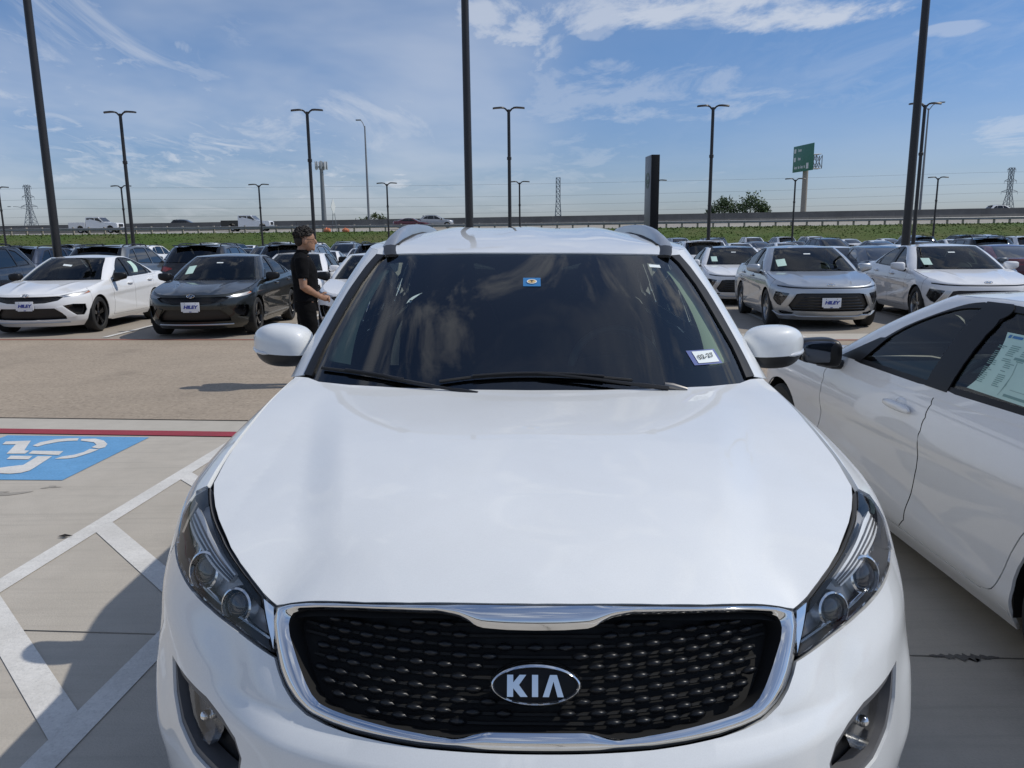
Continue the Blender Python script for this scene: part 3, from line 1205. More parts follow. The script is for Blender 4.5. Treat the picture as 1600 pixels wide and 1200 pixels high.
truss_tower((-252, 420, -3), 30.5, 8, 'lattice power tower at the far left behind the highway')
truss_tower((25.2, 420, -3), 31.5, 4.5, 'slim lattice tower without arms near the picture centre', True)
truss_tower((261.5, 420, -3), 34.0, 8, 'lattice power tower at the far right behind the highway')
for i, (z, yo, sag) in enumerate(((27.6, 0, 2.2), (22.0, 3, 2.6), (17.2, -3, 2.6), (13.0, 4, 2.0), (9.3, -4, 1.6))):
    pts = []
    for k in range(41):
        x = -700+35*k
        u = ((x+252) % 513.5)/513.5
        pts.append((x, 420+yo, z+.006*x-sag*4*u*(1-u)))
    w = obj('power_line', tube(pts, .042, 4, False), 'wire_grey')
    w['kind'] = 'stuff'
    w['label'] = 'thin power line crossing the sky between the lattice towers'

# cell tower
ct = empty('cell_tower', (-53.6, 230, -1))
tag(ct, 'tall single-pole cell tower with a crown of antennas behind the standing man', 'cell tower')
obj('mast', lathe([(.85, 0), (.45, 22.5), (.001, 22.5)], 12, 'Z'), 'galvanised', ct)
obj('platform', G().join(lathe([(1.5, 20.9), (1.6, 20.9), (1.6, 21.05), (1.5, 21.05)], 18, 'Z')).join(box((0, 0, 20.97), (3.0, .12, .12))).join(box((0, 0, 20.97), (.12, 3.0, .12))), 'galvanised', ct)
pan = mesh('antenna', box((0, 0, 0), (.45, .25, 2.2), .04))
pan.materials.append(M['cell_white'])
for k in range(9):
    a = 2*math.pi*k/9
    o = obj('antenna', pan, 'cell_white', ct)
    o.location = (1.65*math.cos(a), 1.65*math.sin(a), 21.3+.15*(k % 2))
    o.rotation_euler = (0, 0, a+math.pi/2)


def mast_light(loc, h, label, arms=((-1.2, 1.2),)):
    root = empty('highway_light', loc)
    tag(root, label, 'street light', 'highway mast lights')
    obj('pole', lathe([(.19, 0), (.16, h*.4), (.10, h-.6), (.08, h-.5), (.001, h-.5)], 10, 'Z'), 'galvanised', root)
    for dx, dz_ in arms:
        a = tube([(0, 0, h-.8), (dx*.35, 0, h-.1), (dx*.7, 0, h+.25), (dx, 0, h+.35)], .06, 6)
        am = obj('arm', a, 'galvanised', root)
        obj('lamp_head', box((dx*1.25, 0, h+.33), (.75, .3, .16), .04), 'galvanised', root)
    return root


mast_light((-20.9, 118, 1.8), 15.4, 'thin tall highway light with one arm left of the picture centre', ((-.7, 1),))
mast_light((60.5, 118, 1.8), 17.0, 'highway light with two arms half hidden behind the thick right pole', ((-1.5, 1), (1.5, 1)))
mast_light((-120, 200, -1), 9.5, 'small far street light right of the left lattice tower', ((-4.0, 1),))

# green highway sign on a cantilever
hs = empty('highway_sign', (43.1, 117.5, 1.5))
tag(hs, 'green highway direction sign on a cantilever pole above the road', 'road sign')
obj('pole', lathe([(.42, 0), (.38, 9.0), (.36, 11.3), (.001, 11.3)], 18, 'Z'), 'road_concrete', hs)
arm = G()
for zz in (8.6, 10.4):
    for yy in (-.5, .5):
        arm.join(tube([(-.6, yy, zz), (2.4, yy+1.2, zz+.25*(zz > 9))], .07, 5))
for i in range(3):
    xa, xb = -.4+i*1.0, .6+i*1.0
    for yy in (-.5, .5):
        arm.join(tube([(xa, yy+.4*(xa+.6), 8.6), (xb, yy+.4*(xb+.6), 10.5)], .05, 5))
        arm.join(tube([(xb, yy+.4*(xb+.6), 8.6), (xa, yy+.4*(xa+.6), 10.5)], .05, 5))
        arm.join(tube([(xb, yy+.4*(xb+.6), 8.6), (xb, yy+.4*(xb+.6), 10.5)], .06, 5))
obj('truss_arm', arm, 'galvanised', hs)
ang = math.atan2(-6.0, .35)
pm = Matrix.Translation((-.75, -.8, 9.95)) @ Matrix.Rotation(math.atan2(-5.8, .75), 4, 'Z')
obj('sign_panel', box((0, 0, 0), (5.9, .10, 3.7), .03).xf(pm), 'sign_green', hs)
for tx, tz, wds in ((-1.45, 1.15, (1.1,)), (-1.45, -.05, (1.0,)), (-2.4, -1.25, (.9, .55, .8, .4))):
    # the words are too far off to read: only their light strokes show
    q = G()
    x_ = tx
    for w_ in wds:
        for k in range(int(w_/.17)):
            q.join(box((x_+k*.17+.06, -.062, tz+(.05 if k == 0 else 0)), (.11, .02, .42 if k == 0 else .32)))
        x_ += w_+.2
    obj('lettering', q.xf(pm), 'sign_white', hs)
for tz in (1.15, -.05):
    obj('route_shield', prism([(-2.6, tz-.3), (-2.1, tz-.3), (-2.05, tz+.3), (-2.65, tz+.3)], -.02, 'Y', -.055).xf(pm), 'sign_white', hs)
obj('exit_tab', prism([(1.1, -1.55), (1.75, -1.55), (1.75, -.75), (1.1, -.75)], -.02, 'Y', -.055).xf(pm), 'sign_white', hs)

# dealership pylon sign
ps = empty('pylon_sign', (10.62, 60, gz(60)))
tag(ps, 'tall narrow dark pylon sign with a round emblem behind the SUV roof', 'sign')
pr = Matrix.Rotation(R(-86), 4, 'Z')
obj('tower_body', box((0, 0, 3.85), (1.75, .62, 7.7), .03).xf(pr), 'pylon_dark', ps)
obj('face_panel', box((0, -.33, 3.9), (1.70, .06, 7.55), .01).xf(pr), 'pylon_silver', ps)
em = G()
for i in range(28):
    a0, a1 = 2*math.pi*i/28, 2*math.pi*(i+1)/28
    em.add([(.58*math.cos(a0), -.47, 5.9+.58*math.sin(a0)), (.58*math.cos(a1), -.47, 5.9+.58*math.sin(a1)), (.40*math.cos(a1), -.47, 5.9+.40*math.sin(a1)), (.40*math.cos(a0), -.47, 5.9+.40*math.sin(a0))], [(0, 1, 2, 3)])
em.join(box((0, -.465, 5.9), (.8, .02, .16))).join(box((0, -.465, 5.72), (.55, .02, .12)))
obj('emblem', em.xf(pr @ Matrix.Translation((0, .09, 0))), 'emblem_green', ps)

# temporary sign seen edge-on with orange sandbags at its foot
ts = empty('temporary_sign', (-21.4, 96.9, ZT(0)))
tag(ts, 'white temporary road sign seen nearly edge-on at the guard rail', 'sign')
obj('sign_panel', prism([(0, 2.0), (.42, 3.0), (0, 4.0), (-.42, 3.0)], .05, 'Y').xf(Matrix.Rotation(R(62), 4, 'Z')), 'sign_white', ts)
for s in (-1, 1):
    obj('leg', tube([(s*.3, .1, 0), (s*.1, .05, 2.2)], .035, 6), 'galvanised', ts)
bagm = superell((0, 0, .20), (.46, .30, .26), 2.2, 16, 8)
for k, (x, lab) in enumerate(((-22.15, 'left'), (-19.9, 'right'))):
    rg = np.random.default_rng(k)
    q = G().add([(v[0]*(1+rg.normal(0, .10)), v[1], v[2]*(1+rg.normal(0, .14))) for v in bagm.V], bagm.F)
    o = obj('sandbag', q, 'orange_vinyl')
    o.location = (x, 96.3, bank(x, 96.3)-.02)
    tag(o, 'orange sandbag lying on the bank, the %s one by the white temporary sign' % lab, 'sandbag', 'orange sandbags')


# ------------------------------------------------------------------ trees
def tree(loc, crowns, trunk_h, n, leaf, label, cols, seed, name='leafy_tree', sparse=0.0):
    rg = np.random.default_rng(seed)
    root = empty(name, loc)
    tag(root, label, 'tree' if 'shrub' not in name else 'shrub', 'trees beyond the highway')
    tr = tube([(0, 0, -.3), (.05, 0, trunk_h*.5), (0, .05, trunk_h)], [.16, .12, .09], 7)
    for cx, cy, cz, r in crowns:
        tr.join(tube([(0, 0, trunk_h*.4), (cx*.5, cy*.5, (trunk_h*.5+cz)*.5), (cx, cy, cz)], [.09, .06, .03], 5))
        for k in range(5):
            d = rg.normal(size=3)
            d /= np.linalg.norm(d)
            tr.join(tube([(cx, cy, cz-r*.3), (cx+d[0]*r*.9, cy+d[1]*r*.9, cz+abs(d[2])*r*.9)], [.035, .012], 4))
    obj('trunk', tr, 'wood_bark', root)
    for ci, cm in enumerate(cols):
        V, F = [], []
        for k in range(n//len(cols)):
            cx, cy, cz, r = crowns[rg.integers(len(crowns))]
            d = rg.normal(size=3)
            d /= np.linalg.norm(d)
            rr = r*rg.uniform(.15, 1.0)**.6*(1+.32*math.sin(7*d[0]+5*d[2]+cx))*(1.25 if rg.random() < .12 else 1)
            c = np.array((cx, cy, cz))+d*rr*np.array((1, 1, .9))
            u = rg.normal(size=3)
            u /= np.linalg.norm(u)
            v = np.cross(u, rg.normal(size=3))
            v /= np.linalg.norm(v)
            s = leaf*rg.uniform(.6, 1.4)
            b = len(V)
            V += [c-u*s, c+v*s*.45, c+u*s, c-v*s*.45]
            F.append((b, b+1, b+2, b+3))
        obj('crown', G().add(V, F), cm, root, sharp=0)
    return root


mat('leaf_dark', (.060, .095, .034), .7)
mat('leaf_mid', (.095, .140, .050), .7)
mat('leaf_olive', (.085, .095, .030), .7)
tree((36.9, 137, 1.7), [(-1.7, 0, 3.2, 1.3), (0, 0, 3.5, 1.7), (1.4, .3, 3.1, 1.3), (-.3, 0, 4.2, 1.2), (-2.6, 0, 2.6, .9)], 2.6, 1900, .20, 'left one of two rounded green trees behind the highway', ('leaf_dark', 'leaf_mid'), 1)
tree((40.9, 136, 1.6), [(-1.2, 0, 3.4, 1.5), (0, 0, 4.5, 1.5), (1.5, 0, 3.6, 1.4), (2.4, .2, 2.9, 1.0)], 2.8, 2100, .20, 'right and taller one of two rounded green trees behind the highway', ('leaf_dark', 'leaf_mid'), 2)
tree((-20.9, 119.5, .8), [(-1.3, 0, 2.3, .7), (-.4, 0, 2.6, .6), (.6, 0, 3.2, .55), (1.6, 0, 2.9, .6), (2.3, 0, 2.5, .5)], 2.0, 620, .18, 'thin sparse tree behind the barrier left of the dark red car', ('leaf_olive', 'leaf_dark'), 3)
tree((41.9, 119.5, 1.6), [(0, 0, 1.75, .5), (-.6, 0, 1.5, .4)], .9, 420, .15, 'small shrub left of the highway sign pole', ('leaf_dark', 'leaf_olive'), 4, 'leafy_shrub')
tree((45.0, 119.5, 1.6), [(0, 0, 1.75, .5), (.8, 0, 1.4, .4), (1.4, 0, 1.3, .3)], .9, 420, .15, 'small shrub right of the highway sign pole', ('leaf_dark', 'leaf_olive'), 5, 'leafy_shrub')


# ------------------------------------------------------------------ parked cars
def wheel_proto(r, w, rim_mat, spokes, name='wheel'):
    """tyre, rim, spokes, hub and brake disc; axle along X, outer face at +X"""
    root = empty(name)
    h = w/2
    rr = r*.70
    tyre = lathe([(rr, -h*.8), (rr*1.06, -h), (r*.93, -h), (r*.985, -h*.86), (r, -h*.55), (r, -h*.15), (r*.985, -h*.12), (r*.985, -.0), (r, .02), (r, h*.55), (r*.985, h*.86), (r*.93, h), (rr*1.06, h), (rr, h*.8)], 40)
    obj('tyre', tyre, 'black_rubber', root)
    rim = lathe([(rr*1.01, h*.82), (rr*.965, h*.88), (rr*.94, h*.70), (rr*.92, -h*.6), (rr*.2, -h*.5)], 40)
    ro = obj('rim', rim, rim_mat, root)
    sp = G()
    for k in range(spokes):
        a = 2*math.pi*k/spokes
        for da in (-.09, .09):
            m = Matrix.Rotation(a+da*1.0, 4, 'X')
            q = G()
            w0, w1 = .020, .030
            V = [(h*.55, -w0, rr*.12), (h*.55, w0, rr*.12), (h*.72, w1*.8, rr*.95), (h*.72, -w1*.8, rr*.95), (h*.2, -w0*1.2, rr*.12), (h*.2, w0*1.2, rr*.12), (h*.35, w1, rr*.95), (h*.35, -w1, rr*.95)]
            q.add(V, [(0, 1, 2, 3), (7, 6, 5, 4), (0, 4, 5, 1), (1, 5, 6, 2), (2, 6, 7, 3), (3, 7, 4, 0)])
            sp.join(q.xf(m))
    obj('spokes', sp, rim_mat, ro)
    obj('hub', lathe([(rr*.20, h*.2), (rr*.20, h*.58), (rr*.15, h*.64), (.001, h*.64)], 20), rim_mat, ro)
    obj('brake_disc', lathe([(rr*.72, -h*.3), (rr*.72, -h*.2), (.001, -h*.2)], 24), 'grey_plastic', root)
    return root


def emblem_oval(w, h):
    """oval ring with a slanted H, in the XY plane"""
    g = G()
    n = 36
    for i in range(n):
        a0, a1 = 2*math.pi*i/n, 2*math.pi*(i+1)/n
        V = []
        for a in (a0, a1):
            for k, z in ((1.0, 0), (.94, .006), (.84, 0)):
                V.append((w*k*math.cos(a), h*k*math.sin(a), z))
        g.add(V, [(0, 3, 4, 1), (1, 4, 5, 2)])
    for s in (-1, 1):
        g.join(prism([(s*w*.38-w*.13-w*.16, -h*.72), (s*w*.38+w*.09-w*.16, -h*.72), (s*w*.38+w*.13+w*.16, h*.72), (s*w*.38-w*.09+w*.16, h*.72)], .006, 'Z'))
    g.join(prism([(-w*.45, -h*.22), (w*.40, -h*.02), (w*.45, h*.22), (-w*.40, h*.02)], .006, 'Z'))
    return g


def side_pts(B, pts, closed_=False):
    """('f',x,z) front, ('s',y,z) side, ('r',x,z) rear -> domain points"""
    out = []
    n = len(pts)
    for i, (k, a, z) in enumerate(pts):
        fn = {'f': B.fx, 's': B.sy, 'r': B.rx}[k]
        out.append((fn(a, z), z))
        if i == n-1 and not closed_:
            break
        k2, a2, z2 = pts[(i+1) % n]
        m = int(math.hypot(a2-a, z2-z)/.06) if k2 == k else 0
        for j in range(1, m):
            t = j/m
            zz = z+(z2-z)*t
            out.append((fn(a+(a2-a)*t, zz), zz))
    return out


def arch(yc, zc, r, y_from, y_to, n=12, up=True):
    """points along a wheel arch from y_from to y_to (through the top)"""
    a0 = math.acos(max(-1, min(1, (y_from-yc)/r)))
    a1 = math.acos(max(-1, min(1, (y_to-yc)/r)))
    return [('s', yc+r*math.cos(a0+(a1-a0)*i/n), zc+r*math.sin(a0+(a1-a0)*i/n)) for i in range(n+1)]


def shrink(poly, d):
    P = np.array(poly, float)
    a = 0.5*np.sum(P[:, 0]*np.roll(P[:, 1], -1)-np.roll(P[:, 0], -1)*P[:, 1])
    t = np.roll(P, -1, 0)-P
    t /= np.maximum(np.linalg.norm(t, axis=1, keepdims=True), 1e-9)
    nrm_ = np.stack([-t[:, 1], t[:, 0]], 1)*(1 if a > 0 else -1)
    b = nrm_+np.roll(nrm_, 1, 0)
    b /= np.maximum(np.linalg.norm(b, axis=1, keepdims=True), .35)
    return [tuple(p) for p in P+b*d]


def build_car(spec, lite=False):
    """returns a root Empty with all parts; painted parts carry object-level paint"""
    S = spec
    L, Gh = S['L'], S['G']
    res = .05 if lite else S.get('res', .035)
    parts = []                                  # (name, geo, material, parent key)
    fl = .0 if lite else .012

    def P(name, g, m, par=None, key=None):
        parts.append((name, g, m, par, key or name))

    def pl(B, pts, holes=(), off=0., r=None, flange=None):
        return patch(B, side_pts(B, pts, True), [side_pts(B, h, True) for h in holes], r or res, off, fl if flange is None else flange)

    def full(pts_half):
        """half outline (starting and ending on the centre line) -> closed full outline in the domain"""
        h = pts_half
        return h, [(-a, b) for a, b in reversed(h) if abs(a) > 1e-6]

    def plf(B, pts, holes=(), off=0., r=None, flange=None):
        h, m = full(side_pts(B, pts))
        hs_ = []
        for q in holes:
            mid_ = abs(q[0][1]) < 1e-6 and q[0][0] == 'f'
            qq = side_pts(B, q, not mid_)
            if mid_:
                a, b = full(qq)
                hs_.append(a+b)
            else:
                hs_.append(qq)
                hs_.append([(-a, b) for a, b in reversed(qq)])
        return patch(B, h+m, hs_, r or res, off, fl if flange is None else flange)
    yf, yr, rw, ra, zs = S['yf'], S['yr'], S['rw'], S['ra'], S['zs']
    za = rw+.005
    # ---- front end
    he_f, he_s = S['hood_front'], S['hood_side']
    top = [('f', x, z) for x, z in he_f]+[('s', y, z) for y, z in he_s]
    ysm = S['seam']
    zsm = float(np.interp(ysm, [p[0] for p in he_s], [p[1] for p in he_s]))
    pre = [('f', x, z) for x, z in he_f]+[('s', y, z) for y, z in he_s if y < ysm-.02]
    afz = za+math.sqrt(max(0, ra**2-(ysm-yf)**2))
    bump = pre+[('s', ysm-.002, zsm), ('s', ysm-.002, afz)]+arch(yf, za, ra, ysm-.002, yf-ra+.001, 8)[1:]+[('s', yf-ra-.005, S['zb']+.06), ('f', S['W0']*.80, S['zb']), ('f', 0, S['zb'])]
    P('front_bumper', plf(L, bump, S['front_holes']), 'paint')
    for nm, m_, q, off in S['front_inserts']:
        if abs(q[0][1]) < 1e-6 and q[0][0] == 'f':
            P(nm, plf(L, q, (), off, flange=0), m_)
        else:
            g = pl(L, q, (), off, flange=0)
            P(nm, g, m_)
            P(nm, g.mirror(), m_)
    P('bumper_backing', plf(L, [('f', 0, .66), ('f', S['W0']*.7, .68), ('s', yf-ra-.02, .60), ('s', yf-ra-.02, S['zb']+.1), ('f', S['W0']*.7, S['zb']+.02), ('f', 0, S['zb']+.02)], (), -.07, .08, 0), 'void_black')
    # ---- hood
    pts3 = []
    edge = side_pts(L, top)
    E3 = L.P(np.array([e[0] for e in edge]), np.array([e[1] for e in edge]))
    bk = side_pts(Gh, S['cowl'])
    B3 = Gh.P(np.array([e[0] for e in bk]), np.array([e[1] for e in bk]))
    for q in list(E3)+list(B3):
        pts3.append(q)
        if q[0] > 1e-6:
            pts3.append((-q[0], q[1], q[2]))
    for y, z in S['hood_mid']:
        pts3.append((0, y, z))
    hc = Cap(pts3, S.get('hood_extra'), 1e-3)
    half = [(p[0], p[1]) for p in E3]+[(p[0], p[1]) for p in B3]
    # keep the hood inset by a panel gap
    outl = half+[(-x, y) for x, y in reversed(half) if x > 1e-6]
    P('hood', patch(hc, shrink(outl, .004), (), res, .002, fl), 'paint')
    # ---- fenders, doors, quarters
    belt = S['belt']
    bz_ = lambda y: float(np.interp(y, [b[0] for b in belt], [b[1] for b in belt]))
    d1, d2, d3 = S['doors']
    g_ = .0035
    hs2 = [('s', y, z-.003) for y, z in he_s if ysm+.03 < y < d1-.02]
    fender = [('s', ysm+g_, zsm-.003)]+hs2+[('s', d1-g_, bz_(d1)), ('s', d1+.02-g_, .55), ('s', d1-.05-g_, zs+.01), ('s', d1-.06, S['zb']+.03), ('s', yf+ra, S['zb']+.05)]+arch(yf, za, ra, yf+ra, ysm+g_, 14)
    fg = pl(L, fender)
    fd = [('s', d1+g_, bz_(d1))]+[('s', y, z) for y, z in belt if d1+.05 < y < d2-.05]+[('s', d2-g_, bz_(d2)), ('s', d2-.01-g_, .6), ('s', d2-.06, zs+.06), ('s', d2-.12, zs+g_), ('s', d1-.05+g_, zs+g_), ('s', d1+.02+g_, .55)]
    rde = curve([(d3, bz_(d3)), (d3-.05, .93), (d3-.12, .82), (yr-ra*.80, za+ra*.84), (yr-ra-.012, za+ra*.50), (yr-ra-.055, za+.06), (yr-ra-.10, zs+.035), (yr-ra-.19, zs+.004)], 4)
    rd = [('s', d2+g_, bz_(d2))]+[('s', y, z) for y, z in belt if d2+.05 < y < d3-.05]+[*[('s', a-g_, b) for a, b in rde], ('s', d2-.12+g_*2, zs+g_), ('s', d2-.06+g_*2, zs+.06), ('s', d2-.01+g_, .6)]
    sill = [('s', d1-.05, zs-g_), ('s', yr-ra-.14, zs-g_), ('s', yr-ra-.028, zs-.024), ('s', yr-ra-.018, S['zb']+.02), ('s', d1-.058, S['zb']+.02)]
    ye = S['yend']
    qt = [('s', d3+g_, bz_(d3))]+[('s', y, z) for y, z in belt if y > d3+.05]+[('s', ye-g_, bz_(ye)), ('s', ye-g_, .62), ('s', yr+math.sqrt(ra**2-.18**2), za+.18)]+arch(yr, za, ra, yr+math.sqrt(ra**2-.18**2), yr-ra, 16)[1:]+[('s', yr-ra-.012, S['zb']+.03), ('s', yr-ra-.022, zs-.018), ('s', yr-ra-.165, zs-.004)]+[('s', a+g_, b) for a, b in reversed(rde[1:-1])]
    for nm, poly in (('front_fender', fender), ('front_door', fd), ('rear_door', rd), ('sill', sill), ('rear_quarter', qt)):
        g = pl(L, poly)
        P(nm, g, 'paint')
        P(nm, g.mirror(), 'paint', key=nm+'_m')
    for dn, yh in (('front_door', d2-.22), ('rear_door', d3-.30)):
        zh = bz_(yh)-.115
        if lite:
            break
        q = L.P(np.array([L.sy(yh, zh)]), np.array([zh]))[0]
        g = superell((q[0]+.022, yh, zh), (.020, .120, .020), 2.6, 18, 8)
        cup = superell((q[0]-.012, yh-.005, zh), (.017, .055, .040), 2.2, 16, 8)
        P('door_handle', g, 'paint', dn)
        P('door_handle', g.mirror(), 'paint', dn+'_m')
        P('handle_recess', cup, 'paint', dn)
        P('handle_recess', cup.mirror(), 'paint', dn+'_m')
    # ---- rear end
    rb_top = [('s', ye+g_, bz_(ye))]+[('r', x, z) for x, z in S['deck_rear']]
    tl = S['tail']
    rb = rb_top+[('r', 0, S['zb']+.10), ('r', S['W0']*.7, S['zb']+.08), ('s', yr+ra+.02, S['zb']+.06)]+arch(yr, za, ra, yr+ra, yr+math.sqrt(ra**2-.18**2)+.003, 5)+[('s', ye+g_, .62)]
    rbg = pl(L, rb, [tl])
    P('rear_bumper', both(rbg), 'paint')
    tg = pl(L, tl, (), -.006, flange=0)
    P('tail_light', tg, 'red_lens')
    P('tail_light', tg.mirror(), 'red_lens')
    # ---- greenhouse
    ws = S['ws_edge']                           # (x,z) up the windshield side
    wt = S['ws_top']                            # z along the top
    rg_ = S['rg_edge']                          # (x,z) up the rear window side, from the bottom
    roof_s = S['roof_side']                     # (y,z)
    frame_p = [('f', x, z) for x, z in ws]+[('s', y, z) for y, z in roof_s]+[('r', x, z) for x, z in reversed(rg_)]+[('s', y, z-.03) for y, z in reversed(belt) if y < S['belt_end']]
    wins = S['windows']
    fp = side_pts(Gh, frame_p)
    wp = [side_pts(Gh, w, True) for w in wins]
    g = patch(Gh, fp, [shrink(w, -.022) for w in wp], res, 0., fl)
    P('cabin_frame', both(g), S.get('pillar_mat', 'paint'))
    if not lite:
        P('cabin_lining', both(patch(Gh, fp, [shrink(w, .004) for w in wp], .07, -.020, 0)), 'lining')
    for w in wp:
        tr = patch(Gh, shrink(w, -.022), [shrink(w, .004)], res, -.001, fl*.5)
        P('window_trim', tr, 'pillar_black')
        P('window_trim', tr.mirror(), 'pillar_black')
    for q in S.get('black_patches', []):
        tr = pl(Gh, q, (), .003, flange=fl*.5)
        P('pillar_cover', tr, 'pillar_black')
        P('pillar_cover', tr.mirror(), 'pillar_black')
    for i, w in enumerate(wp):
        gg_ = patch(Gh, w, (), res*1.5, -.008, 0)
        gm = S['glass'][i]
        P('side_window', gg_, gm)
        P('side_window', gg_.mirror(), gm)
    # windshield
    wpoly = [('f', 0, ws[0][1]-.004)]+[('f', x-.008, z) for x, z in ws]+[('f', 0, wt)]
    P('windshield', plf(Gh, wpoly, (), -.004, flange=0), S.get('ws_glass', 'window_glass'))
    fr_o = [('f', 0, ws[0][1]-.004)]+[('f', x-.006, z) for x, z in ws]+[('f', 0, wt)]
    fr_i = [('f', 0, ws[0][1]+.035)]+[('f', ws[0][0]-.045, ws[0][1]+.04)]+[('f', x-.04, z) for x, z in ws[1:-1]]+[('f', ws[-1][0]-.06, wt-.022), ('f', 0, wt-.022)]
    h, m = full(side_pts(Gh, fr_o))
    h2, m2 = full(side_pts(Gh, fr_i))
    P('windshield_border', patch(Gh, h+m, [h2+m2], res, -.012, 0), 'gloss_black')
    P('cowl', plf(Gh, [('f', 0, ws[0][1]-.06), ('f', ws[0][0]+.02, ws[0][1]-.06), ('f', ws[0][0]+.015, ws[0][1]+.01), ('f', 0, ws[0][1]+.006)], (), -.016, flange=0), 'black_plastic')
    # rear window
    rp = [('r', 0.0001, rg_[0][1])]+[('r', x-.004, z) for x, z in rg_]+[('r', 0.0001, rg_[-1][1])]
    rgl = pl(Gh, rp, (), -.003, flange=0)
    P('rear_window', both(rgl), 'dark_window_glass')
    # ---- roof
    rpts = []
    rb_dom = [('f', 0, wt)]+[('f', x, z) for x, z in (ws[-1],)]+[('s', y, z) for y, z in roof_s]+[('r', rg_[-1][0], rg_[-1][1]), ('r', 0.0001, rg_[-1][1])]
    dd = side_pts(Gh, rb_dom)
    # densify along the edges so that the roof follows windshield and rear window
    dens = []
    for a, b in zip(dd[:-1], dd[1:]):
        for t in np.linspace(0, 1, 7)[:-1]:
            dens.append((a[0]+(b[0]-a[0])*t, a[1]+(b[1]-a[1])*t))
    dens.append(dd[-1])
    R3 = Gh.P(np.array([e[0] for e in dens]), np.array([e[1] for e in dens]))
    for q in R3:
        rpts.append(q)
        if q[0] > 1e-3:
            rpts.append((-q[0], q[1], q[2]))
    rpts += [(0, y, z) for y, z in S['roof_mid']]
    rc = Cap(rpts, None, 1e-3)
    half = [(float(q[0]), float(q[1])) for q in R3]
    outl = half+[(-x, y) for x, y in reversed(half) if x > 1e-3]
    P('roof', patch(rc, outl, (), res, .001, fl), S.get('roof_mat', 'paint'))
    hl = patch(rc, shrink(outl, .05), (), .12, -.05, 0)
    P('headliner', hl, 'headliner')
    # ---- rear deck
    if S.get('deck_mid'):
        dpts = []
        e1 = side_pts(L, [('s', y, z) for y, z in belt if y >= S['belt_end']-.3]+[('s', ye, bz_(ye))]+[('r', x, z) for x, z in S['deck_rear']])
        D3 = L.P(np.array([e[0] for e in e1]), np.array([e[1] for e in e1]))
        e2 = side_pts(Gh, [('r', 0.0001, rg_[0][1]), ('r', rg_[0][0]*.6, rg_[0][1]), ('r', rg_[0][0], rg_[0][1])])
        F3 = Gh.P(np.array([e[0] for e in e2]), np.array([e[1] for e in e2]))
        for q in list(D3)+list(F3):
            dpts.append(q)
            dpts.append((-q[0]-1e-4, q[1], q[2]))
        dpts += [(0, y, z) for y, z in S['deck_mid']]
        dc = Cap(dpts, None, 1e-3)
        half = [(float(max(q[0], 0)), float(q[1])) for q in list(F3)+list(D3)]
        outl = half+[(-x, y) for x, y in reversed(half) if x > 1e-3]
        P('trunk_lid', patch(dc, outl, (), res, .002, fl), 'paint')
    # ---- mirrors
    mx, my, mz = S['mirror']
    sc_ = S.get('mirror_scale', 1.)
    mg = G()
    V = []
    sh = superell((0, 0, 0), (.125*sc_, .070*sc_, .076*sc_), 3.8, 28, 14)
    for x, y, z in sh.V:
        t = x/(.125*sc_)
        V.append((x, y*(1-.28*t)+.025*t*t, z*(1-.22*t)+.012*t))
    mg.add(V, sh.F)
    mg = mg.xf(Matrix.Translation((mx, my, mz)))
    armg = tube([(mx-.20*sc_, my+.03, mz-.085), (mx-.10*sc_, my+.02, mz-.075), (mx-.02, my+.01, mz-.05)], [.026, .03, .036], 8)
    gl_ = superell((mx+.002, my+.070*sc_, mz+.004), (.104*sc_, .012, .062*sc_), 4.5, 24, 8)
    for f_ in (lambda q: q, lambda q: q.mirror()):
        k = 'mirror' if f_(mg) is mg else 'mirror_m'
        P('mirror', f_(mg), S.get('mirror_mat', 'gloss_black'), key=k)
        P('mirror_arm', f_(armg), 'black_plastic', k)
        P('mirror_glass', f_(gl_), 'mirror_glass', k)
    # ---- insides
    zi = S['belt'][0][1]
    yc0 = S['cowl'][0][2] if False else float(B3[0][1])
    w0 = S['W0']
    inn = G()
    inn.join(box((0, yc0+.42, zi-.10), (w0*1.55, .55, .16), .05))
    inn.join(box((.36, yc0+.66, zi-.03), (.34, .18, .10), .04))
    P('dashboard', inn, 'dark_trim')
    tor = G()
    n = 24
    cx, cyy, czz = .36, yc0+.83, zi-.04
    path = [(cx+.18*math.cos(2*math.pi*i/n), cyy+.18*math.sin(2*math.pi*i/n)*.42, czz+.18*math.sin(2*math.pi*i/n)*.9) for i in range(n+1)]
    tor.join(tube(path, .016, 8, False)).join(tube([(cx-.17, cyy, czz), (cx, cyy-.03, czz-.02), (cx+.17, cyy, czz)], .02, 6))
    P('steering_wheel', tor, 'dark_trim')
    seats = G()
    for sx in (-.37, .37):
        ys_ = S['seat_y']
        b = superell((sx, ys_+.12, zi-.10), (.24, .085, .36), 3.2, 20, 12)
        b = G().add([(x, y+.35*(z-zi+.3), z) for x, y, z in b.V], b.F)
        seats.join(b)
        seats.join(superell((sx, ys_+.33, zi+.30), (.13, .05, .085), 3., 16, 8))
        seats.join(superell((sx, ys_-.15, zi-.45), (.25, .28, .10), 3., 16, 8))
    yb_ = S['seat_y']+.98
    seats.join(superell((0, yb_+.12, zi-.12), (w0*.72, .10, .34), 4., 24, 10))
    P('seats', seats, 'seat_cloth')
    tub = G()
    tl_ = pl(L, [('s', d1-.1, bz_(d1)-.012), ('s', d2, bz_(d2)-.012), ('s', d3, bz_(d3)-.012), ('s', ye-.1, bz_(ye)-.03), ('s', ye-.1, .35), ('s', d1-.1, .30)], (), -.075, .15, 0)
    tub.join(both(tl_))
    tub.join(box((0, (yf+yr)/2+.1, S['zb']+.07), (w0*1.5, yr-yf-.8, .04)))
    tub.join(box((0, yc0+.18, .58), (w0*1.5, .05, .62)))
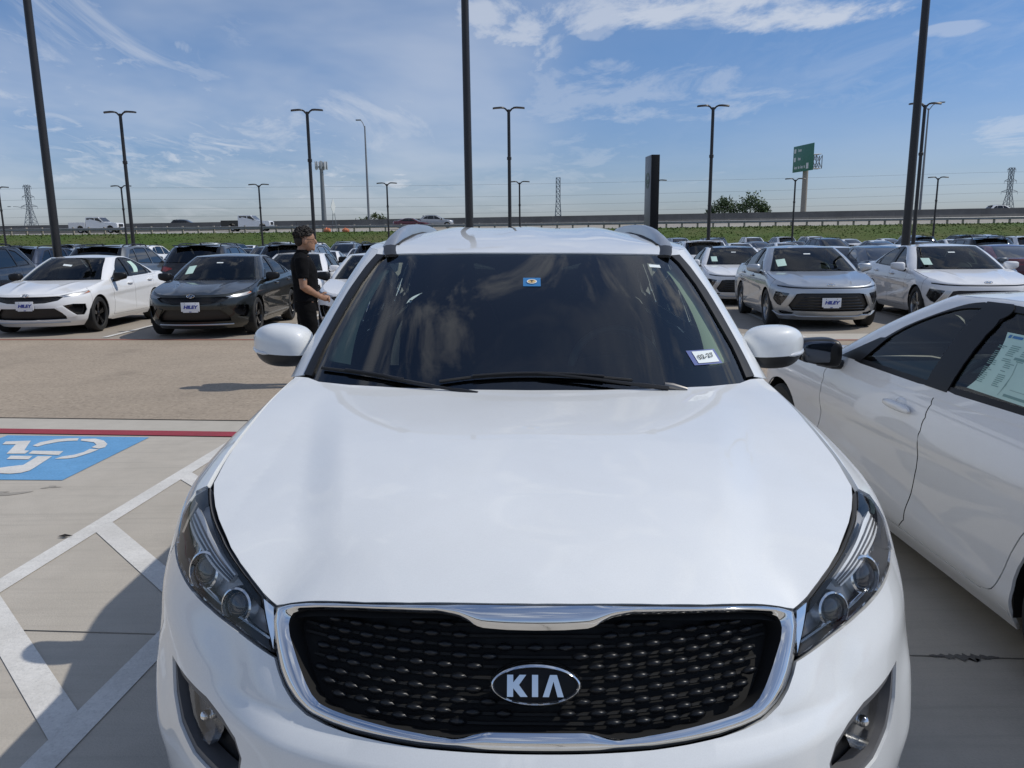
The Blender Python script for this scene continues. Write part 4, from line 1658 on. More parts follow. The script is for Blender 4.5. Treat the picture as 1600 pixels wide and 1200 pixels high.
    tub.join(box((0, ye-.1, .62), (w0*1.45, .05, .55)))
    P('interior_tub', tub, 'dark_trim')
    # underside and wheel wells
    und = box((0, (yf+yr)/2, S['zb']+.06), (w0*1.30, yr-yf+1.0, .05))
    for ya_ in (yf, yr):
        for s in (-1, 1):
            n = 14
            V, F = [], []
            for i in range(n+1):
                a = math.pi*(i/n)*1.16-.25
                c_, s_ = math.cos(a)*(ra+.012), math.sin(a)*(ra+.012)
                V += [(s*(w0-.035), ya_+c_, za+s_), (s*(w0-.36), ya_+c_, za+s_)]
                if i:
                    F.append((2*i-2, 2*i, 2*i+1, 2*i-1))
            k = len(V)
            V.append((s*(w0-.36), ya_, za))
            F += [(2*i+1, 2*i+3, k) for i in range(n)]
            und.add(V, F)
    P('underbody', und, 'void_black')
    for nm, g, m_ in S.get('extra', []):
        P(nm, g, m_)
    # ---- assemble
    root = empty(S['name'])
    if lite:
        groups = {}
        nmap = {'paint': 'body', 'gloss_black': 'trim', 'black_plastic': 'trim', 'pillar_black': 'trim', 'void_black': 'underside', 'dark_trim': 'cabin', 'seat_cloth': 'cabin', 'headliner': 'cabin', 'window_glass': 'windows', 'dark_window_glass': 'windows', 'red_lens': 'tail_lights', 'mirror_glass': 'trim', 'chrome': 'bright_trim', 'lamp_bowl': 'headlights', 'lamp_white': 'headlights', 'amber_lens': 'headlights', 'clear_lens': 'headlights', 'satin_silver': 'bright_trim', 'plate_white': 'plate', 'plate_blue': 'plate', 'grey_plastic': 'trim', 'paper_green': 'paper'}
        for nm, g, m_, par, key in parts:
            k = nmap.get(m_, 'trim')
            if k in ('plate', 'paper'):
                continue
            if m_ == 'window_glass':
                m_ = 'dark_window_glass'
            gr_ = groups.setdefault(k, [G(), m_])
            gr_[0].join(g)
        for k, (g, m_) in groups.items():
            o = obj(k, g, m_ if m_ != 'paint' else 'white_paint', root, sharp=40)
            if m_ == 'paint':
                o.material_slots[0].link = 'OBJECT'
                o.material_slots[0].material = M['white_paint']
                o['painted'] = 1
    else:
        made = {}
        for nm, g, m_, par, key in parts:
            o = obj(nm, g, m_ if m_ != 'paint' else 'white_paint', made.get(par, root) if par else root, sharp=40)
            made.setdefault(key, o)
            if m_ == 'paint':
                o.material_slots[0].link = 'OBJECT'
                o.material_slots[0].material = M['white_paint']
                o['painted'] = 1
    # ---- wheels
    wp_ = S['wheel_lite'] if lite else S['wheel']
    for ya_ in (yf, yr):
        for s in (1, -1):
            w = copy_tree(wp_, root)
            w.location = (s*(w0-.125), ya_, rw)
            w.rotation_euler = (0, 0, 0 if s > 0 else math.pi)
    return root


def repaint(o, m, extra=None):
    for c in o.children:
        if c.get('painted'):
            c.material_slots[0].material = M[m]
        elif extra and c.name.split('.')[0] in extra:
            pass
        repaint(c, m, extra)


# wheels
WB = wheel_proto(.325, .215, 'rim_black', 5)
WS = wheel_proto(.335, .22, 'rim_silver', 5)
wl_root = empty('wheel')
obj('tyre', lathe([(.001, -.1), (.31, -.11), (.33, -.06), (.33, .06), (.31, .11), (.24, .108)], 18), 'black_rubber', wl_root)
obj('rim', lathe([(.24, .10), (.20, .06), (.06, .07), (.001, .08)], 18), 'rim_silver', wl_root)


def sedan_spec():
    S = {'name': 'parked_sedan'}

    def crease(s, z, p):
        y = p[..., 1]
        w = np.clip((y-1.1)/.5, 0, 1)*np.clip((4.1-y)/.6, 0, 1)
        w = w*w*(3-2*w)
        l1 = .70+.085*(y-1.4)/2.2                # rising shoulder crease
        l2 = .60-.22*(y-1.6)/1.6                 # falling lower crease
        sm = lambda t: np.clip(t, 0, 1)**2*(3-2*np.clip(t, 0, 1))
        d = -.016*sm((l1-z)/.09)*sm((z-.30)/.24)
        d = d+.012*sm((l2-z)/.10)*sm((z-.20)/.12)
        return d*w
    z = [.15, .26, .40, .55, .66, .74, .82, .90, .97, 1.04]
    S['L'] = Belt(z, F=[.20, .08, .02, .0, .015, .06, .20, .50, .90, 1.2], W=[.83, .885, .907, .915, .914, .907, .890, .865, .835, .79], A=.85, N=2.5, R=[4.52, 4.62, 4.68, 4.71, 4.71, 4.70, 4.69, 4.68, 4.66, 4.60], RA=.5, RN=3.0, zref=.6, disp=crease)
    S['G'] = Belt([.86, .95, 1.05, 1.18, 1.30, 1.37, 1.42], F=[1.08, 1.22, 1.40, 1.64, 1.89, 2.06, 2.25], W=[.880, .848, .808, .740, .660, .605, .53], A=[.46, .44, .42, .38, .34, .31, .28], N=3.0, R=[4.62, 4.45, 4.2, 3.85, 3.5, 3.25, 3.0], RA=.6, RN=2.8, zref=1.1)
    S['W0'] = .915
    S['hood_front'] = [(0, .735), (.15, .735), (.3, .736), (.45, .740), (.57, .748), (.66, .766)]
    S['hood_side'] = [(.42, .795), (.60, .828), (.75, .853), (.9, .879), (1.05, .903), (1.2, .926), (1.32, .943)]
    S['hood_mid'] = [(.10, .762), (.2, .792), (.4, .838), (.65, .880), (.9, .912), (1.1, .935)]
    S['hood_extra'] = lambda x, y: .010*np.exp(-((np.abs(x)-(.30+.20*np.clip((y-.1)/1.1, 0, 1)))/.05)**2)*np.clip((y-.12)/.2, 0, 1)*np.clip((1.15-y)/.3, 0, 1)
    S['cowl'] = [('s', 1.36, .946), ('f', .70, .945), ('f', .55, .945), ('f', .35, .945), ('f', .18, .945), ('f', 0, .945)]
    S['seam'] = .60
    S.update(yf=.88, yr=3.60, rw=.325, ra=.365, zs=.27, zb=.155, doors=(1.50, 2.56, 3.70), yend=4.20, belt_end=4.02)
    S['belt'] = [(1.32, .943), (1.5, .948), (1.8, .955), (2.2, .960), (2.66, .967), (3.2, .985), (3.7, 1.008), (4.0, 1.025), (4.2, 1.032)]
    S['deck_rear'] = [(.75, 1.034), (.6, 1.035), (.3, 1.036), (0, 1.036)]
    S['deck_mid'] = [(4.28, 1.058), (4.45, 1.062), (4.56, 1.055)]
    S['tail'] = [('s', 4.36, .86), ('s', 4.30, .93), ('r', .70, .95), ('r', .25, .90), ('r', .25, .87), ('r', .65, .82)]
    S['ws_edge'] = [(.745, .958), (.695, 1.06), (.635, 1.18), (.575, 1.30), (.532, 1.362)]
    S['ws_top'] = 1.366
    S['roof_side'] = [(2.30, 1.372), (2.55, 1.381), (2.85, 1.381), (3.05, 1.372)]
    S['roof_mid'] = [(2.12, 1.380), (2.3, 1.400), (2.6, 1.415), (2.9, 1.412), (3.15, 1.385)]
    S['rg_edge'] = [(.66, 1.055), (.62, 1.12), (.57, 1.22), (.50, 1.32), (.47, 1.358)]
    arc = lambda q: [('s', a, b) for a, b in curve(q, 4)]
    S['windows'] = [arc([(1.80, .985), (1.93, 1.10), (2.06, 1.195), (2.22, 1.275), (2.36, 1.322), (2.50, 1.340)])+[('s', 2.47, .992)],
                    [('s', 2.61, .998)]+arc([(2.64, 1.343), (2.92, 1.335), (3.12, 1.295), (3.28, 1.235), (3.40, 1.165)])+[('s', 3.42, 1.022)],
                    [('s', 3.455, 1.025), ('s', 3.405, 1.175), ('s', 3.56, 1.09), ('s', 3.64, 1.035)]]
    S['black_patches'] = [[('s', 2.455, .972), ('s', 2.487, 1.362), ('s', 2.655, 1.365), ('s', 2.622, .974)], [('s', 1.60, .968), ('s', 1.83, .972), ('s', 1.97, 1.125), ('s', 1.90, 1.115)]]
    S['glass'] = ['window_glass', 'window_glass', 'dark_window_glass']
    S['mirror'] = (1.0, 1.62, 1.0)
    S['mirror_mat'] = 'pillar_black'
    S['seat_y'] = 2.25
    S['wheel'], S['wheel_lite'] = WB, wl_root
    return S


def plate_set(y, z, tilt=0.06, scale=1.):
    """dealer plate with its lettering"""
    bx = box((0, y, z), (.305*scale, .012, .152*scale), .004)
    fr_ = G().join(box((0, y+.003, z-.082*scale), (.25*scale, .012, .022), .003))
    t = text_geo('HILEY', .075*scale, .004, .25, .0035)
    t = t.xf(Matrix.Translation((0, y-.009, z-.004)) @ Matrix.Rotation(R(90), 4, 'X') @ Matrix.Diagonal((1.15, 1, 1, 1)))
    sm_ = text_geo('HILEY', .016*scale, .003, 0, .0008).xf(Matrix.Translation((0, y-.006, z-.082*scale)) @ Matrix.Rotation(R(90), 4, 'X'))
    hl_ = G()
    for sx in (-1, 1):
        hl_.join(lathe([(.001, y-.0075), (.006, y-.0075)], 10, 'Y').xf(Matrix.Translation((sx*.09, 0, z+.058))))
    return [('license_plate', bx, 'plate_white'), ('plate_frame', fr_, 'plate_white'), ('plate_lettering', t, 'plate_blue'), ('plate_small_lettering', sm_, 'plate_blue'), ('plate_holes', hl_, 'ink')]


def sticker(B, x0, x1, z0, z1, tilt=0.):
    p = [(B.fx(x0, z0), z0), (B.fx(x1, z0+tilt), z0+tilt), (B.fx(x1, z1+tilt), z1+tilt), (B.fx(x0, z1), z1)]
    return patch(B, p, (), .06, -.0015, 0)


def elantra_spec(face='band'):
    S = sedan_spec()
    L = S['L']
    f = lambda x, z: ('f', x, z)
    s = lambda y, z: ('s', y, z)
    if face == 'band':
        grille = [f(0, .700), f(.30, .700), f(.52, .706), f(.60, .690), f(.52, .625), f(.32, .585), f(0, .575)]
        lamp = [f(.535, .708), f(.66, .738), s(.60, .785), s(.70, .795), s(.60, .745), s(.42, .712), f(.62, .680), f(.585, .668), f(.612, .690)]
        low = [f(0, .492), f(.46, .492), f(.60, .365), f(.60, .285), f(0, .275)]
        pod = [f(.585, .535), f(.72, .560), s(.43, .548), s(.46, .44), s(.42, .345), f(.74, .350)]
        S['front_holes'] = [grille, lamp, low, pod]
        ins = [('grille', 'black_plastic', grille, -.028), ('lower_intake', 'black_plastic', low, -.05), ('side_intake', 'gloss_black', pod, -.045), ('headlight', 'lamp_bowl', lamp, -.012)]
        ins.append(('headlight_lens', 'clear_lens', lamp, .001))
        ins.append(('indicator', 'amber_lens', [s(.45, .735), s(.58, .775), s(.66, .785), s(.58, .752)], -.006))
        S['front_inserts'] = ins
        bars = G()
        for zz in (.60, .622, .644, .666, .686):
            xm = .30+.20*(zz-.575)/.11
            pts = [tuple((L.P(np.array([L.fx(x, zz)]), np.array([zz]))+L.nrm(np.array([L.fx(x, zz)]), np.array([zz]))*-.014)[0]) for x in np.linspace(-xm, xm, 15)]
            bars.join(tube(pts, .006, 5))
        mid = [tuple((L.P(np.array([L.fx(x, .523)]), np.array([.523]))+L.nrm(np.array([L.fx(x, .523)]), np.array([.523]))*.006)[0]) for x in np.linspace(-.56, .56, 21)]
        lip = [tuple((L.P(np.array([L.fx(x, .235)]), np.array([.235]))+L.nrm(np.array([L.fx(x, .235)]), np.array([.235]))*.006)[0]) for x in np.linspace(-.62, .62, 21)]
        S['extra'] = [('grille_slats', bars, 'gloss_black'), ('bumper_strip', tube(lip, .014, 6), 'satin_silver')]
        for sx in (-1, 1):
            bl = [f(.49, .500), f(.57, .520), f(.74, .340), f(.62, .315)]
            g = patch(L, side_pts(L, bl), (), .03, .016, .03)
            S['extra'].append(('bumper_blade', g if sx > 0 else g.mirror(), 'paint'))
        p = L.P(np.array([0.]), np.array([.56]))[0]
        S['extra'] += plate_set(p[1]-.022, .545)
        e = emblem_oval(.068, .036)
        S['extra'].append(('emblem', e.xf(frame((0, .030, .722), (0, -.80, .60))), 'chrome'))
    return S


def sonata_spec():
    S = sedan_spec()
    L = S['L']
    f = lambda x, z: ('f', x, z)
    s = lambda y, z: ('s', y, z)
    S['hood_front'] = [(0, .725), (.15, .725), (.3, .726), (.45, .730), (.57, .738), (.66, .756)]
    bar_ = [f(0, .712), f(.45, .716), f(.60, .722), s(.30, .735), s(.42, .745), s(.40, .722), f(.66, .700), f(.45, .692), f(0, .690)]
    grille = [f(0, .620), f(.46, .617), f(.545, .605), f(.655, .405), f(.59, .315), f(0, .305)]
    lamp = [f(.645, .612), f(.75, .628), s(.40, .64), s(.46, .51), s(.37, .42), f(.76, .395)]
    low = [f(.56, .285), f(.72, .315), s(.38, .31), s(.38, .265), f(.70, .25), f(.58, .255)]
    S['front_holes'] = [bar_, grille, lamp, low]
    S['front_inserts'] = [('light_bar', 'gloss_black', bar_, -.006), ('grille', 'black_plastic', grille, -.035), ('headlight', 'projector', lamp, -.02), ('headlight_lens', 'clear_lens', lamp, .001), ('side_intake', 'gloss_black', low, -.03)]
    bars = G()
    for zz in (.35, .40, .45, .50, .55):
        xm = .60-.40*(zz-.35)/.5
        pts = [tuple((L.P(np.array([L.fx(x, zz)]), np.array([zz]))+L.nrm(np.array([L.fx(x, zz)]), np.array([zz]))*-.018)[0]) for x in np.linspace(-xm, xm, 15)]
        bars.join(tube(pts, .008, 5))
    S['extra'] = [('grille_slats', bars, 'gloss_black')]
    lip = [tuple((L.P(np.array([L.fx(x, z)]), np.array([z]))+L.nrm(np.array([L.fx(x, z)]), np.array([z]))*.008)[0]) for x, z in curve([(-.84, .30), (-.74, .235), (-.55, .245), (-.45, .225), (0, .225), (.45, .225), (.55, .245), (.74, .235), (.84, .30)], 4)]
    S['extra'].append(('bumper_strip', tube(lip, .013, 6), 'satin_silver'))
    for sx in (-1, 1):
        bl = [f(.565, .598), f(.628, .608), f(.745, .392), f(.675, .385)]
        g = patch(L, side_pts(L, bl), (), .03, .012, .03)
        S['extra'].append(('bumper_blade', g if sx > 0 else g.mirror(), 'satin_silver'))
    p = L.P(np.array([0.]), np.array([.44]))[0]
    S['extra'] += plate_set(p[1]-.026, .465)
    S['extra'].append(('emblem', emblem_oval(.068, .034).xf(frame((0, .085, .756), (0, -.62, .78))), 'chrome'))
    S['mirror_mat'] = 'paint'
    S['wheel'] = WS
    S['mirror_scale'] = 1.0
    return S


def suv_spec():
    S = {'name': 'parked_suv'}
    z = [.20, .30, .45, .60, .75, .86, .95, 1.03, 1.10, 1.16]
    S['L'] = Belt(z, F=[.16, .07, .015, .0, .01, .05, .12, .35, .75, 1.1], W=[.85, .905, .925, .932, .932, .925, .908, .885, .86, .83], A=.80, N=2.6, R=[4.44, 4.53, 4.58, 4.60, 4.60, 4.59, 4.57, 4.54, 4.50, 4.46], RA=.42, RN=3.4, zref=.7)
    S['G'] = Belt([1.00, 1.10, 1.22, 1.36, 1.48, 1.58, 1.66], F=[1.04, 1.19, 1.40, 1.66, 1.89, 2.10, 2.35], W=[.885, .855, .815, .765, .715, .665, .60], A=[.46, .44, .42, .38, .34, .31, .28], N=3.0, R=[4.56, 4.50, 4.40, 4.28, 4.17, 4.07, 3.9], RA=.35, RN=3.2, zref=1.25)
    S['W0'] = .93
    S['hood_front'] = [(0, .925), (.15, .925), (.3, .926), (.45, .93), (.57, .938), (.66, .952)]
    S['hood_side'] = [(.42, .972), (.58, .992), (.75, 1.014), (.9, 1.034), (1.05, 1.055), (1.2, 1.078), (1.3, 1.093)]
    S['hood_mid'] = [(.15, .955), (.3, .99), (.5, 1.025), (.75, 1.055), (1.0, 1.08)]
    S['cowl'] = [('s', 1.34, 1.097), ('f', .72, 1.096), ('f', .55, 1.096), ('f', .35, 1.096), ('f', .18, 1.096), ('f', 0, 1.096)]
    S['seam'] = .56
    S.update(yf=.88, yr=3.60, rw=.36, ra=.405, zs=.34, zb=.205, doors=(1.46, 2.58, 3.58), yend=4.16, belt_end=4.16)
    S['belt'] = [(1.3, 1.093), (1.46, 1.098), (1.8, 1.105), (2.2, 1.11), (2.58, 1.117), (3.1, 1.13), (3.58, 1.145), (3.9, 1.155), (4.16, 1.16)]
    S['deck_rear'] = [(.80, 1.16), (.6, 1.16), (.3, 1.16), (0, 1.16)]
    S['tail'] = [('s', 4.30, .98), ('s', 4.28, 1.06), ('r', .74, 1.08), ('r', .52, 1.03), ('r', .50, 1.0), ('r', .70, .93)]
    S['ws_edge'] = [(.755, 1.108), (.72, 1.22), (.675, 1.36), (.63, 1.48), (.588, 1.575)]
    S['ws_top'] = 1.58
    S['roof_side'] = [(2.35, 1.595), (2.7, 1.612), (3.2, 1.615), (3.7, 1.605)]
    S['roof_mid'] = [(2.2, 1.605), (2.5, 1.64), (2.9, 1.655), (3.4, 1.65), (3.8, 1.63)]
    S['rg_edge'] = [(.70, 1.175), (.69, 1.28), (.67, 1.40), (.64, 1.52), (.62, 1.575)]
    S['windows'] = [[('s', 1.74, 1.135), ('s', 2.02, 1.36), ('s', 2.22, 1.48), ('s', 2.40, 1.545), ('s', 2.56, 1.558), ('s', 2.52, 1.145)],
                    [('s', 2.62, 1.147), ('s', 2.66, 1.56), ('s', 3.1, 1.565), ('s', 3.36, 1.55), ('s', 3.45, 1.18)],
                    [('s', 3.50, 1.185), ('s', 3.43, 1.54), ('s', 3.66, 1.50), ('s', 3.95, 1.27), ('s', 3.98, 1.215)]]
    S['glass'] = ['window_glass', 'dark_window_glass', 'dark_window_glass']
    f = lambda x, z: ('f', x, z)
    s = lambda y, z: ('s', y, z)
    grille = [f(0, .875), f(.40, .875), f(.52, .85), f(.46, .66), f(0, .64)]
    lamp = [f(.58, .86), f(.72, .88), s(.46, .91), s(.52, .88), s(.36, .80), f(.60, .76)]
    low = [f(0, .50), f(.48, .50), f(.52, .36), f(0, .34)]
    S['front_holes'] = [grille, lamp, low]
    S['front_inserts'] = [('grille', 'black_plastic', grille, -.03), ('headlight', 'lamp_bowl', lamp, -.012), ('headlight_lens', 'clear_lens', lamp, .001), ('lower_intake', 'black_plastic', low, -.04)]
    S['mirror'] = (1.02, 1.55, 1.17)
    S['mirror_scale'] = 1.1
    S['seat_y'] = 2.2
    wb = copy_tree(WS)
    S['wheel'] = WS
    S['wheel_lite'] = wl_root
    for q in [wb]:
        for c in list(q.children):
            for d in list(c.children):
                bpy.data.objects.remove(d)
            bpy.data.objects.remove(c)
        bpy.data.objects.remove(q)
    ex = []
    for sx in (-1, 1):
        ex.append(('roof_rail', tube(curve([(sx*.57, 2.25, 1.60), (sx*.575, 2.35, 1.655), (sx*.59, 2.7, 1.675), (sx*.59, 3.2, 1.675), (sx*.58, 3.65, 1.655), (sx*.57, 3.78, 1.61)], 4), .017, 6), 'black_plastic'))
    ex.append(('rear_spoiler', box((0, 4.06, 1.615), (1.16, .26, .03), .012), 'paint'))
    ex.append(('antenna_fin', prism([(3.55, 1.63), (3.72, 1.63), (3.73, 1.70)], .02, 'X', -.01), 'gloss_black'))
    ex += [(a, b.xf(Matrix.Translation((0, 4.66, .20)) @ Matrix.Rotation(math.pi, 4, 'Z')), c) for a, b, c in []]
    S['extra'] = ex
    return S


def place(o, loc, rot, pnt, label, cat='car', group='cars parked in the rows', scale=1.0):
    o.location = (loc[0], loc[1], gz(loc[1]+2.2)+.0)
    tiltx = -.02 if loc[1] > 5 else 0
    o.rotation_euler = (0, 0, R(rot))
    if loc[1] > 5:
        # stand on the falling ground
        o.rotation_euler = (Matrix.Rotation(-.02 if loc[1] < 36 else -.006, 3, 'X') @ Matrix.Rotation(R(rot), 3, 'Z')).to_euler()
        o.location.z = gz(loc[1])
    o.scale = (scale,)*3
    repaint(o, pnt)
    tag(o, label, cat, group)
    return o


# ------------------------------------------------------------------ the white SUV in front
SZ = [.20, .32, .45, .55, .65, .75, .82, .90, .95, 1.0, 1.05, 1.10, 1.16]


def hero_disp(s, z, p):
    x, y = p[..., 0], p[..., 1]
    ax = np.abs(x)
    sm = lambda t: np.clip(t, 0, 1)**2*(3-2*np.clip(t, 0, 1))
    # the bumper swells out under grille and lamps: soft ledge below the chrome, hollow beside it
    led = .022*sm((.815-z)/.05)*sm((z-.60)/.10)*sm((.62-ax)/.2)
    hol = -.012*np.exp(-((ax-.56)/.06)**2)*np.exp(-((z-.835)/.05)**2)
    fin = .010*np.exp(-((ax-.80)/.035)**2)*sm((.80-z)/.1)*sm((z-.5)/.1)
    return led+hol+fin


HL_ = Belt(SZ,
           F=[.14, .07, .02, .0, -.005, .0, .02, .075, .105, .14, .26, .50, .85],
           W=[.90, .945, .962, .966, .963, .952, .940, .922, .908, .885, .855, .82, .78],
           A=[1.05, 1.1, 1.12, 1.15, 1.15, 1.12, 1.05, .98, .95, .92, .9, .85, .8],
           N=[2.35, 2.35, 2.35, 2.35, 2.32, 2.26, 2.22, 2.2, 2.2, 2.2, 2.2, 2.2, 2.2], R=4.70, RA=.5, RN=3.0, zref=.8, disp=hero_disp)
HG = Belt([1.02, 1.14, 1.25, 1.40, 1.547, 1.62],
          F=[1.14, 1.32, 1.485, 1.71, 1.95, 2.08],
          W=[.875, .835, .795, .735, .665, .62],
          A=[.42, .40, .37, .33, .28, .26], N=3.0, R=[4.65, 4.6, 4.52, 4.4, 4.3, 4.2], RA=.3, RN=3.0, zref=1.3)
hero = empty('white_suv', (.022, 1.105, 0))
hero.rotation_euler = (Matrix.Rotation(R(-.75), 3, 'Z') @ Matrix.Rotation(R(.7), 3, 'Y')).to_euler()
tag(hero, 'large white SUV facing the viewer with black studded grille and chrome frame', 'SUV')
PW = 'pearl_white_paint'
f = lambda x, z: ('f', x, z)
s = lambda y, z: ('s', y, z)
D = side_pts


def mirrored(q):
    return [(-a, b) for a, b in reversed(q)]


def closed(q):
    """half outline from centre line to centre line -> whole outline"""
    return q+[(-a, b) for a, b in reversed(q) if abs(a) > 1e-6]


def pair(name, B, poly, holes, m, res=.03, off=0., flange=.012, parent=None):
    g = patch(B, poly, holes, res, off, flange)
    a = obj(name, g, m, (parent[0] if isinstance(parent, tuple) else parent) or hero)
    b = obj(name, g.mirror(), m, (parent[1] if isinstance(parent, tuple) else parent) or hero)
    return a, b


# key lines, half car, all in (x, z) on the front or (y, z) on the side
HEF = [(0, .998), (.07, .998), (.133, .997), (.22, .992), (.30, .985), (.36, .979), (.41, .971), (.445, .962), (.474, .951)]
HEL = [(.508, .964), (.54, .980), (.574, .994), (.61, 1.007), (.644, 1.018), (.678, 1.025), (.708, 1.031), (.735, 1.037), (.757, 1.042)]
HES = [(.78, 1.062), (.9, 1.079), (1.05, 1.098), (1.2, 1.113), (1.35, 1.127), (1.47, 1.139)]
LAMP = [(.510, .9605), (.5415, .9765), (.5755, .9905), (.6115, 1.0035), (.6455, 1.0145), (.6795, 1.0215), (.7095, 1.0275), (.7365, 1.0335), (.759, 1.0385), (.797, 1.0155), (.814, .977), (.807, .938), (.770, .9205), (.718, .9125), (.632, .9065), (.557, .897), (.471, .8845)]
lamp = D(HL_, [f(x, z) for x, z in LAMP])
CH_O = HEF+[(.478, .93), (.468, .895), (.452, .868), (.436, .851), (.415, .836), (.388, .823), (.35, .816), (.309, .812), (.25, .8095), (.19, .808), (.1, .808), (0, .808)]
CH_I = [(0, .9645), (.05, .965), (.094, .967), (.112, .974), (.131, .981), (.165, .9845), (.235, .981), (.308, .9755), (.37, .968), (.419, .959), (.438, .950), (.446, .937), (.441, .917), (.43, .90), (.418, .883), (.40, .862), (.385, .848), (.368, .8385), (.345, .8345), (.321, .832), (.247, .826), (.18, .822), (.131, .821), (.105, .826), (.081, .831), (.04, .8315), (0, .8315)]
FOG = [(.737, .776), (.70, .774), (.66, .772), (.615, .770), (.565, .757), (.528, .741), (.510, .713), (.520, .665), (.575, .632), (.655, .640), (.703, .668), (.727, .711)]
fog = D(HL_, [f(x, z) for x, z in FOG])
yax, yrx, raH, rwH = .93, 3.71, .41, .365
arcF = arch(yax, rwH, raH, .62, yax-raH+.001, 8)
# bumper cover
bt = [f(0, .803), f(.10, .803), f(.19, .803), f(.25, .8045), f(.309, .807), f(.352, .811), f(.391, .818), f(.419, .831), f(.441, .848), f(.457, .866), f(.466, .879), f(.474, .880), f(.557, .8925), f(.632, .902), f(.718, .908), f(.772, .916), s(.56, .925), s(.617, .86), s(.617, .66)]+arcF[1:]+[s(.515, .28), f(.72, .25), f(0, .25)]
low_i = [f(0, .50), f(.40, .50), f(.46, .42), f(.40, .34), f(0, .33)]
bq = closed(D(HL_, bt))
bumper = obj('front_bumper', patch(HL_, bq, [fog, mirrored(fog), closed(D(HL_, low_i))], .022, 0, .015), PW, hero)
obj('lower_intake', patch(HL_, closed(D(HL_, low_i)), (), .06, -.05, 0), 'black_plastic', bumper)
# fenders
fen = [s(.66, 1.035)]+[s(y, z-.004) for y, z in HES]+[s(1.60, 1.135), s(1.62, .60), s(1.56, .33), s(yax+raH+.02, .30)]+arch(yax, rwH, raH, yax+raH, .622, 14)+[s(.622, .86), s(.565, .926), f(.812, .940), f(.819, .977), f(.801, 1.018)]
pair('front_fender', HL_, D(HL_, fen), [], PW, .03)
# sides and back, so that the car is whole from elsewhere
bl = [(1.605, 1.135), (2.2, 1.135), (2.74, 1.138), (3.3, 1.145), (3.8, 1.15), (4.2, 1.155)]
side_door = [s(1.605, 1.135), s(2.2, 1.135), s(2.737, 1.138), s(2.73, .6), s(2.68, .35), s(1.565, .335), s(1.625, .60)]
rear_door = [s(2.743, 1.138), s(3.3, 1.145), s(3.78, 1.150), s(3.62, .86), s(3.30, .62), s(3.22, .36), s(2.69, .35), s(2.737, .6)]
quart = [s(3.785, 1.150), s(4.2, 1.155), HL_ and ('r', .80, 1.15), ('r', .4, 1.15), ('r', 0.0001, 1.15), ('r', 0.0001, .32), ('r', .7, .30), s(4.18, .30)]+arch(yrx, rwH, raH, yrx+raH, yrx-raH, 16)+[s(3.24, .36), s(3.305, .62), s(3.625, .86)]
sill = [s(1.50, .33), s(2.5, .345), s(3.2, .355), s(3.27, .28), s(1.40, .27)]
fdoor = pair('front_door', HL_, D(HL_, side_door), [], PW, .05)
pair('rear_door', HL_, D(HL_, rear_door), [], PW, .05)
pair('rear_quarter', HL_, D(HL_, quart), [], PW, .06)
pair('sill', HL_, D(HL_, sill), [], 'black_plastic', .06)
# hood
edge = D(HL_, [f(x, z) for x, z in HEF]+[f(x, z) for x, z in HEL]+[s(y, z) for y, z in HES])
E3 = HL_.P(np.array([e[0] for e in edge]), np.array([e[1] for e in edge]))
CW = [(.79, 1.485, 1.144), (.770, 1.478, 1.1455), (.735, 1.456, 1.1465), (.69, 1.415, 1.1405), (.58, 1.370, 1.139), (.41, 1.334, 1.1375), (.2, 1.316, 1.136), (0, 1.312, 1.1355)]
hp = []
for q in list(E3)+[np.array(c) for c in CW]:
    hp.append(tuple(q))
    if q[0] > 1e-6:
        hp.append((-q[0], q[1], q[2]))
for y, z in ((.18, 1.018), (.26, 1.038), (.40, 1.062), (.6, 1.086), (.8, 1.104), (1.0, 1.118), (1.18, 1.129)):
    hp.append((0, y, z))
for x, y, z in ((.33, .30, 1.030), (.36, .45, 1.058), (.42, .7, 1.086), (.48, .95, 1.106), (.52, 1.2, 1.124)):
    hp += [(x, y, z), (-x, y, z)]


def hood_extra(x, y):
    ax = np.abs(x)
    cr = .40+.20*np.clip((y-.25)/.9, 0, 1)                  # crease line running back from the lamps
    t = np.clip((cr-ax)/.11+.5, 0, 1)
    w = np.clip((y-.22)/.25, 0, 1)*np.clip((1.30-y)/.5, 0, 1)
    return .017*(t*t*(3-2*t)-.5)*w*np.clip((.80-ax)/.15, 0, 1)


HC_ = Cap(hp, hood_extra, 6e-4)
half = [(float(q[0]), float(q[1])) for q in E3]+[(c[0], c[1]) for c in CW]
outl = half+[(-x, y) for x, y in reversed(half) if x > 1e-6]
obj('hood', patch(HC_, shrink(outl, .003), (), .02, .0, .018), PW, hero)
# gap filler under the hood seam
obj('hood_seal', patch(HC_, shrink(outl, -.012), (), .05, -.022, 0), 'void_black', hero)
# grille
chi = closed(D(HL_, [f(x, z) for x, z in CH_I]))
cho = closed(D(HL_, [f(x, z) for x, z in CH_O]))
NL = 160


def halfeven(q, n):
    L_ = np.array(q)
    d = np.r_[0, np.cumsum(np.linalg.norm(np.diff(L_, axis=0), axis=1))]
    t = np.linspace(0, d[-1], n)
    return [(float(np.interp(u, d, L_[:, 0])), float(np.interp(u, d, L_[:, 1]))) for u in t]


def corr(o, i, n1, n2):
    """match outer and inner half loops corner to corner"""
    oc = D(HL_, [f(x, z) for x, z in o])
    ic = D(HL_, [f(x, z) for x, z in i])
    return oc, ic


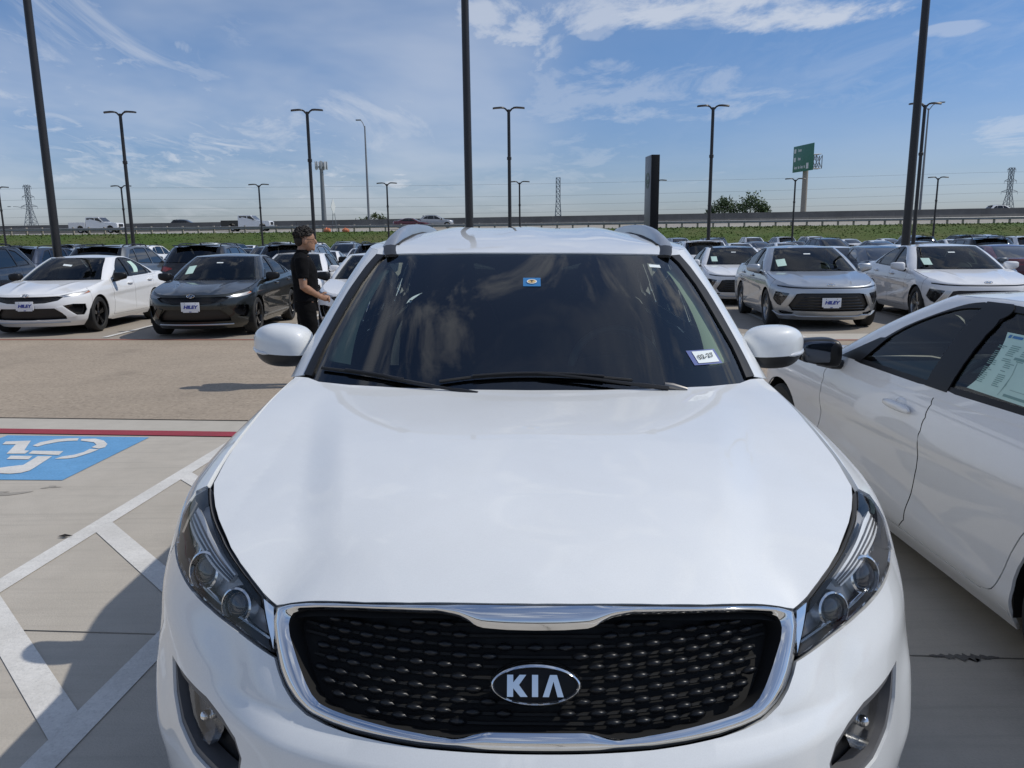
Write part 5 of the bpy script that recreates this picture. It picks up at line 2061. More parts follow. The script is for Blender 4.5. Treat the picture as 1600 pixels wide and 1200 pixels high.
oc = D(HL_, [f(x, z) for x, z in CH_O])
ic = D(HL_, [f(x, z) for x, z in CH_I])
ko, ki = len(HEF)-1, 10
oo = halfeven(oc[:ko+1], 46)[:-1]+halfeven(oc[ko:], 56)
ii = halfeven(ic[:ki+1], 46)[:-1]+halfeven(ic[ki:], 56)
oo, ii = closed(oo), closed(ii)
grille = obj('grille', patch(HL_, shrink(cho, .012), (), .03, -.045, 0), 'void_black', hero)
ch = ring(HL_, oo, ii, .008, 8, -.002)
obj('chrome_frame', ch, 'chrome', grille)
# inner return of the frame
ret = G()
pi_ = np.array(ii)
Pa = HL_.P(pi_[:, 0], pi_[:, 1])
Na = HL_.nrm(pi_[:, 0], pi_[:, 1])
k = len(ii)
ret.add(np.concatenate([Pa-Na*.002, Pa-Na*.046]), [(i, (i+1) % k, (i+1) % k+k, i+k) for i in range(k)])
obj('grille_surround', ret, 'void_black', grille)
# dark seam between hood and chrome and chrome and bumper
sb = np.array(closed(D(HL_, [f(x, z) for x, z in CH_O])))
pts = HL_.P(sb[:, 0], sb[:, 1])-HL_.nrm(sb[:, 0], sb[:, 1])*.006
obj('grille_gasket', tube([tuple(p) for p in pts]+[tuple(pts[0])], .0035, 6, False), 'black_rubber', grille)
# studs
n8 = 10
V = [(0, 0, .010)]
F = []
for j, (a, b, h) in enumerate(((.55, .55, .0085), (1, 1, .0))):
    for i in range(n8):
        t = 2*math.pi*i/n8
        cx = math.cos(t)
        V.append((.0160*a*math.copysign(abs(cx)**1.35, cx), .0074*b*math.sin(t), h))
for i in range(n8):
    F.append((0, 1+i, 1+(i+1) % n8))
    F.append((1+i, 1+n8+i, 1+n8+(i+1) % n8, 1+(i+1) % n8))
V += [(-.0185, 0, .0), (0, -.0074, -.002)]
stud = mesh('stud', G().add(V, F), 60)
stud.materials.append(mat('stud_black', (.006, .007, .009), .36, spec=.4))
inn_poly = np.array(shrink(chi, .012))
nst = 0
for r_ in range(12):
    zz = .828+r_*.0142
    for c_ in range(-17, 18):
        x = (c_+.5*(r_ % 2))*.0535
        if abs(x) > .45:
            continue
        xx = x*(1-.10*(abs(x)/.45)**2)
        s_ = HL_.fx(xx, zz)
        if not inside(np.array([[s_, zz]]), inn_poly)[0]:
            continue
        if (xx/.092)**2+((zz-.894)/.046)**2 < 1:
            continue
        p = HL_.P(np.array([s_]), np.array([zz]))[0]
        nn = HL_.nrm(np.array([s_]), np.array([zz]))[0]
        o = obj('stud', stud, 'gloss_black', grille)
        o.matrix_local = frame(p-nn*.030, nn)
        nst += 1
# mesh bars behind the studs
bars = G()
for r_ in range(12):
    zz = .828+r_*.0142
    xs_ = np.linspace(-.43, .43, 41)
    q = [(HL_.fx(float(x), zz), zz) for x in xs_]
    q = [a for a in q if inside(np.array([a]), inn_poly)[0]]
    if len(q) > 2:
        a = np.array(q)
        p = HL_.P(a[:, 0], a[:, 1])-HL_.nrm(a[:, 0], a[:, 1])*.036
        bars.join(tube([tuple(v) for v in p], .0035, 5))
obj('grille_mesh', bars, 'void_black', grille)
# emblem: oval badge with raised letters
bp_ = HL_.P(np.array([0.]), np.array([.894]))[0]
bn = np.array((0, -.86, .34))
bm_ = frame(bp_-np.array((0, .006, 0)), bn)
badge = empty('badge')
badge.parent = hero
bd = G()
n = 48
a_, b_ = .076, .0345
dome = [(1.0, -.03), (1.0, .004), (.94, .011), (.88, .013), (.82, .010), (.79, .005)]
for i in range(n):
    pass
V, F = [], []
for k_, h_ in dome:
    for i in range(n):
        t = 2*math.pi*i/n
        kk = 1-(1-k_)*1.0
        V.append(((a_-(1-k_)*a_*.55)*math.cos(t), (b_-(1-k_)*a_*.55)*math.sin(t), h_))
for j in range(len(dome)-1):
    for i in range(n):
        F.append((j*n+i, j*n+(i+1) % n, (j+1)*n+(i+1) % n, (j+1)*n+i))
obj('badge_rim', G().add(V, F).xf(bm_), 'chrome', badge)
V = [(0, 0, .0075)]
F = []
for k_, h_ in ((.5, .0065), (1, .0045)):
    for i in range(n):
        t = 2*math.pi*i/n
        V.append(((a_-.20*a_*.55)*k_*math.cos(t), (b_-.20*a_*.55)*k_*math.sin(t), h_))
for i in range(n):
    F.append((0, 1+i, 1+(i+1) % n))
    F.append((1+i, 1+n+i, 1+n+(i+1) % n, 1+(i+1) % n))
obj('badge_face', G().add(V, F).xf(bm_), 'badge_black', badge)
h = .0185
let = [
    [(-.0495, -h), (-.0390, -h), (-.0390, -.004), (-.0265, -h), (-.0140, -h), (-.0290, .0015), (-.0165, h), (-.0280, h), (-.0390, .0055), (-.0390, h), (-.0495, h)],
    [(-.0065, -h), (.0040, -h), (.0040, h), (-.0065, h)],
    [(.0120, -h), (.0225, -h), (.0305, .0075), (.0375, -h), (.0480, -h), (.0365, h), (.0245, h)]]
for q in let:
    obj('badge_letter', prism([(a*.95, b*.93) for a, b in q], .006, 'Z', .0055).xf(bm_), 'lamp_chrome', badge)
# headlights
lamps_ = []
for sg in (1, -1):
    fl_ = (lambda g: g) if sg > 0 else (lambda g: g.mirror())
    root = obj('headlight', fl_(patch(HL_, shrink(lamp, .006), (), .03, -.040, 0)), 'lamp_bowl', hero)
    lamps_.append(root)
    lp = np.array(resample(shrink(lamp, .002), .02))
    Pa, Na = HL_.P(lp[:, 0], lp[:, 1]), HL_.nrm(lp[:, 0], lp[:, 1])
    k = len(lp)
    obj('lamp_housing', fl_(G().add(np.concatenate([Pa-Na*.003, Pa-Na*.054]), [(i, (i+1) % k, (i+1) % k+k, i+k) for i in range(k)])), 'grey_plastic', root)
    obj('lamp_lens', fl_(patch(HL_, shrink(lamp, .003), (), .02, .001, .006)), 'clear_lens', root)
    drl = curve([(.585, .974), (.63, .990), (.68, 1.005), (.725, 1.014), (.765, 1.014)], 6)
    drl2 = curve([(.776, .987), (.745, .982), (.70, .976), (.65, .965), (.60, .957)], 6)
    obj('daytime_light', fl_(patch(HL_, D(HL_, [f(x, z) for x, z in drl+drl2]), (), .015, -.007, .012)), 'lamp_white', root)
    for t_ in (.25, .5, .75):
        rib = [(a[0]*(1-t_)+b[0]*t_, a[1]*(1-t_)+b[1]*t_) for a, b in zip(drl, reversed(drl2))]
        q = np.array(D(HL_, [f(x, z) for x, z in rib]))
        p = HL_.P(q[:, 0], q[:, 1])-HL_.nrm(q[:, 0], q[:, 1])*.0065
        obj('light_rib', fl_(tube([tuple(v) for v in p], .0022, 5)), 'grey_plastic', root)
    for (x, z, r) in ((.685, .948, .036), (.578, .928, .031)):
        p = HL_.P(np.array([HL_.fx(x, z)]), np.array([z]))[0]
        nn = HL_.nrm(np.array([HL_.fx(x, z)]), np.array([z]))[0]
        dirv = (nn*.55+np.array((0, -1, 0.1))*.45)
        m_ = frame(p-nn*.019, dirv)
        pr_ = obj('projector_lens', fl_(superell((0, 0, 0), (r*.86, r*.86, r*.42), 2.0, 20, 12).xf(m_)), 'projector', root)
        obj('projector_ring', fl_(lathe([(r*.86, -.03), (r*.92, .006), (r*1.0, .012), (r*1.12, .010), (r*1.18, .0), (r*1.18, -.03)], 32, 'Z').xf(m_)), 'lamp_chrome', pr_)
    # stepped bezel below the projectors
    bz2 = curve([(.495, .900), (.56, .908), (.63, .915), (.71, .921), (.765, .930)], 5)
    q = np.array(D(HL_, [f(x, z) for x, z in bz2]))
    p = HL_.P(q[:, 0], q[:, 1])-HL_.nrm(q[:, 0], q[:, 1])*.020
    obj('bezel_strip', fl_(tube([tuple(v) for v in p], .004, 6)), 'lamp_chrome', root)
    for i_, (x, z) in enumerate(((.745, .955), (.765, .965), (.785, .978), (.752, .972))):
        p = HL_.P(np.array([HL_.fx(x, z)]), np.array([z]))[0]
        nn = HL_.nrm(np.array([HL_.fx(x, z)]), np.array([z]))[0]
        obj('reflector_facet', fl_(box((0, 0, 0), (.020, .028, .006), .002).xf(frame(p-nn*.028, nn+np.array((.1*i_, -.2, .1))))), 'lamp_chrome', root)
    # chrome corner piece beside the grille
    cp = [(.479, .950), (.503, .957), (.484, .915), (.470, .890), (.474, .925)]
    obj('lamp_corner_trim', fl_(patch(HL_, D(HL_, [f(x, z) for x, z in cp]), (), .02, .0, .008)), 'chrome', root)
# fog lamps
for sg in (1, -1):
    fl_ = (lambda g: g) if sg > 0 else (lambda g: g.mirror())
    root = obj('fog_lamp', fl_(patch(HL_, fog, (), .03, -.045, 0)), 'black_plastic', hero)
    sf = shrink(fog, .016)
    obj('fog_bezel', fl_(patch(HL_, fog, [sf], .02, -.006, .035)), 'grey_plastic', root)
    q = [(.700, .763), (.655, .755), (.622, .745), (.608, .728), (.612, .70), (.628, .668), (.655, .664), (.685, .690), (.700, .725)]
    obj('fog_reflector', fl_(patch(HL_, D(HL_, [f(x, z) for x, z in q]), (), .02, -.034, 0)), 'fog_bowl', root)
    obj('fog_lens', fl_(patch(HL_, D(HL_, [f(x, z) for x, z in q]), (), .02, -.016, .02)), 'clear_lens', root)
    p = HL_.P(np.array([HL_.fx(.65, .71)]), np.array([.71]))[0]
    nn = HL_.nrm(np.array([HL_.fx(.65, .71)]), np.array([.71]))[0]
    obj('fog_bulb', fl_(superell((0, 0, 0), (.012, .012, .014), 2., 12, 8).xf(frame(p-nn*.026, nn))), 'lamp_chrome', root)

# ---- cabin
GE = [(.757, 1.150), (.748, 1.19), (.735, 1.235), (.705, 1.325), (.672, 1.41), (.630, 1.49), (.598, 1.535)]     # outer edge of black pillar trim, (x,z)
WE = [(.722, 1.150), (.716, 1.19), (.706, 1.235), (.672, 1.325), (.630, 1.43), (.586, 1.505), (.560, 1.533)]     # visible glass edge
WT = 1.5455
ge = D(HG, [f(x, z) for x, z in GE])
we = D(HG, [f(x, z) for x, z in WE])
ws_out = closed([(0., 1.128)]+D(HG, [f(.40, 1.128), f(.66, 1.130), f(.722, 1.138)])+we+D(HG, [f(.50, 1.540), f(.40, 1.5425), f(.25, WT)])+[(0., WT)])
wsg = obj('windshield', patch(HG, ws_out, (), .03, -.004, 0), 'windshield_glass', hero)
# frit band printed round the inside of the glass
fi = closed([(0., 1.185)]+D(HG, [f(.30, 1.187), f(.55, 1.193), f(.685, 1.202), f(.698, 1.225), f(.676, 1.30), f(.640, 1.39), f(.602, 1.465), f(.568, 1.507), f(.50, 1.516), f(.30, 1.518), f(.20, 1.516), f(.13, 1.500), f(.095, 1.465), f(.085, 1.452)])+[(0., 1.450)])
obj('windshield_border', patch(HG, ws_out, [fi], .03, -.010, 0), 'gloss_black', wsg)
obj('sensor_cover', box((0, 0, 0), (.16, .05, .10), .02).xf(frame((0, 1.99, 1.46), (0, -.55, .84))), 'cabin_dark', wsg)
obj('rear_view_mirror', superell((0, 2.02, 1.445), (.115, .018, .032), 3.2, 22, 8), 'cabin_dark', hero)
# black pillar trim between glass and white pillar
trim = ge+[(a, b) for a, b in reversed(we)]
pt = pair('pillar_trim', HG, trim, [], 'pillar_black', .025, .004, .02)
# white pillar, roof side
roof_s = [(2.06, 1.553), (2.3, 1.572), (2.7, 1.592), (3.2, 1.600), (3.7, 1.595), (4.0, 1.575)]
WIN = [[s(1.98, 1.185), s(2.10, 1.30), s(2.30, 1.435), s(2.48, 1.505), s(2.72, 1.525), s(2.70, 1.185)],
       [s(2.78, 1.185), s(2.80, 1.528), s(3.3, 1.53), s(3.62, 1.515), s(3.68, 1.195)],
       [s(3.74, 1.20), s(3.70, 1.51), s(4.0, 1.47), s(4.16, 1.27), s(4.16, 1.23)]]
frp = ge+D(HG, [s(y, z) for y, z in roof_s])+D(HG, [('r', .58, 1.57), ('r', .66, 1.40), ('r', .70, 1.22), s(4.25, 1.13), s(3.3, 1.12), s(2.4, 1.12), s(1.62, 1.125), s(1.56, 1.128)])
wns = [D(HG, w) for w in WIN]
g = patch(HG, frp, wns, .03, 0., .003)
cab = obj('cabin_frame', both(g), PW, hero)
obj('cabin_lining', both(patch(HG, frp, [shrink(w_, .004) for w_ in wns], .03, -.020, 0)), 'cabin_dark', hero)
for i_, w_ in enumerate(wns):
    pair('side_window', HG, w_, [], 'window_glass' if i_ == 0 else 'dark_window_glass', .06, -.006, 0)
rw_ = D(HG, [('r', 0.0001, 1.22), ('r', .70, 1.22), ('r', .66, 1.40), ('r', .58, 1.57), ('r', 0.0001, 1.57)])
obj('rear_window', both(patch(HG, rw_, (), .06, -.003, 0)), 'dark_window_glass', hero)
obj('tailgate_panel', both(patch(HG, D(HG, [('r', 0.0001, 1.22), ('r', .70, 1.22), ('r', .72, 1.12), ('r', 0.0001, 1.12)]), (), .06, 0, 0)), PW, hero)
# roof
rhalf = ([(0., WT)]+D(HG, [f(.25, WT), f(.40, 1.5425), f(.50, 1.540), f(.560, 1.533), f(.598, 1.535)])+D(HG, [s(y, z) for y, z in roof_s])+D(HG, [('r', .58, 1.57), ('r', .3, 1.575)])+[(HG.smax, 1.575)])
hlf = [HG.P(np.array([a]), np.array([b]))[0] for a, b in rhalf]
dn = []
for a, b in zip(hlf[:-1], hlf[1:]):
    for t in np.linspace(0, 1, 5)[:-1]:
        dn.append(a+(b-a)*t)
dn.append(hlf[-1])
rp_ = []
for q in dn:
    rp_.append(tuple(q))
    if q[0] > 1e-3:
        rp_.append((-q[0], q[1], q[2]))
rp_ += [(0, y, z) for y, z in ((2.02, 1.562), (2.15, 1.585), (2.4, 1.612), (2.7, 1.632), (3.0, 1.642), (3.4, 1.640), (3.8, 1.622), (4.1, 1.595))]
rp_ += [(sg*.40, y, z) for sg in (-1, 1) for y, z in ((2.15, 1.578), (2.4, 1.605), (2.7, 1.625), (3.0, 1.635), (3.4, 1.632), (3.8, 1.612))]
RC = Cap(rp_, lambda x, y: .006*np.clip(np.cos(np.asarray(x)*2*math.pi/.36), -.4, 1)*np.clip((y-2.15)/.4, 0, 1)*np.clip((3.9-y)/.4, 0, 1)*np.clip((.5-np.abs(x))/.1, 0, 1), 6e-4)
ho = [(float(max(q[0], 0)), float(q[1])) for q in dn]
ro = ho+[(-x, y) for x, y in reversed(ho) if x > 1e-3]
obj('roof', patch(RC, ro, (), .03, .001, .01), PW, hero)
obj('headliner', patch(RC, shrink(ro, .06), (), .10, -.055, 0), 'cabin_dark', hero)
# roof rails: closed silver fins that rise out of the roof, dark ditch trim in front
for sg in (1, -1):
    V, F = [], []
    ys_ = [2.10, 2.16, 2.25, 2.36, 2.5, 2.7, 3.0, 3.4, 3.7, 3.85, 3.95]
    tops = [.004, .020, .036, .046, .051, .052, .050, .046, .038, .020, .004]
    xs_ = [.560, .558, .556, .555, .555, .557, .560, .560, .555, .55, .545]
    wid = [.030, .030, .028, .026, .024, .022, .021, .021, .022, .022, .02]
    for y, t, x, w_ in zip(ys_, tops, xs_, wid):
        zb = float(RC.P(np.array([x]), np.array([y]))[0, 2])
        V += [(sg*(x-w_), y, zb-.012), (sg*(x-w_*.75), y, zb+t*.75), (sg*(x-w_*.35), y, zb+t), (sg*(x+w_*.35), y, zb+t), (sg*(x+w_*.8), y, zb+t*.72), (sg*(x+w_), y, zb-.02)]
    for i in range(len(ys_)-1):
        for j in range(5):
            q = (i*6+j, (i+1)*6+j, (i+1)*6+j+1, i*6+j+1)
            F.append(q if sg > 0 else q[::-1])
    F += [tuple(range(6)), tuple(range(len(V)-1, len(V)-7, -1))]
    obj('roof_rail', G().add(V, F), 'satin_silver', hero, sharp=50)
    pth = [(sg*x, y, float(RC.P(np.array([x]), np.array([y]))[0, 2])+.001) for x, y in ((.530, 1.975), (.543, 2.03), (.555, 2.10), (.556, 2.2))]
    obj('roof_ditch_trim', tube(pth, .027, 8, True, .22), 'black_plastic', hero)
    pth = [(sg*x, y, float(RC.P(np.array([x]), np.array([y]))[0, 2])+.002) for x, y in ((.527, 2.12), (.525, 2.3), (.53, 2.6), (.535, 3.0), (.535, 3.6))]
    obj('rail_base_gasket', tube(pth, .006, 6), 'black_rubber', hero)

# mirrors
for sg in (1, -1):
    fl_ = (lambda g: g) if sg > 0 else (lambda g: g.mirror())

    def shape(g):
        V = []
        for x, y, z in g.V:
            t = x/.115
            V.append((x, y*(1-.18*t)+.05*max(0, t)**2, (z*(1-.20*max(0, t)**2)) + .004*t))
        return G().add(V, g.F)
    c = Matrix.Translation((.925, 1.80, 1.205))
    low = fl_(shape(superell((0, 0, 0), (.112, .085, .078), 2.9, 36, 10, (-1, -.28))).xf(c))
    cap = fl_(shape(superell((0, 0, 0), (.115, .088, .081), 2.9, 36, 16, (-.30, 1))).xf(c))
    mr = obj('door_mirror', cap, PW, hero)
    obj('mirror_base', low, 'black_plastic', mr)
    ind = []
    for i in range(11):
        a = R(-78+i*9.5)
        sp_ = lambda v, e: math.copysign(abs(v)**e, v)
        x, y = .115*sp_(math.cos(a), .8)*.975, .088*sp_(math.sin(a), .8)*.975
        t = x/.115
        ind.append((x, y*(1-.18*t)+.05*max(0, t)**2, -.022+.004*t+.004*i/10))
    obj('mirror_indicator', fl_(tube(ind, [.004]+[.0085]*9+[.004], 8).xf(c)), 'clear_indicator', mr)
    obj('mirror_glass', fl_(superell((.925, 1.872, 1.21), (.092, .012, .060), 3.2, 24, 8)), 'mirror_glass', mr)
    obj('mirror_arm', fl_(tube([(.775, 1.80, 1.125), (.82, 1.80, 1.135), (.88, 1.80, 1.150)], [.045, .038, .036], 10, True, .6)), 'black_plastic', mr)
    obj('mirror_sail', fl_(prism([(1.62, 1.10), (1.97, 1.10), (1.98, 1.19), (1.85, 1.18)], .03, 'X', .785)), 'gloss_black', mr)
# cowl, wipers, washer
obj('cowl', patch(HG, closed([(0., 1.075)]+D(HG, [f(.70, 1.085), f(.765, 1.11), f(.755, 1.147), f(.722, 1.146), f(.66, 1.138), f(.40, 1.134)])+[(0., 1.133)]), (), .04, -.012, 0), 'black_plastic', hero)


def on_glass(x, z, o=.012):
    q = HG.fx(x, z)
    return tuple((HG.P(np.array([q]), np.array([z]))+HG.nrm(np.array([q]), np.array([z]))*o)[0])


for nm, blade, armp in (('left', [(-.69, 1.172), (-.60, 1.170), (-.50, 1.163), (-.40, 1.152), (-.30, 1.140)], [(-.47, 1.160), (-.36, 1.142), (-.24, 1.128), (-.16, 1.118)]),
                        ('right', [(-.285, 1.151), (-.18, 1.163), (-.05, 1.170), (.10, 1.170), (.24, 1.163), (.33, 1.156)], [(.03, 1.170), (.18, 1.158), (.33, 1.142), (.44, 1.130)])):
    bld = obj('wiper', tube([on_glass(x, z, .006) for x, z in curve(blade, 4)], .0055, 6), 'black_rubber', hero)
    obj('wiper_arm', tube([on_glass(x, z, .014) for x, z in curve(armp, 4)], [.005]*9+[.008]*4, 6), 'black_plastic', bld)
    obj('wiper_frame', tube([on_glass(x, z, .013) for x, z in curve(blade[1:-1], 4)], .0045, 6), 'black_plastic', bld)
obj('wiper_pivot_cover', tube([on_glass(.43, 1.139, .012), on_glass(.455, 1.135, .013), on_glass(.50, 1.127, .010)], [.010, .011, .008], 10), 'dull_metal', hero)
# stickers on the glass
mt = [(HG.fx(.535, 1.2345), 1.2345), (HG.fx(.637, 1.2270), 1.2270), (HG.fx(.645, 1.1960), 1.1960), (HG.fx(.545, 1.2035), 1.2035)]
mt = [(HG.fx(x, z), z) for x, z in ((.530, 1.2350), (.634, 1.2365), (.652, 1.1965), (.550, 1.1950))]
st = obj('registration_sticker', patch(HG, mt, (), .02, -.002, 0), 'sticker_navy', wsg)
mi = [(HG.fx(x, z), z) for x, z in ((.549, 1.2310), (.626, 1.2325), (.641, 1.2005), (.565, 1.1990))]
obj('sticker_panel', patch(HG, mi, (), .02, .0, 0), 'paper_white', st)
pc = np.array(on_glass(.595, 1.2155, .003))
nn = HG.nrm(np.array([HG.fx(.595, 1.2155)]), np.array([1.2155]))[0]
mm = frame(pc, nn, (-.10, 0, 1))
obj('sticker_lettering', text_geo('02-27', .028, .0006, 0, 0).xf(mm), 'ink', st)
tt = [(HG.fx(x, z), z) for x, z in ((-.018, 1.460), (.046, 1.460), (.046, 1.432), (-.018, 1.432))]
tg_ = obj('toll_tag', patch(HG, tt, (), .02, -.002, 0), 'sticker_blue', wsg)
pc = np.array(on_glass(.014, 1.446, .0005))
nn = HG.nrm(np.array([HG.fx(.014, 1.446)]), np.array([1.446]))[0]
mm = frame(pc, nn)
e = G()
for rx_, ry_, zz in ((.0185, .0135, .0004), (.0150, .0102, .0010)):
    q = G()
    V = [(0, 0, zz)]+[(rx_*math.cos(2*math.pi*i/24), ry_*math.sin(2*math.pi*i/24), zz) for i in range(24)]
    q.add(V, [(0, 1+i, 1+(i+1) % 24) for i in range(24)])
    obj('tag_oval', q.xf(mm), 'paper_white' if zz < .0008 else 'sticker_tan', tg_)
obj('tag_letter', prism([(-.0065, .0068), (-.0065, .0038), (-.0018, .0038), (-.0018, -.0070), (.0018, -.0070), (.0018, .0038), (.0065, .0038), (.0065, .0068)], .0005, 'Z', .0014).xf(mm), 'ink', tg_)
obj('inspection_sticker', patch(HG, [(HG.fx(x, z), z) for x, z in ((.462, 1.507), (.505, 1.504), (.508, 1.494), (.464, 1.497))], (), .02, -.003, 0), 'paper_white', wsg)
# ---- what shows through the glass
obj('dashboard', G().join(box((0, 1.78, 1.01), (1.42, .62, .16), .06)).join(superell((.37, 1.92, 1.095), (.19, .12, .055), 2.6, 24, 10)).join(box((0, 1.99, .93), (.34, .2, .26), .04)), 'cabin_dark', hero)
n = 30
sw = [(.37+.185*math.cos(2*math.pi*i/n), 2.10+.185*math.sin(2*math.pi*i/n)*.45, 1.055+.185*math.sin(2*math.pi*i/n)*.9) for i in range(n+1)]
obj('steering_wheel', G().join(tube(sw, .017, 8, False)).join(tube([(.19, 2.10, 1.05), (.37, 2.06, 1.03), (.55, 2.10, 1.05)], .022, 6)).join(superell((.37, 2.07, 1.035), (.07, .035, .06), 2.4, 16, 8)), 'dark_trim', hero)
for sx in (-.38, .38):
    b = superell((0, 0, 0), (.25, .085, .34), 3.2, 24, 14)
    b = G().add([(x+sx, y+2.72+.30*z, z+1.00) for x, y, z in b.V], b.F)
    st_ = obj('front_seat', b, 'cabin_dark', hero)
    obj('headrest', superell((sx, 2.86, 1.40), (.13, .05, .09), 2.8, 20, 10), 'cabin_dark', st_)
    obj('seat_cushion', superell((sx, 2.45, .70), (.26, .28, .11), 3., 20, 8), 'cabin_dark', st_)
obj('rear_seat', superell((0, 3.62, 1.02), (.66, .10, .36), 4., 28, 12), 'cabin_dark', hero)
# light trim on the inside of the windshield pillars
ip = [(.612, 1.205), (.618, 1.30), (.600, 1.39), (.565, 1.475), (.545, 1.505)]
op = [(.742, 1.205), (.727, 1.28), (.690, 1.39), (.650, 1.46), (.600, 1.52)]
pq = D(HG, [f(x, z) for x, z in curve(ip, 3)]+[f(x, z) for x, z in reversed(curve(op, 3))])
pair('inner_pillar_trim', HG, pq, [], 'beige_trim', .04, -.035, .0)
tub = both(patch(HL_, D(HL_, [s(1.55, 1.139), s(2.7, 1.142), s(4.2, 1.157), s(4.2, .45), s(1.55, .45)]), (), .15, -.03, 0))
tub.join(box((0, 2.7, .42), (1.7, 2.9, .05))).join(box((0, 1.50, .75), (1.62, .05, .62))).join(box((0, 4.35, .8), (1.6, .05, .7)))
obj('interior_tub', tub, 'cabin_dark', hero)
# underside, wheels
und = box((0, 2.3, .30), (1.35, 4.0, .06))
for ya_ in (yax, yrx):
    for sg in (-1, 1):
        V, F = [], []
        for i in range(15):
            a = math.pi*(i/14)*1.16-.25
            V += [(sg*(.84 if ya_ < 2 else .90), ya_+math.cos(a)*(raH+.012), rwH+math.sin(a)*(raH+.012)), (sg*.56, ya_+math.cos(a)*(raH+.012), rwH+math.sin(a)*(raH+.012))]
            if i:
                F.append((2*i-2, 2*i, 2*i+1, 2*i-1))
        k = len(V)
        V.append((sg*.56, ya_, rwH))
        F += [(2*i+1, 2*i+3, k) for i in range(14)]
        und.add(V, F)
obj('underbody', und, 'void_black', hero)
WH = wheel_proto(.365, .235, 'rim_silver', 5)
for ya_ in (yax, yrx):
    for sg in (1, -1):
        w_ = copy_tree(WH, hero)
        w_.location = (sg*(.725 if ya_ < 2 else .80), ya_, .365)
        w_.rotation_euler = (0, 0, 0 if sg > 0 else math.pi)
for c in list(WH.children):
    for d in list(c.children):
        bpy.data.objects.remove(d)
    bpy.data.objects.remove(c)
bpy.data.objects.remove(WH)


# ------------------------------------------------------------------ the rows of cars
def kill(o):
    for c in list(o.children):
        kill(c)
    bpy.data.objects.remove(o, do_unlink=True)


_es = elantra_spec()
_es['res'] = .027
EL = build_car(_es)
SO = build_car(sonata_spec())
SV = build_car(suv_spec())
SEDl = build_car(sonata_spec(), True)
SUVl = build_car(suv_spec(), True)
used = {}


def car(proto, loc, rot, pnt, label, cat='car', group='cars parked in the rows', scale=1.0):
    k = proto.name
    o = proto if not used.get(k) else copy_tree(proto)
    used[k] = True
    nm = proto.name.split('.')[0]
    return place(o, loc, rot, pnt, label, cat, group, scale)


def ws_paper(o, B, x0, x1, z0, z1, tilt=.0, m='paper_green', name='window_sticker'):
    return obj(name, sticker(B, x0, x1, z0, z1, tilt), m, o)


LB, GB = EL and sedan_spec()['L'], sedan_spec()['G']
# copies first: a prototype is only moved into place by its first use
wE2 = car(EL, (-8.62, 13.86), 3.5, 'white_paint', 'white sedan facing the viewer at far left with a sticker in its rear side window', 'sedan')
dE = car(EL, (-5.41, 13.18), 3.0, 'dark_green_grey_paint', 'dark grey sedan facing the viewer between the white sedan and the standing man', 'sedan')
wE3 = car(EL, (-2.42, 12.95), 2.0, 'white_paint', 'white sedan with black mirror half hidden by the standing man and the SUV', 'sedan')
nE = car(EL, (2.69, 6.03), 180.5, 'white_paint', 'white sedan close at right seen along its side with a large price sheet', 'sedan')
nE.location.z = -.02
nE.scale = (1, 1.04, .97)
nE.rotation_euler = (0, 0, R(180.5))
sS = car(SO, (5.54, 13.5), -7.0, 'silver_paint', 'silver sedan facing the viewer right of the SUV with a dealer plate', 'sedan', scale=1.035)
wS = car(SO, (8.42, 13.75), -9.0, 'white_paint', 'white sedan at right, second in the front row after the silver one', 'sedan', scale=1.035)
bS = car(SO, (5.75, 19.2), -6.0, 'white_paint', 'white sedan with black roof parked behind the silver sedan', 'sedan', scale=1.03)
for c in bS.children:
    if c.name.split('.')[0] == 'roof':
        c.material_slots[0].material = M['gloss_black']
dV = car(SV, (-11.75, 14.35), 4.0, 'dark_blue_grey_paint', 'dark blue-grey SUV cut by the left edge in the front row', 'SUV')
rV = car(SV, (6.9, 31.0), 176, 'white_paint', 'white SUV seen from behind just right of the big SUV roof', 'SUV')
wE4 = car(SO, (-5.45, 18.6), 3.0, 'white_paint', 'white second-row sedan, its windshield showing just right of the man', 'sedan')
dS5 = car(SO, (11.8, 19.3), -7, 'grey_paint', 'dark grey sedan in the second row behind the white sedan at right', 'sedan')

# papers on the windows
G4 = {'window_paper': None}
for o, (x0, x1, z0, z1, t) in ((sS, (-.60, -.44, 1.03, 1.15, .02)), (wS, (-.60, -.46, 1.03, 1.15, 0)), (bS, (-.60, -.46, 1.03, 1.15, 0)), (dE, (-.56, -.42, 1.05, 1.19, .02))):
    ws_paper(o, GB, x0, x1, z0, z1, t)
for o in (sS, wS, bS, dE):
    ws_paper(o, GB, -.07, .05, 1.245, 1.262, 0, 'paper_white', 'mirror_tag')
ws_paper(wE2, GB, -.12, .06, 1.22, 1.25, -.02, 'paper_white', 'mirror_tag')


def side_paper(o, y0, y1, z0, z1, sg, skew=.0, name='window_sticker'):
    p = [(GB.sy(y0, z0), z0), (GB.sy(y1, z0+skew), z0+skew), (GB.sy(y1+.02, z1+skew), z1+skew), (GB.sy(y0+.02, z1), z1)]
    g = patch(GB, p, (), .05, -.0055, 0)
    return obj(name, g if sg > 0 else g.mirror(), 'paper_green', o)


side_paper(wE2, 2.78, 2.98, 1.05, 1.28, 1)
# the near sedan's price sheet with its printed blocks (its left side is the mirrored half once turned round)
pm_ = side_paper(nE, 2.72, 3.12, 1.02, 1.262, 1, .0, 'price_sheet')
bl_ = G()
rg = np.random.default_rng(4)


def blk(y0, y1, z0, z1, name='printed_block', m='ink'):
    p = [(GB.sy(y0, z0), z0), (GB.sy(y1, z0), z0), (GB.sy(y1, z1), z1), (GB.sy(y0, z1), z1)]
    return patch(GB, p, (), .08, -.0045, 0)


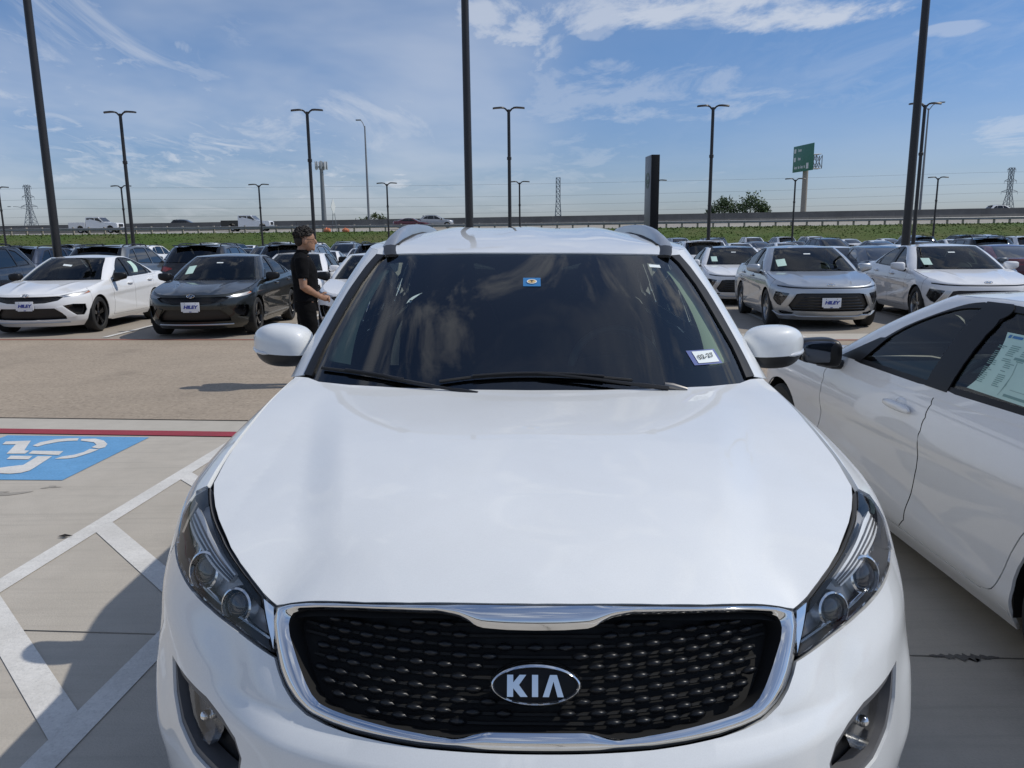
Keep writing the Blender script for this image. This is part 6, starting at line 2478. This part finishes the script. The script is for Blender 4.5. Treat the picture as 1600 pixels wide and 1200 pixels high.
mat('faint_ink', (.20, .33, .30), .7)
mat('sheet_blue', (.06, .20, .40), .6)
ln = G()
for r_ in range(22):
    z_ = 1.215-r_*.0075
    for y0 in ((2.83, 2.90, 2.98) if r_ < 9 else (2.83, 2.93)):
        if rg.random() < .82:
            ln.join(blk(y0-.08, y0-.08+rg.uniform(.025, .055), z_, z_+.003))
obj('printed_lines', ln, 'faint_ink', pm_)
hb = G()
for (y0, y1, z0, z1) in ((2.965, 3.15, 1.222, 1.231), (2.96, 3.16, 1.168, 1.178), (3.02, 3.18, 1.032, 1.042), (3.04, 3.16, 1.060, 1.0615), (2.99, 2.992, 1.03, 1.16)):
    hb.join(blk(y0-.08, y1-.08, z0, z1))
obj('printed_bars', hb, 'faint_ink', pm_)
obj('printed_heading', blk(2.79, 2.85, 1.243, 1.253).join(blk(2.765, 2.782, 1.242, 1.254)), 'sheet_blue', pm_)

# second row and beyond (coarser copies); rot 0 faces the viewer, 180 shows the tail
rows_ = [
    # proto, x, y(front), rot, paint, label
    (SUVl, -11.3, 25.4, 182, 'grey_paint', 'dark grey crossover seen from behind over the white sedan roof at left'),
    (SUVl, -8.7, 25.6, 182, 'black_paint', 'black crossover seen from behind left of the dark grey sedan roof'),
    (SUVl, -6.15, 25.6, 181, 'grey_paint', 'grey crossover seen from behind just left of the standing man'),
    (SUVl, -3.7, 26.2, 181, 'black_paint', 'black crossover seen from behind right of the standing man'),
    (SUVl, -14.6, 27.5, 178, 'navy_paint', 'navy crossover seen from behind between thick left pole and left edge'),
    (SUVl, -13.4, 31.5, 8, 'black_paint', 'black SUV with roof rails behind the thick left pole'),
    (SUVl, -10.3, 32.0, 3, 'black_paint', 'black SUV with roof rails right of the other behind the left pole'),
    (SEDl, -8.2, 33.0, 3, 'white_paint', 'white sedan roof above the dark grey sedan'),
    (SUVl, -5.9, 33.5, 2, 'dark_blue_grey_paint', 'blue-grey SUV roof just left of the man\'s head'),
    (SEDl, -7.9, 41.0, 4, 'white_paint', 'white sedan far behind the man, right of his face'),
    (SEDl, -5.9, 43.0, 184, 'white_paint', 'white sedan seen from behind beside the far dark SUV'),
    (SUVl, -5.6, 36.5, 181, 'navy_paint', 'navy SUV with rails seen from behind by the SUV roof corner'),
    (SEDl, 8.9, 29.5, -4, 'navy_paint', 'navy sedan roof between white SUV and silver sedan'),
    (SEDl, 10.4, 24.5, 174, 'dark_blue_grey_paint', 'blue-grey sedan seen from behind over the silver sedan roof'),
    (SEDl, 9.0, 20.4, -7, 'white_paint', 'white sedan between the silver and the white front-row sedans'),
    (SEDl, 11.6, 27.4, 172, 'grey_paint', 'grey sedan seen from behind left of the thick right pole'),
    (SEDl, 14.7, 34.0, -62, 'white_paint', 'white fastback sedan standing side-on behind the thick right pole'),
    (SUVl, 18.2, 33.0, 172, 'black_paint', 'black SUV with rails right of the thick right pole'),
    (SEDl, 14.6, 25.6, 172, 'burgundy_paint', 'burgundy sedan roof over the white sedan at right'),
    (SEDl, 17.0, 26.0, 172, 'navy_paint', 'navy sedan right of the burgundy one'),
    (SUVl, 23.2, 31.0, 172, 'black_paint', 'black SUV at the right edge below the grass'),
    (SEDl, 12.9, 17.4, -60, 'white_paint', 'white sedan cut by the right edge'),
    (SEDl, 14.2, 16.2, 120, 'black_paint', 'black sedan low at the right edge'),
    (SUVl, -18.4, 30.0, 180, 'white_paint', 'white SUV roof at far left'),
    (SEDl, -19.5, 36.0, 10, 'red_paint', 'red car roof beside the thick left pole'),
]
for pr_, x, y, rot, pnt, lab in rows_:
    car(pr_, (x, y), rot, pnt, lab, 'SUV' if pr_ is SUVl else 'sedan', 'cars in the rows behind')
# distant rows: only roofs show
rg = np.random.default_rng(11)
cols_ = ['white_paint', 'black_paint', 'grey_paint', 'white_paint', 'navy_paint', 'silver_paint', 'black_paint', 'white_paint', 'dark_blue_grey_paint', 'pale_grey_paint']
names_ = {'white_paint': 'white', 'black_paint': 'black', 'grey_paint': 'grey', 'navy_paint': 'navy', 'silver_paint': 'silver', 'dark_blue_grey_paint': 'blue-grey', 'pale_grey_paint': 'pale grey'}
ords = ['first', 'second', 'third', 'fourth', 'fifth', 'sixth', 'seventh', 'eighth', 'ninth', 'tenth', 'eleventh', 'twelfth', 'thirteenth', 'fourteenth', 'fifteenth', 'sixteenth', 'seventeenth', 'eighteenth', 'nineteenth', 'twentieth']
for yrow, xs_, rown in ((45.5, [-29.5+2.75*i for i in range(8)]+[8.2+2.75*i for i in range(9)], 'third-last'), (53.0, [-33+2.8*i for i in range(9)]+[8.6+2.8*i for i in range(10)], 'second-last'), (66.0, [-40+2.9*i for i in range(12)]+[9+2.9*i for i in range(12)], 'last')):
    kx = {}
    for x in xs_:
        side = 'left' if x < 0 else 'right'
        i = kx.get(side, 0)
        kx[side] = i+1
        if rg.random() < .10:
            continue
        suv_ = rg.random() < .42
        p = cols_[rg.integers(len(cols_))]
        rot = (0 if rg.random() < .5 else 180)+rg.normal(0, 2)
        yy = yrow+rg.normal(0, .25)+(4.6 if abs(rot) > 90 else 0)
        car(SUVl if suv_ else SEDl, (x+rg.normal(0, .12), yy), rot, p, '%s %s, slot %s from left, %s row before the grass, %s half' % (names_[p], 'SUV' if suv_ else 'sedan', ords[i], rown, side), 'SUV' if suv_ else 'sedan', 'distant parked cars')
for w_ in (WB, WS, wl_root):
    kill(w_)


# ------------------------------------------------------------------ traffic on the highway
def pickup(loc, rz, bed_mat, label):
    root = empty('pickup_truck', loc, rz)
    tag(root, label, 'pickup truck', 'traffic on the highway')
    # side profile along X (front at +X)
    def slab(prof, w, m, name, par=None, inset=0.0):
        k = len(prof)
        V = [(x, -w+inset*(z > 1.35), z) for x, z in prof]+[(x, w-inset*(z > 1.35), z) for x, z in prof]
        F = [tuple(range(k)), tuple(range(2*k-1, k-1, -1))]+[(i, i+k, (i+1) % k+k, (i+1) % k) for i in range(k)]
        bm = bmesh.new()
        vs = [bm.verts.new(v) for v in V]
        for q in F:
            bm.faces.new([vs[i] for i in q])
        bmesh.ops.recalc_face_normals(bm, faces=bm.faces)
        bmesh.ops.bevel(bm, geom=[e for e in bm.edges], offset=.03, segments=2, affect='EDGES')
        bm.verts.index_update()
        g = G().add([v.co for v in bm.verts], [[v.index for v in q.verts] for q in bm.faces])
        bm.free()
        return obj(name, g, m, par or root)
    cab = slab([(-.95, .55), (-.95, 1.95), (-.85, 2.02), (.70, 2.02), (1.35, 1.42), (1.6, 1.36), (2.95, 1.28), (3.10, 1.15), (3.12, .62), (2.95, .5), (2.62, .55), (2.5, .85), (2.15, 1.0), (1.8, .85), (1.68, .50)], .98, 'white_paint', 'cab', None, .10)
    slab([(-3.15, .75), (-3.15, 1.38), (-1.0, 1.38), (-1.0, .55), (-1.25, .55), (-1.35, .85), (-1.68, 1.0), (-2.02, .85), (-2.12, .6), (-3.1, .6)], .98, bed_mat, 'bed')
    for sy in (-1, 1):
        for nm, pr_ in (('front_window', [(.28, 1.42), (.28, 1.90), (.66, 1.90), (1.14, 1.42)]), ('rear_window', [(-.80, 1.42), (-.80, 1.90), (.16, 1.90), (.16, 1.42)])):
            obj(nm, prism(pr_, .012*sy, 'Y', sy*.875+.012*sy), 'dark_window_glass' if False else 'gloss_black', cab)
        obj('headlight', box((3.09, sy*.76, 1.02), (.08, .30, .2), .02), 'lamp_white', root)
        obj('mirror', box((1.05, sy*1.08, 1.50), (.10, .16, .26), .03), 'gloss_black', root)
    obj('windshield', G().add([(.78, -.78, 1.97), (.78, .78, 1.97), (1.34, .84, 1.45), (1.34, -.84, 1.45)], [(0, 1, 2, 3)]).xf(Matrix.Translation((.03, 0, .02))), 'gloss_black', cab)
    obj('grille', box((3.12, 0, .98), (.05, 1.1, .36), .01), 'black_plastic', root)
    obj('front_bumper', box((3.14, 0, .62), (.14, 1.9, .22), .04), 'satin_silver', root)
    obj('rear_bumper', box((-3.2, 0, .62), (.12, 1.8, .18), .03), 'satin_silver', root)
    obj('chassis', box((0, 0, .52), (5.6, 1.2, .18)), 'void_black', root)
    for x in (2.15, -1.68):
        for sy in (-1, 1):
            w_ = empty('wheel', (x, sy*.82, .40))
            w_.parent = root
            obj('tyre', lathe([(.22, -.12), (.38, -.13), (.40, -.09), (.40, .09), (.38, .13), (.22, .12)], 24, 'Y'), 'black_rubber', w_)
            obj('rim', lathe([(.22, -.11), (.16, -.07), (.05, -.08), (.001, -.08)], 18, 'Y').join(lathe([(.001, .08), (.05, .08), (.16, .07), (.22, .11)], 18, 'Y')), 'rim_silver', w_)
    return root


pickup((-53.4, 103, RZ(-53, 103)), 0, 'white_paint', 'all-white pickup truck driving right on the highway at far left')
pickup((-33.9, 103, RZ(-34, 103)), 0, 'black_paint', 'white pickup truck with a black bed on the highway')


def traffic(proto, x, y, rot, pnt, label, sc_=1.0):
    o = copy_tree(proto)
    o.location = (x, y, RZ(x, y))
    o.rotation_euler = (0, 0, R(rot))
    o.scale = (sc_,)*3
    repaint(o, pnt)
    tag(o, label, 'SUV' if proto is SUVl else 'sedan', 'traffic on the highway')
    return o


traffic(SEDl, -10.35, 102.6, 90, 'burgundy_paint', 'dark red sedan driving on the highway')
traffic(SUVl, -7.5, 106.3, 90, 'pale_grey_paint', 'pale grey SUV driving on the highway behind the dark red sedan')
for x, p, lab in ((-45.0, 'black_paint', 'black car whose roof shows over the barrier between the pickup trucks'), (74.0, 'white_paint', 'white car whose roof shows over the barrier at far right')):
    o = traffic(SUVl, x, 116.5, 90, p, lab)
    o.location.z = ZF(x)+.0
grid_sheet('far_carriageway', rx, [112.6, 124], lambda x, y: ZF(x)-.01, 'road_concrete')


# ------------------------------------------------------------------ the standing man
def loft(rings, n=20):
    """rings: (centre, rx, ry, [axis]) -> closed tube of ellipses; centre path mostly vertical unless axis given"""
    V, F = [], []
    P = [Vector(r[0]) for r in rings]
    k = len(P)
    for i, r in enumerate(rings):
        d = (P[min(i+1, k-1)]-P[max(i-1, 0)]).normalized()
        fwd_ = Vector(r[3]) if len(r) > 3 else Vector((1, 0, 0))
        a = (fwd_-d*fwd_.dot(d)).normalized()
        b = d.cross(a)
        for j in range(n):
            t = 2*math.pi*j/n
            V.append(P[i]+a*math.cos(t)*r[1]+b*math.sin(t)*r[2])
    for i in range(k-1):
        for j in range(n):
            F.append((i*n+j, i*n+(j+1) % n, (i+1)*n+(j+1) % n, (i+1)*n+j))
    F.append(tuple(range(n-1, -1, -1)))
    F.append(tuple(range((k-1)*n, k*n)))
    return G().add(V, F)


mat('skin', (.34, .185, .115), .55, var=.08, vscale=25)
mat('shirt_black', (.0045, .0045, .0055), .9, bump=.35, bscale=18, spec=.15)
mat('trousers_black', (.004, .004, .0045), .9, bump=.35, bscale=14, spec=.15)
mat('hair_dark', (.012, .008, .006), .7)
mat('shoe_black', (.010, .010, .010), .4)
man = empty('person', (-2.235, 8.55, gz(8.55)))
tag(man, 'man in black polo shirt and black trousers standing sideways with hands together', 'person')
man.rotation_euler = (0, 0, R(14))


def remesh(o, vox, smooth=6):
    m_ = o.modifiers.new('remesh', 'REMESH')
    m_.mode = 'VOXEL'
    m_.voxel_size = vox
    m_.use_smooth_shade = True
    sm_ = o.modifiers.new('smooth', 'SMOOTH')
    sm_.iterations = smooth
    sm_.factor = .5


# body faces +X; y = left/right, built as overlapping lofts fused into one skin
b = G()
hd = (.045, 0, 1.575)                                        # head centre
b.join(loft([((.025, 0, 1.690), .020, .020), ((.025, 0, 1.682), .062, .052), ((.022, 0, 1.655), .091, .071), ((.022, 0, 1.62), .101, .077), ((.025, 0, 1.58), .101, .076), ((.036, 0, 1.545), .090, .070), ((.050, 0, 1.515), .072, .060), ((.062, 0, 1.487), .050, .046), ((.066, 0, 1.472), .030, .03)], 22))
b.join(loft([((.115, 0, 1.592), .012, .011), ((.128, 0, 1.575), .016, .013), ((.137, 0, 1.558), .017, .016), ((.122, 0, 1.546), .014, .015)], 10))       # nose
b.join(loft([((.098, 0, 1.535), .024, .026), ((.107, 0, 1.524), .020, .024), ((.104, 0, 1.512), .020, .024), ((.098, 0, 1.490), .026, .028), ((.090, 0, 1.478), .020, .022)], 12))     # mouth, chin
b.join(loft([((.095, -.03, 1.607), .018, .012, (0, 1, 0)), ((.10, 0, 1.610), .014, .012, (0, 1, 0)), ((.095, .03, 1.607), .018, .012, (0, 1, 0))], 8))  # brow
for sy in (-1, 1):
    b.join(superell((.018, sy*.080, 1.572), (.022, .010, .033), 2.2, 12, 8))
b.join(loft([((.005, 0, 1.53), .056, .054), ((-.012, 0, 1.47), .055, .056), ((-.022, 0, 1.42), .062, .075)], 16))                                      # neck
b.join(loft([((-.02, 0, 1.42), .07, .10), ((-.02, 0, 1.36), .10, .17), ((.0, 0, 1.25), .115, .165), ((.0, 0, 1.08), .105, .145), ((-.01, 0, .95), .105, .16), ((-.01, 0, .86), .10, .16)], 20))
for sy in (-1, 1):
    sh_ = Vector((-.025, sy*.185, 1.375))
    el = Vector((-.02, sy*.235, 1.10))
    wr = Vector((.135, sy*.075, .985))
    hn = Vector((.205, sy*.025, .955))
    b.join(loft([(sh_+Vector((0, -sy*.03, .02)), .055, .055, (1, 0, 0)), (sh_, .058, .056, (1, 0, 0)), (sh_.lerp(el, .4), .049, .047, (1, 0, 0)), (sh_.lerp(el, .8), .043, .042, (1, 0, 0)), (el, .042, .041, (1, 0, 0)), (el.lerp(wr, .25), .044, .041, (0, 0, 1)), (el.lerp(wr, .65), .034, .032, (0, 0, 1)), (wr, .027, .023, (0, 0, 1)), (wr.lerp(hn, .35), .032, .020, (0, 0, 1)), (hn, .036, .018, (0, 0, 1)), (hn+Vector((.02, -sy*.008, -.004)), .028, .015, (0, 0, 1))], 14))
    # fingers folded over the other hand, thumb on top
    for k, (dz_, ln_, rr) in enumerate(((.024, .070, .0085), (.008, .078, .009), (-.009, .072, .0085), (-.024, .058, .0075))):
        p0 = hn+Vector((.012, -sy*.004, dz_))
        p1 = p0+Vector((.026, -sy*.020, -.004))
        p2 = p1+Vector((.004, -sy*(ln_-.035), -.010))
        p3 = p2+Vector((-.016, -sy*.012, -.008))
        b.join(tube([p0, p1, p2, p3], [rr*1.05, rr, rr*.92, rr*.75], 8))
    t0 = wr.lerp(hn, .4)+Vector((0, 0, .022))
    b.join(tube([t0, t0+Vector((.032, -sy*.006, .022)), t0+Vector((.058, -sy*.018, .016))], [.012, .0105, .008], 8))
    hip = Vector((-.01, sy*.085, .90))
    ft = .055 if sy < 0 else -.105
    kn = Vector((.015+ft*.4, sy*.095, .49))
    an = Vector((-.02+ft, sy*.10, .085))
    b.join(loft([(hip+Vector((0, 0, .06)), .09, .08), (hip, .092, .083), (hip.lerp(kn, .5), .078, .072), (kn, .058, .054), (kn.lerp(an, .35), .058, .052), (an, .036, .033), (an-Vector((0, 0, .05)), .035, .033)], 14))
body = obj('body', b, 'skin', man, sharp=0)
remesh(body, .006, 4)
# polo shirt with short sleeves and collar
q = loft([((-.012, 0, 1.455), .062, .066), ((-.022, 0, 1.43), .080, .105), ((-.026, 0, 1.395), .105, .165), ((-.022, 0, 1.34), .125, .195), ((-.005, 0, 1.24), .138, .190), ((.002, 0, 1.12), .132, .172), ((-.006, 0, 1.00), .130, .175), ((-.008, 0, .93), .130, .182)], 24)
for sy in (-1, 1):
    sh_ = Vector((-.025, sy*.185, 1.375))
    el = Vector((-.02, sy*.235, 1.10))
    q.join(loft([(sh_+Vector((0, -sy*.05, .02)), .070, .070, (1, 0, 0)), (sh_, .075, .070, (1, 0, 0)), (sh_.lerp(el, .35), .070, .064, (1, 0, 0)), (sh_.lerp(el, .70), .067, .062, (1, 0, 0))], 16))
shirt = obj('shirt', q, 'shirt_black', man, sharp=0)
remesh(shirt, .009, 5)
fold = bpy.data.textures.new('fold', 'CLOUDS')
fold.noise_scale = .11
for o_ in (shirt,):
    d_ = o_.modifiers.new('fold', 'DISPLACE')
    d_.texture = fold
    d_.strength = .022
    d_.mid_level = .5
obj('collar', lathe([(.060, 1.440), (.066, 1.448), (.062, 1.482), (.057, 1.484), (.056, 1.45)], 24, 'Z').xf(Matrix.Translation((-.014, 0, 0)) @ Matrix.Shear('XY', 4, (0, 0)) @ Matrix.Diagonal((1.05, 1.12, 1, 1))), 'shirt_black', man)
obj('sleeve_mark', prism([(-.02, 1.175), (.012, 1.17), (-.004, 1.192)], -.004, 'Y', -.292), 'sign_back', man)
# trousers
q = loft([((-.008, 0, .955), .122, .168), ((-.010, 0, .90), .126, .176), ((-.012, 0, .83), .120, .165), ((-.01, 0, .78), .09, .14)], 22)
for sy in (-1, 1):
    hip = Vector((-.01, sy*.085, .88))
    ft = .055 if sy < 0 else -.105
    kn = Vector((.015+ft*.4, sy*.095, .49))
    an = Vector((-.02+ft, sy*.10, .075))
    q.join(loft([(hip, .108, .090), (hip.lerp(kn, .45), .094, .084), (kn, .078, .072), (kn.lerp(an, .5), .073, .067), (an, .066, .060), (an-Vector((0, 0, .035)), .066, .060)], 16))
    sho = superell((an.x+.055, an.y, .042), (.140, .047, .042), 2.5, 22, 10)
    obj('shoe', G().add([(x, y, max(.004, z)) for x, y, z in sho.V], sho.F), 'shoe_black', man)
tro = obj('trousers', q, 'trousers_black', man, sharp=0)
remesh(tro, .010, 5)
d_ = tro.modifiers.new('fold', 'DISPLACE')
d_.texture = fold
d_.strength = .025
d_.mid_level = .5
obj('belt', lathe([(.121, .935), (.126, .937), (.126, .968), (.121, .97)], 28, 'Z').xf(Matrix.Translation((-.008, 0, 0)) @ Matrix.Diagonal((1.0, 1.37, 1, 1))), 'shoe_black', man)
# curly hair: many short curls over a close cap
hg = G()
rg = np.random.default_rng(21)
for i in range(760):
    u = rg.uniform(-.25, 1.0)
    a = rg.uniform(0, 2*math.pi)
    c_ = math.sqrt(max(0, 1-u*u))
    dx, dy, dz_ = c_*math.cos(a), c_*math.sin(a), u
    if dx > .45 and dz_ < .50:
        continue
    if dx > .05 and dz_ < .12:
        continue
    top = 1.0+.20*max(0, dz_)
    short = .55 if dz_ < .12 else 1.0
    p = Vector((.012+dx*.104, dy*.083, 1.622+dz_*.080*top))
    n_ = Vector((dx, dy, dz_)).normalized()
    r_ = rg.uniform(.006, .012)*short
    p = p+n_*r_*(.6 if short < 1 else rg.uniform(.4, 1.5))
    hg.join(superell(tuple(p), (r_*1.25, r_*1.1, r_), 2.0, 7, 4))
cap_ = superell((.008, 0, 1.632), (.105, .084, .082), 2.1, 20, 12, (-.1, 1))
hg.join(cap_)
back = superell((-.022, 0, 1.585), (.072, .076, .075), 2.1, 18, 10)
hg.join(back)
obj('hair', hg, 'hair_dark', man, sharp=0)
gl_ = G()
for sy in (-1, 1):
    gl_.join(tube([(.118+.016*0, sy*.034+.020*math.cos(2*math.pi*i/14), 1.585+.015*math.sin(2*math.pi*i/14)) for i in range(15)], .0022, 5, False))
    gl_.join(tube([(.114, sy*.055, 1.590), (.07, sy*.078, 1.592), (.015, sy*.084, 1.590)], .0022, 5))
obj('glasses', gl_, 'black_plastic', man)
wb_ = lathe([(.026, -.006), (.028, 0), (.026, .006)], 16, 'X')
obj('wristband', wb_.xf(Matrix.Translation((.118, -.088, .994)) @ Matrix.Rotation(R(32), 4, 'Y') @ Matrix.Rotation(R(38), 4, 'Z')), 'black_rubber', man)

bpy.context.view_layer.update()
